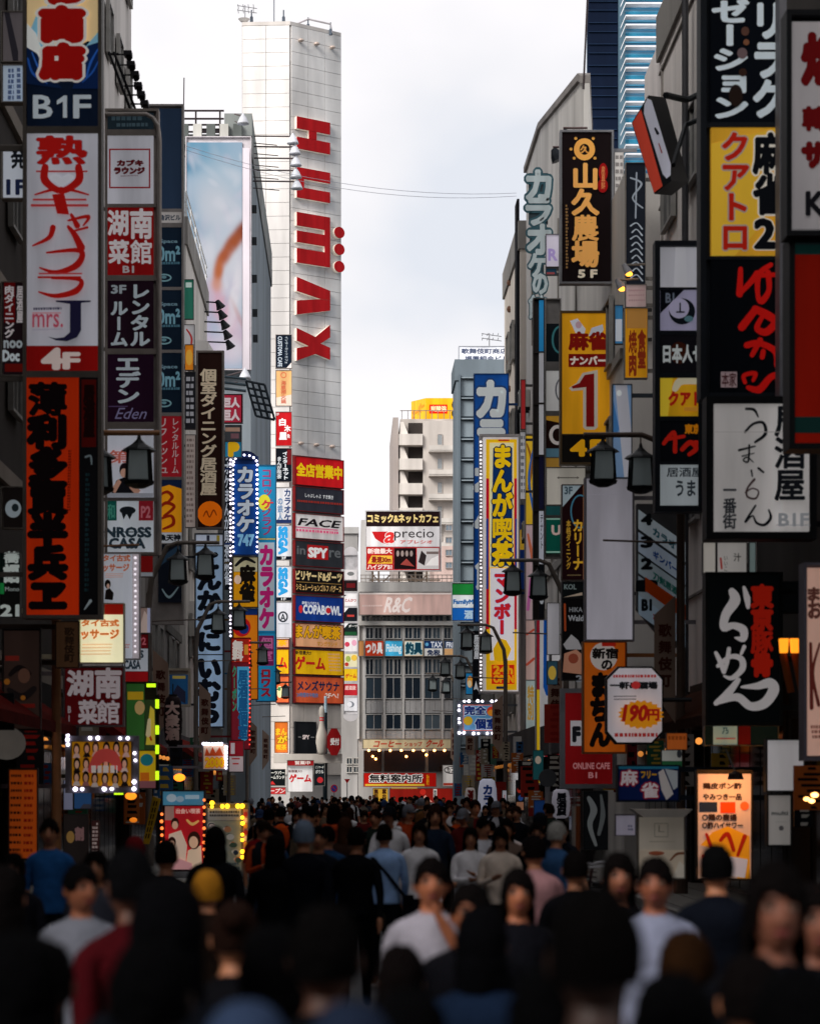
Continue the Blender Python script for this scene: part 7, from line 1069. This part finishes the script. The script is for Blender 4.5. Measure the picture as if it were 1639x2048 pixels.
# ---------------------------------------------------------------- people
def skin_body(name, joints, bones, tags, root):
    """one continuous body grown along a skeleton; tags: bone -> 0 skin 1 top 2 trousers 3 shoes 4 sleeve"""
    names = list(joints); idx = {n: i for i, n in enumerate(names)}
    me = bpy.data.meshes.new(name); me.from_pydata([joints[n][0] for n in names], [(idx[a], idx[b]) for a, b in bones], [])
    o = bpy.data.objects.new(name, me); COL.objects.link(o); md = o.modifiers.new('s', 'SKIN'); md.use_smooth_shade = True
    for n, v in zip(names, me.skin_vertices[0].data): r = joints[n][1]; v.radius = r if isinstance(r, tuple) else (r, r); v.use_root = (n == root)
    sb = o.modifiers.new('u', 'SUBSURF'); sb.levels = 1; sb.render_levels = 1
    dg = bpy.context.evaluated_depsgraph_get(); m2 = bpy.data.meshes.new_from_object(o.evaluated_get(dg)); bpy.data.objects.remove(o)
    seg = [(Vector(joints[a][0]), Vector(joints[b][0]), tags[i]) for i, (a, b) in enumerate(bones)]
    for p in m2.polygons:
        c = p.center; best = 9; tg = 0
        for a, b, t in seg:
            ab = b - a; q = max(0, min(1, (c - a).dot(ab) / ab.length_squared)); d = (c - (a + ab * q)).length
            if d < best: best, tg = d, t
        p.material_index = tg
    return m2
def head_mesh(mb, c, sk, dk, lip, turn=0, tilt=0):
    """adds a face: faces -Y"""
    n, k = 20, 16; V = []
    for i in range(k + 1):
        th = math.pi * i / k; z = -math.cos(th); r = math.sin(th) ** (.85 if z > 0 else 1)
        for j in range(n):
            a = 2 * math.pi * j / n; x = r * math.cos(a); y = r * math.sin(a); jaw = max(0, -z)
            X = x * .076 * (1 - .28 * jaw ** 1.6); Y = y * .096 * (1 - .18 * jaw if y > 0 else 1.0 - .1 * jaw); Z = z * .122
            if y < -.55 and abs(x) < .55:
                f = max(0, 1 - abs(x) / .28)
                if -.42 < z < .12: Y -= .024 * f * math.sin(math.pi * (.12 - z) / .54) ** 1.2
                if .0 < z < .22 and .18 < abs(x) < .5: Y += .008
                if -.9 < z < -.62: Y -= .008 * f
            V.append((X, Y, Z))
    F_ = [(i * n + j, i * n + (j + 1) % n, (i + 1) * n + (j + 1) % n, (i + 1) * n + j) for i in range(k) for j in range(n)]
    ct, st = math.cos(turn), math.sin(turn)
    def T(p): x, y, z = p; y, z = y * math.cos(tilt) - z * math.sin(tilt), y * math.sin(tilt) + z * math.cos(tilt); return (c[0] + x * ct - y * st, c[1] + x * st + y * ct, c[2] + z)
    mb.add([T(p) for p in V], F_, sk)
    def bl(x, y, z, rx, ry, rz, m):
        o = len(mb.v); mb.ball((0, 0, 0), rx, ry, rz, m, 8, 6)
        for i in range(o, len(mb.v)): q = mb.v[i]; mb.v[i] = T((q[0] + x, q[1] + y, q[2] + z))
    for s in (-1, 1):
        bl(s * .031, -.081, .014, .019, .009, .012, mat('5a3a2c', 'skin')); bl(s * .031, -.086, .012, .012, .006, .0055, mat('8f867c', 'skin')); bl(s * .031, -.0905, .012, .0065, .005, .0065, dk); bl(s * .032, -.090, .036, .020, .006, .006, dk); bl(s * .078, .004, -.005, .012, .02, .032, sk)  # first ball is darker skin, eye socket shade put into the colour
    bl(0, -.094, -.056, .025, .007, .009, lip); bl(0, -.104, -.024, .015, .012, .011, sk)
MS = [mat('a0714f', 'skin', k=.8), mat('1c1c20', 'cloth'), mat('15161a', 'cloth'), mat('1a1716', 'cloth'), mat('a0714f', 'skin', k=.8)]
HAIRD = mat('0c0808', 'hair'); LIP = mat('6a2e2a', 'skin'); XM = [HAIRD, LIP, mat('8f867c', 'skin'), mat('5a3a2c', 'skin')]
def body(pose):
    J = {}; B = []; T_ = []; r = .02
    st = pose.get('stride', .28); H = 1.0
    J['pel'] = ((0, 0, .97), (.14, .105)); J['wai'] = ((0, .01, 1.12), (.122, .092)); J['che'] = ((0, .012, 1.3), (.145, .108)); J['upc'] = ((0, .015, 1.41), (.13, .09)); J['nek'] = ((0, .012, 1.49), .055); J['nk2'] = ((0, -.005, 1.54), .05); J['hd'] = ((0, -.006, 1.6), .05)
    for a, b, t in (('pel', 'wai', 1), ('wai', 'che', 1), ('che', 'upc', 1), ('upc', 'nek', 1), ('nek', 'nk2', 0), ('nk2', 'hd', 0)): B.append((a, b)); T_.append(t)
    for s, d in ((-1, 1), (1, -1)):
        n = 'L' if s < 0 else 'R'; w = st * d
        J['hip' + n] = ((s * .095, 0, .9), .098); J['kne' + n] = ((s * .1, -w * .38 - .03, .5), .062); J['ank' + n] = ((s * .1, -w * .95 + (.05 if w < 0 else 0), .1 + (.05 if w < 0 else 0)), .043); J['toe' + n] = ((s * .115, -w * .95 - .14, .045 + (.02 if w < 0 else 0)), .042)
        for a, b, t in (('pel', 'hip' + n, 2), ('hip' + n, 'kne' + n, 2), ('kne' + n, 'ank' + n, 2), ('ank' + n, 'toe' + n, 3)): B.append((a, b)); T_.append(t)
        J['sho' + n] = ((s * .175, .015, 1.385), .062); B.append(('upc', 'sho' + n)); T_.append(1)
        e, h = pose.get('arm' + n, ((s * .222, .03 + w * .3, 1.12), (s * .215, -.06 + w * .8, .88)))
        J['elb' + n] = (e, .043); J['wri' + n] = (h, .028); hv = (Vector(h) - Vector(e)).normalized(); pm = Vector(h) + hv * .055; J['pal' + n] = (tuple(pm), (.036, .02))
        for a, b, t in (('sho' + n, 'elb' + n, 1), ('elb' + n, 'wri' + n, 4), ('wri' + n, 'pal' + n, 0)): B.append((a, b)); T_.append(t)
        sx = Vector((0, 1, 0)) if abs(hv.y) < .8 else Vector((1, 0, 0)); ax = hv.cross(sx).normalized(); ax2 = hv.cross(ax).normalized()
        for q, (o_, ln) in enumerate(((-.027, .06), (-.009, .07), (.009, .066), (.027, .05))):
            p1 = pm + ax2 * o_ + hv * .045; p2 = p1 + hv * ln * .55 + ax * (-s) * .012; J['f%d%s' % (q, n)] = (tuple(p1), .0095); J['g%d%s' % (q, n)] = (tuple(p2), .008); B += [('pal' + n, 'f%d%s' % (q, n)), ('f%d%s' % (q, n), 'g%d%s' % (q, n))]; T_ += [0, 0]
        p1 = pm - hv * .015 + ax2 * -.045; p2 = p1 + hv * .04; J['t1' + n] = (tuple(p1), .011); J['t2' + n] = (tuple(p2), .009); B += [('wri' + n, 't1' + n), ('t1' + n, 't2' + n)]; T_ += [0, 0]
    me = skin_body('body', J, B, T_, 'pel')
    hb = MB(); head_mesh(hb, (0, -.012, 1.625), 'SK', 'DK', 'LP', pose.get('turn', 0), pose.get('tilt', 0)) if False else None
    hb = MB(); head_mesh(hb, (0, -.012, 1.625), MS[0], HAIRD, LIP, pose.get('turn', 0), pose.get('tilt', 0))
    V = [tuple(v.co) for v in me.vertices]; F_ = [tuple(p.vertices) for p in me.polygons]; mi = [p.material_index for p in me.polygons]; o = len(V)
    V += hb.v; F_ += [tuple(o + q for q in f) for f in hb.f]
    mm = [0 if hb.mats[i] == MS[0] else (5 + XM.index(hb.mats[i])) for i in hb.m]; mi += mm
    m3 = bpy.data.meshes.new('body'); m3.from_pydata(V, [], F_); [m3.materials.append(m) for m in MS + XM]
    m3.polygons.foreach_set('material_index', mi); m3.polygons.foreach_set('use_smooth', [True] * len(F_)); m3.update(); return m3
POSES = {'walk': {'stride': .34}, 'walk2': {'stride': -.32}, 'stand': {'stride': .06}, 'phone': {'stride': .16, 'armL': ((-.22, -.02, 1.12), (-.09, -.26, 1.2)), 'tilt': .3}, 'chin': {'stride': .1, 'armR': ((.22, -.06, 1.14), (.06, -.16, 1.42))},
         'carry': {'stride': .2, 'armR': ((.23, .02, 1.12), (.2, -.2, 1.02))}, 'turn': {'stride': .2, 'turn': .55}, 'raise': {'stride': .1, 'armR': ((.3, -.1, 1.32), (.2, -.3, 1.6)), 'armL': ((-.3, -.1, 1.3), (-.12, -.32, 1.56))}, 'hold': {'stride': .15, 'armL': ((-.2, -.05, 1.13), (-.02, -.22, 1.14)), 'armR': ((.2, -.05, 1.13), (.04, -.24, 1.2))}}
BM = {}
def hair_mesh(kind):
    var = kind[-1] if kind[-1].isdigit() else '0'; kind = kind.rstrip('0123456789'); r = random.Random(len(kind) * 7 + int(var) * 31); ph = r.uniform(0, 6); n, k = 26, 18; V = []; keep = []
    L_ = {'short': 0, 'long': .30, 'bob': .12, 'cap': 0, 'beanie': 0, 'bun': 0}[kind]
    for i in range(k + 1):
        th = math.pi * i / k * (.62 if kind in ('short', 'cap', 'beanie', 'bun') else .60); z = math.cos(th); rr = math.sin(th) ** (.82 if z > 0 else 1)
        for j in range(n):
            a = 2 * math.pi * j / n; x = math.cos(a); y = math.sin(a); fr = max(0, -y)     # fr: towards the face
            g = (1.07 if kind in ('short', 'bun') else 1.1) + (.045 * math.sin(a * 3 + i * .8 + ph) * math.sin(i * .9 + a + ph) + .03 * math.sin(a * 7 + ph * 2 + i * .5) if kind not in ('cap', 'beanie') else 0)
            if kind in ('cap', 'beanie'): g = 1.13
            jit = 1 + (r.uniform(-.035, .035) if kind not in ('cap', 'beanie') else 0)
            zz = z
            if fr > .3 and z < .5 and abs(x) < .66: zz = max(z, .44 - .3 * abs(x + .3 * math.sin(ph)) + .06 * math.sin(a * 9 + ph))
            elif fr > 0 and abs(x) > .5 and z < .1 and kind in ('short', 'bun'): zz = max(z, -.05)
            V.append((x * rr * .081 * g * jit, y * rr * .100 * g * jit + .006, zz * (.1185 if z > 0 else .124) * g * (jit if z > 0 else 1) + 0.006))
    nr = k + 1
    if L_:
        for q in range(1, 7):
            for j in range(n):
                a = 2 * math.pi * j / n; x, y, z = V[k * n + j]; d = L_ * q / 6
                if math.sin(a) < -.35: V.append((x * (1.0), y, z - .001 * q))
                else: V.append((x * (1.1 - .04 * q / 6) + r.uniform(-.004, .004), (y + .01) * (1 - .02 * q) + r.uniform(-.004, .004), z - d + r.uniform(-.01, .01)))
        nr += 6
    F_ = [(i * n + j, (i + 1) * n + j, (i + 1) * n + (j + 1) % n, i * n + (j + 1) % n) for i in range(nr - 1) for j in range(n)]
    mb = MB(); mb.add([(x, y - .012, z + 1.625) for x, y, z in V], F_, HAIRD)
    if kind == 'bun': mb.ball((0, .1, 1.7), .05, .045, .045, HAIRD, 10, 7)
    if kind == 'cap': mb.prism([(-.07, -.09, 1.665), (.07, -.09, 1.665), (.05, -.175, 1.65), (-.05, -.175, 1.65)], [(-.07, -.09, 1.673), (.07, -.09, 1.673), (.05, -.175, 1.658), (-.05, -.175, 1.658)], HAIRD)
    return mb.mesh('hair', smooth=True)
HM = {k: hair_mesh(k) for k in ('short', 'short1', 'short2', 'short3', 'long', 'long1', 'bob', 'bob1', 'bob2', 'cap', 'beanie', 'bun')}
HV = {'short': ['short', 'short1', 'short2', 'short3'], 'long': ['long', 'long1'], 'bob': ['bob', 'bob1', 'bob2']}; HC = [0]
def bag_mesh(kind):
    mb = MB(); b = mat('0e0e12', 'cloth')
    if kind == 'strap': mb.tube([(.16, .0, 1.43), (.1, .12, 1.38), (-.05, .135, 1.2), (-.2, .1, 1.0)], .018, b, 6); mb.box(-.3, -.19, -.06, .16, .78, 1.0, b)
    elif kind == 'pack': mb.ball((0, .2, 1.22), .16, .1, .24, b, 12, 8); mb.tube([(-.11, .14, 1.4), (-.12, -.08, 1.42), (-.12, -.1, 1.15)], .018, b, 6); mb.tube([(.11, .14, 1.4), (.12, -.08, 1.42), (.12, -.1, 1.15)], .018, b, 6)
    else: mb.box(.16, .34, -.2, .16, .42, .74, b); mb.tube([(.25, -.14, .74), (.25, -.1, .9), (.25, .06, .9), (.25, .1, .74)], .008, b, 5)
    return mb.mesh('bag')
BG = {k: bag_mesh(k) for k in ('strap', 'pack', 'tote')}
def skirt_mesh():
    mb = MB(); mb.lathe((0, 0, .97), [(.19, .06), (.2, -.1), (.24, -.35), (.27, -.5)], mat('1c1c20', 'cloth'), 18, 1, .82); mb.v = [(x, y, 2 * .0 + z) for x, y, z in mb.v]; return mb.mesh('skirt', smooth=True)
def shirt_mesh(long_):
    mb = MB(); z0 = .93 if long_ else .98; pr = [(.168, z0 - .02), (.17, z0), (.160, 1.05), (.152, 1.14), (.166, 1.25), (.178, 1.34), (.165, 1.41), (.11, 1.46), (.066, 1.485)]
    mb.lathe((0, .008, 0), pr, mat('1c1c20', 'cloth'), 22, 1, .76)
    rr = random.Random(4); mb.v = [(x * (1 + .02 * math.sin(z * 40 + x * 20)), y * (1 + .03 * math.sin(z * 33 + y * 25)), z) for x, y, z in mb.v]; return mb.mesh('shirt', smooth=True)
SH = shirt_mesh(True); SKM = skirt_mesh()
def jacket_mesh():
    mb = MB(); n = 20; V = []; pr = [(.19, .86), (.184, .98), (.172, 1.1), (.172, 1.2), (.19, 1.32), (.182, 1.4), (.125, 1.455), (.085, 1.5)]
    for r_, z in pr:
        for j in range(n + 1): a = math.pi * (-.5 + .13) + (2 * math.pi - .26 * math.pi) * j / n; V.append((r_ * math.cos(a) * (1 + .02 * math.sin(z * 30 + a * 5)), .008 + r_ * .8 * math.sin(a) * (1 + .03 * math.sin(z * 26 + a * 4)), z))
    mb.add(V, [(i * (n + 1) + j, i * (n + 1) + j + 1, (i + 1) * (n + 1) + j + 1, (i + 1) * (n + 1) + j) for i in range(len(pr) - 1) for j in range(n)], mat('1c1c20', 'cloth')); return mb.mesh('jacket', smooth=True)
def hood_mesh(): mb = MB(); mb.tube([(-.1, .02, 1.47), (-.1, .1, 1.47), (0, .15, 1.44), (.1, .1, 1.47), (.1, .02, 1.47)], [.03, .045, .06, .045, .03], mat('1c1c20', 'cloth'), 8); return mb.mesh('hood', smooth=True)
JK = jacket_mesh(); HD = hood_mesh()
SKN = ['a06c4e', 'b07c5c', '8c5a42']
def person(lb, px, ytop, s, face='b', hair='short', top='16171c', bot='121318', pose='walk', haircol='0b0808', bag=None, bagcol='0e0e12', sleeve=None, skirt=None, skin='8a5a40', yaw=None, group=None, jacket=None, hood=None):
    d = FP / s; x = (px - VX) / s; Ht = CZ - (ytop - HY) / s; sc_ = Ht / 1.765
    if pose not in BM: BM[pose] = body(POSES[pose])
    a = {'b': math.pi, 'f': 0}[face] + (yaw if yaw is not None else 0)
    t = bpy.data.objects.new('person', BM[pose]); COL.objects.link(t); t.location = (x, d, 0.0); t.rotation_euler = (0, 0, a); t.scale = (sc_,) * 3 if sc_ > .97 else (min(1, sc_ * 1.03), min(1, sc_ * 1.03), sc_)
    tag(t, lb, 'person', group); ORG[t.name] = (x, d, 0)
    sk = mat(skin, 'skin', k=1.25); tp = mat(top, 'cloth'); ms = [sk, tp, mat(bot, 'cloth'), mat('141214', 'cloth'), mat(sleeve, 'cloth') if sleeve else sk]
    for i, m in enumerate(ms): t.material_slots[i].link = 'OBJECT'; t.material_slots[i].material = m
    def ch(nm, me, m):
        o = bpy.data.objects.new(nm, me); COL.objects.link(o); o.parent = t; o.material_slots[0].link = 'OBJECT'; o.material_slots[0].material = m; return o
    HC[0] += 1; hv = HV.get(hair, [hair]); h = ch('cap' if hair in ('cap', 'beanie') else 'hair', HM[hv[HC[0] % len(hv)]], mat(haircol, 'cloth' if hair in ('cap', 'beanie') else 'hair'))
    ps = POSES[pose]
    if ps.get('turn') or ps.get('tilt'):
        q = ps.get('turn', 0); ti = ps.get('tilt', 0); c = Vector((0, -.012, 1.625)); M_ = Matrix.Translation(c) @ Matrix.Rotation(q, 4, 'Z') @ Matrix.Rotation(ti, 4, 'X') @ Matrix.Translation(-c); h.matrix_local = M_
    if skirt: ch('skirt', SKM, mat(skirt, 'cloth'))
    ch('shirt', SH, tp)
    if jacket: ch('jacket', JK, mat(jacket, 'cloth'))
    if hood: ch('hood', HD, mat(hood, 'cloth'))
    if bag: ch('bag', BG[bag], mat(bagcol, 'cloth'))
    return t
# people who can be told apart, nearest first; foreground shade put into skin colours
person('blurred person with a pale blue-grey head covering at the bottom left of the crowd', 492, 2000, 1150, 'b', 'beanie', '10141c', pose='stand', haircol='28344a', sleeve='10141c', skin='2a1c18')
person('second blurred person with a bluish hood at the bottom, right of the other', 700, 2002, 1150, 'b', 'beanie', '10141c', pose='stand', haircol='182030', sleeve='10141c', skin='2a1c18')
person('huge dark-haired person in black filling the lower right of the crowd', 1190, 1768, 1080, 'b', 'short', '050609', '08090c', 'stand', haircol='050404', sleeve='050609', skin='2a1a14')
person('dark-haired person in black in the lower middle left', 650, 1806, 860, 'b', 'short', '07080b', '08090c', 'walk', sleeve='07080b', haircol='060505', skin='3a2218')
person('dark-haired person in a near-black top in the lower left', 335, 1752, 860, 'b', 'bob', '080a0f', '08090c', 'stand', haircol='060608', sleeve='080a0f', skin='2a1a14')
person('tall person in black at the lower right edge with the face turned to the camera', 1548, 1722, 720, 'f', 'bob', '090a0e', '090a0c', 'walk', skin='6a4030', sleeve='090a0e')
person('person with dark hair over a denim blue collar in the lower middle', 962, 1812, 640, 'b', 'bob', '0f1a2c', '10141c', 'stand', haircol='050507', sleeve='14243c', skin='5a3828')
person('person in an amber brown jacket low on the right', 1372, 1862, 700, 'b', 'bob', '2c1a0a', '1a1008', 'stand', haircol='241408', sleeve='2c1a0a', skin='3a2418')
person('person in a dark red jacket at the lower left', 262, 1692, 580, 'b', 'short', '38080d', '0c0c10', 'walk2', haircol='08080a', sleeve='38080d', yaw=.5, skin='4a2c20')
person('young man in a white tee looking aside at the lower left', 163, 1724, 430, 'f', 'short', '6c6e78', '14161c', 'turn', skin='7c4a34', haircol='080708')
person('woman in a white tee with a hand raised to her chin', 862, 1712, 430, 'f', 'bun', '8e8a94', '14161a', 'chin', skin='8a5238')
person('woman with parted dark hair facing the camera behind the denim collar', 1035, 1736, 425, 'f', 'bob', '0d0d12', '0c0c10', 'walk', skin='8a5238', sleeve='0d0d12')
person('young man in a white print shirt facing the camera before the pale banner', 1310, 1712, 440, 'f', 'short', '74788c', '14161c', 'walk', skin='74422e', yaw=-.2)
person('woman with long hair in black left of the pale standing banner', 1236, 1704, 400, 'f', 'long', '0c0c10', '0c0c0e', 'walk2', skin='7c4c38', sleeve='0c0c10')
person('dark-haired man seen from behind before the orange menu board', 1432, 1688, 400, 'b', 'short', '0b0e16', '0a0c10', 'stand', sleeve='0b0e16', haircol='070708')
person('dark blurred person at the left edge, half cut off', 6, 1730, 520, 'b', 'bob', '0a0b10', '090a0c', 'walk', sleeve='0a0b10')
person('dark person at the right edge, half cut off', 1630, 1760, 640, 'f', 'short', '0b0b0f', '0a0a0c', 'carry', sleeve='0b0b0f', skin='6a4030')
person('person with dark hair just behind the denim collar showing only a forehead', 940, 1762, 520, 'f', 'short', '0a0a0e', '0a0a0c', 'stand', skin='8a5238', sleeve='0a0a0e')
person('person holding something against a dark green bag in the lower middle', 800, 1890, 640, 'b', 'bob', '10241a', '0a0c0c', 'hold', haircol='0c0808', sleeve='10241a')
person('dark person with hair tied back between the red jacket and the black hair', 470, 1800, 620, 'b', 'bun', '0a0a0d', '0a0a0c', 'walk', sleeve='0a0a0d', haircol='1a0e0a')
person('dark person in the bottom left corner with a bare forearm', 90, 1880, 760, 'b', 'short', '06070a', '08090c', 'carry', haircol='060506', skin='4a281c')
person('dark person in the bottom right corner', 1500, 1905, 820, 'b', 'short', '08090c', '08090c', 'stand', sleeve='08090c')
person('person in a mustard yellow knit hat on the left', 414, 1738, 380, 'b', 'beanie', '1c1410', '101014', 'stand', haircol='90601a')
person('man in a blue tee facing the camera at the left', 100, 1636, 228, 'f', 'short', '1f4c80', '0e1016', 'stand', skin='8a5a40', haircol='0a0808')
person('woman with long black hair seen from behind beside the poster kiosk', 430, 1652, 255, 'b', 'long', '0b0c10', '0b0b0e', 'walk', sleeve='0b0c10')
person('man in a grey cap and dark jacket walking away left of the middle', 607, 1639, 250, 'b', 'cap', '0a0c12', '0c0e14', 'walk', haircol='5a6676', sleeve='0a0c12')
person('man in a light blue shirt with a black shoulder strap walking away', 768, 1646, 202, 'b', 'short', '8aaad8', '0d0f14', 'walk2', sleeve='8aaad8', bag='strap')
person('woman in a red top facing the camera beside the kiosk', 521, 1640, 150, 'f', 'long', '7c1418', '16243c', 'stand', bag=None)
person('woman in brown with long brown hair left of the light blue shirt', 690, 1634, 182, 'b', 'long', '2e1e18', '14100e', 'walk', haircol='3a2216', sleeve='2e1e18')
person('man in a black coat just left of the light blue shirt', 712, 1652, 225, 'b', 'short', '0a0b0e', '0b0c0f', 'walk', sleeve='0a0b0e')
person('person in a denim jacket behind the grey cap', 655, 1650, 200, 'b', 'short', '1d3a5c', '10141c', 'walk2', sleeve='1d3a5c')
person('woman in a white blouse facing the camera right of the light blue shirt', 838, 1644, 192, 'f', 'long', 'd8d6da', '14151a', 'walk', sleeve='d8d6da')
person('man in a pale grey shirt behind the light blue shirt', 808, 1610, 140, 'b', 'short', 'c2c6d2', '14161c', 'walk')
person('woman in loose white holding her hands up in front of her', 940, 1654, 186, 'f', 'long', 'dedce0', '9ca2ac', 'hold', sleeve='dedce0', skirt='aab0b8')
person('man with glasses in a black and white tee on the right of the crowd', 966, 1634, 172, 'f', 'short', 'c4c4cc', '101218', 'turn', sleeve=None)
person('woman in a cream jacket looking down at a phone', 1000, 1652, 200, 'f', 'bob', 'd4c4b6', '1c1c20', 'phone', sleeve='d4c4b6', bag='strap')
person('man in black with his hand at his mouth in the middle of the crowd', 885, 1612, 135, 'f', 'short', '0d0d11', '0d0e12', 'chin')
person('man in an orange shirt right of the middle', 919, 1614, 126, 'f', 'short', 'a83c14', '14161c', 'stand')
person('grey-haired man in a blue shirt walking away on the right', 1112, 1642, 214, 'b', 'short', '2c4a70', '1c2230', 'walk', haircol='8a8884', sleeve='2c4a70', yaw=-.7)
person('dark-haired person in a pink floral shirt on the right', 1068, 1668, 285, 'b', 'short', 'a87c80', '101014', 'walk2', sleeve='a87c80', haircol='0a0708', yaw=.3)
person('man in black behind the pink floral shirt', 1072, 1644, 190, 'f', 'short', '0c0c10', '0c0c10', 'walk', sleeve='0c0c10')
person('woman with dark hair on the right behind the cream jacket', 1012, 1636, 178, 'f', 'long', '6c5a50', '14141a', 'walk')
person('person with an orange strap vest walking away on the left of the crowd', 562, 1612, 118, 'b', 'short', '0e0f14', '12141c', 'walk', bag='pack', bagcol='c04818', sleeve='0e0f14')
person('woman in a white tee left of the middle', 663, 1622, 120, 'f', 'bob', 'a4a2a6', '1c2028', 'walk2')
person('person in a surgical mask behind the grey cap', 636, 1650, 215, 'f', 'short', '10141c', '101218', 'stand', sleeve='10141c')
person('person in black left of the grey cap', 550, 1668, 250, 'b', 'bob', '08090c', '141c28', 'walk', sleeve='08090c')
person('small woman in light grey seated low at the left', 192, 1700, 300, 'f', 'bob', '3a3c46', '14161c', 'stand')
person('red cap wearer at the left behind the red jacket', 270, 1672, 250, 'b', 'cap', '0c0c12', '0c0c10', 'stand', haircol='5a1216', sleeve='0c0c12')
person('dark person before the red poster board', 332, 1678, 290, 'b', 'short', '101218', '0c0c10', 'walk2', sleeve='101218')
person('blurred dark person beside the left edge behind the blue tee', 28, 1705, 300, 'f', 'bob', '14141a', '0c0c10', 'walk', sleeve='14141a', skin='6a4030')
person('person in black right of the grey-haired man', 1150, 1700, 330, 'b', 'short', '0a0a0e', '0a0a0c', 'walk', sleeve='0a0a0e')
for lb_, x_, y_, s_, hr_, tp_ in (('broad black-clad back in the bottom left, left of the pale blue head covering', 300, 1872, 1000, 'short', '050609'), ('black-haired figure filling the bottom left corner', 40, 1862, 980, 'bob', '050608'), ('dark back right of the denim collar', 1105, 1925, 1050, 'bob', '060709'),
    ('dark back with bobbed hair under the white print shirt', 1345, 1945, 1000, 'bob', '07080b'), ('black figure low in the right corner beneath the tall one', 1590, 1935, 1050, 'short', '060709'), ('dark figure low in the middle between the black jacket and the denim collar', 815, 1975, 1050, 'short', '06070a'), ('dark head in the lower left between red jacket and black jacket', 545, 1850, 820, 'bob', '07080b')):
    person(lb_, x_, y_, s_, 'b', hr_, tp_, '07080a', 'stand', haircol='040405', sleeve=tp_, skin='24160f')  # dark figures added to blacken the foreground, shade put into their skin
# the walking crowd further on
rc = random.Random(11)
tops = [('0c0d11', 'black'), ('14161c', 'black'), ('1c2636', 'navy'), ('cfcdd2', 'white'), ('bcbcc2', 'white'), ('4a4c54', 'grey'), ('dcdade', 'white'), ('5c1a1c', 'dark red'), ('2c4a70', 'blue'), ('6a5a4a', 'beige'), ('0f1014', 'black'), ('d4d2d6', 'white'), ('202a24', 'dark green'), ('a03c1c', 'orange')]
hk = ['short', 'short', 'bob', 'long', 'bun', 'short', 'cap']
used = {}; LM_ = [(560, 'under the white tower'), (650, 'below the bowling pin'), (720, 'left of the red sign'), (780, 'below the wide red sign'), (850, 'right of the red sign'), (910, 'before the office block'), (975, 'by the white column'), (1100, 'near the right pavement')]
pts = []
for d0, d1, n in ((26, 34, 9), (34, 46, 24), (46, 62, 36), (62, 84, 42)):
    k = 0; tries = 0
    while k < n and tries < 900:
        tries += 1; d = rc.uniform(d0, d1); x = rc.uniform(-3.2, 4.4)
        px = VX + x * FP / d
        if (d < 50 and (300 < px < 520 or px > 1125)) or px < 380: continue
        if any((x - a) ** 2 + ((d - b) * .35) ** 2 < .27 for a, b in pts): continue
        pts.append((x, d)); k += 1; s = FP / d; h = rc.choice([rc.uniform(1.48, 1.64), rc.uniform(1.62, 1.74), rc.uniform(1.72, 1.86)]); fb = rc.choice('bfbff'); tp, cn = rc.choice(tops); hr = rc.choice(hk if h < 1.66 else ['short', 'short', 'short', 'cap', 'bob'])
        hc = rc.choice(['0b0808', '0b0808', '1a0f0a', '2c1810'] if hr != 'cap' else ['14161c', '6a6c74', '2a3a5a']); bt = rc.choice(['101218', '16181e', '1c2638', '4a4640', '0c0c10']); px = VX + x * s
        lm = min(LM_, key=lambda q: abs(q[0] - px))[1]; hn = {'short': 'short-haired', 'bob': 'bob-haired', 'long': 'long-haired', 'bun': 'person with tied hair', 'cap': 'capped'}[hr]; dist = 'nearer' if d < 46 else ('midway' if d < 62 else 'far')
        bg_ = rc.choice([None, None, 'pack', 'tote', 'strap'])
        if len(lm.split()) > 5: lm = ' '.join(lm.split()[:5])
        for _t in range(40):
            if (dist, hr, cn, fb, bg_, lm) not in used: break
            tp, cn = rc.choice(tops); bg_ = rc.choice([None, 'pack', 'tote', 'strap'])
        used[(dist, hr, cn, fb, bg_, lm)] = 1
        bg_ = bg_; w = (hn + ' person' if hr != 'bun' else 'tied-haired person'); lb = '%s %s in %s facing %s%s %s' % (dist, w, cn, 'away' if fb == 'b' else 'us', {None: '', 'pack': ' with backpack', 'tote': ' with tote', 'strap': ' with shoulderbag'}[bg_], lm)
        person(lb, px, HY + (CZ - h) * s, s, fb, hr, tp, bt, rc.choice(['walk', 'walk2', 'stand', 'carry', 'phone' if fb == 'f' else 'walk']), hc, bg_, rc.choice(['0e0e12', '2c2c34', '5a3a20']), tp if rc.random() < .6 else None, None, rc.choice(SKN), rc.uniform(-.5, .5), 'people walking in the street', rc.choice([None, None, '15161c', '20242e', '3a3630']) if rc.random() < .5 else None, tp if rc.random() < .25 else None)
# the farthest crowd reads as one mass
mb = MB(); m1 = [mat(c, 'cloth') for c in ('14151a', '1c2230', '9a9aa0', '3a3c44', '5a2a28', '6a6258')]; hm = mat('0c0909', 'hair'); skm = mat('8a5a40', 'skin', k=1.4)
for i in range(120):
    d = rc.uniform(86, 156); x = rc.uniform(-3.4, 4.6); h = rc.uniform(1.52, 1.8); m = rc.choice(m1); k = h / 1.76
    mb.lathe((x, d, 0), [(.1, 0), (.12, .45 * k), (.15, .9 * k), (.15, 1.05 * k), (.2, 1.3 * k), (.19, 1.42 * k), (.07, 1.49 * k), (.055, 1.53 * k)], m, 7, 1, .7)
    mb.ball((x, d, 1.64 * k), .078, .09, .11, skm, 7, 5); mb.ball((x, d + (.02 if rc.random() < .4 else -.025), 1.665 * k), .088, .1, .105, hm, 7, 5)
o = part('crowd', mb, smooth=True); tag(o, 'dense far crowd of tiny heads and shoulders filling the street end', 'crowd', None, 'stuff')
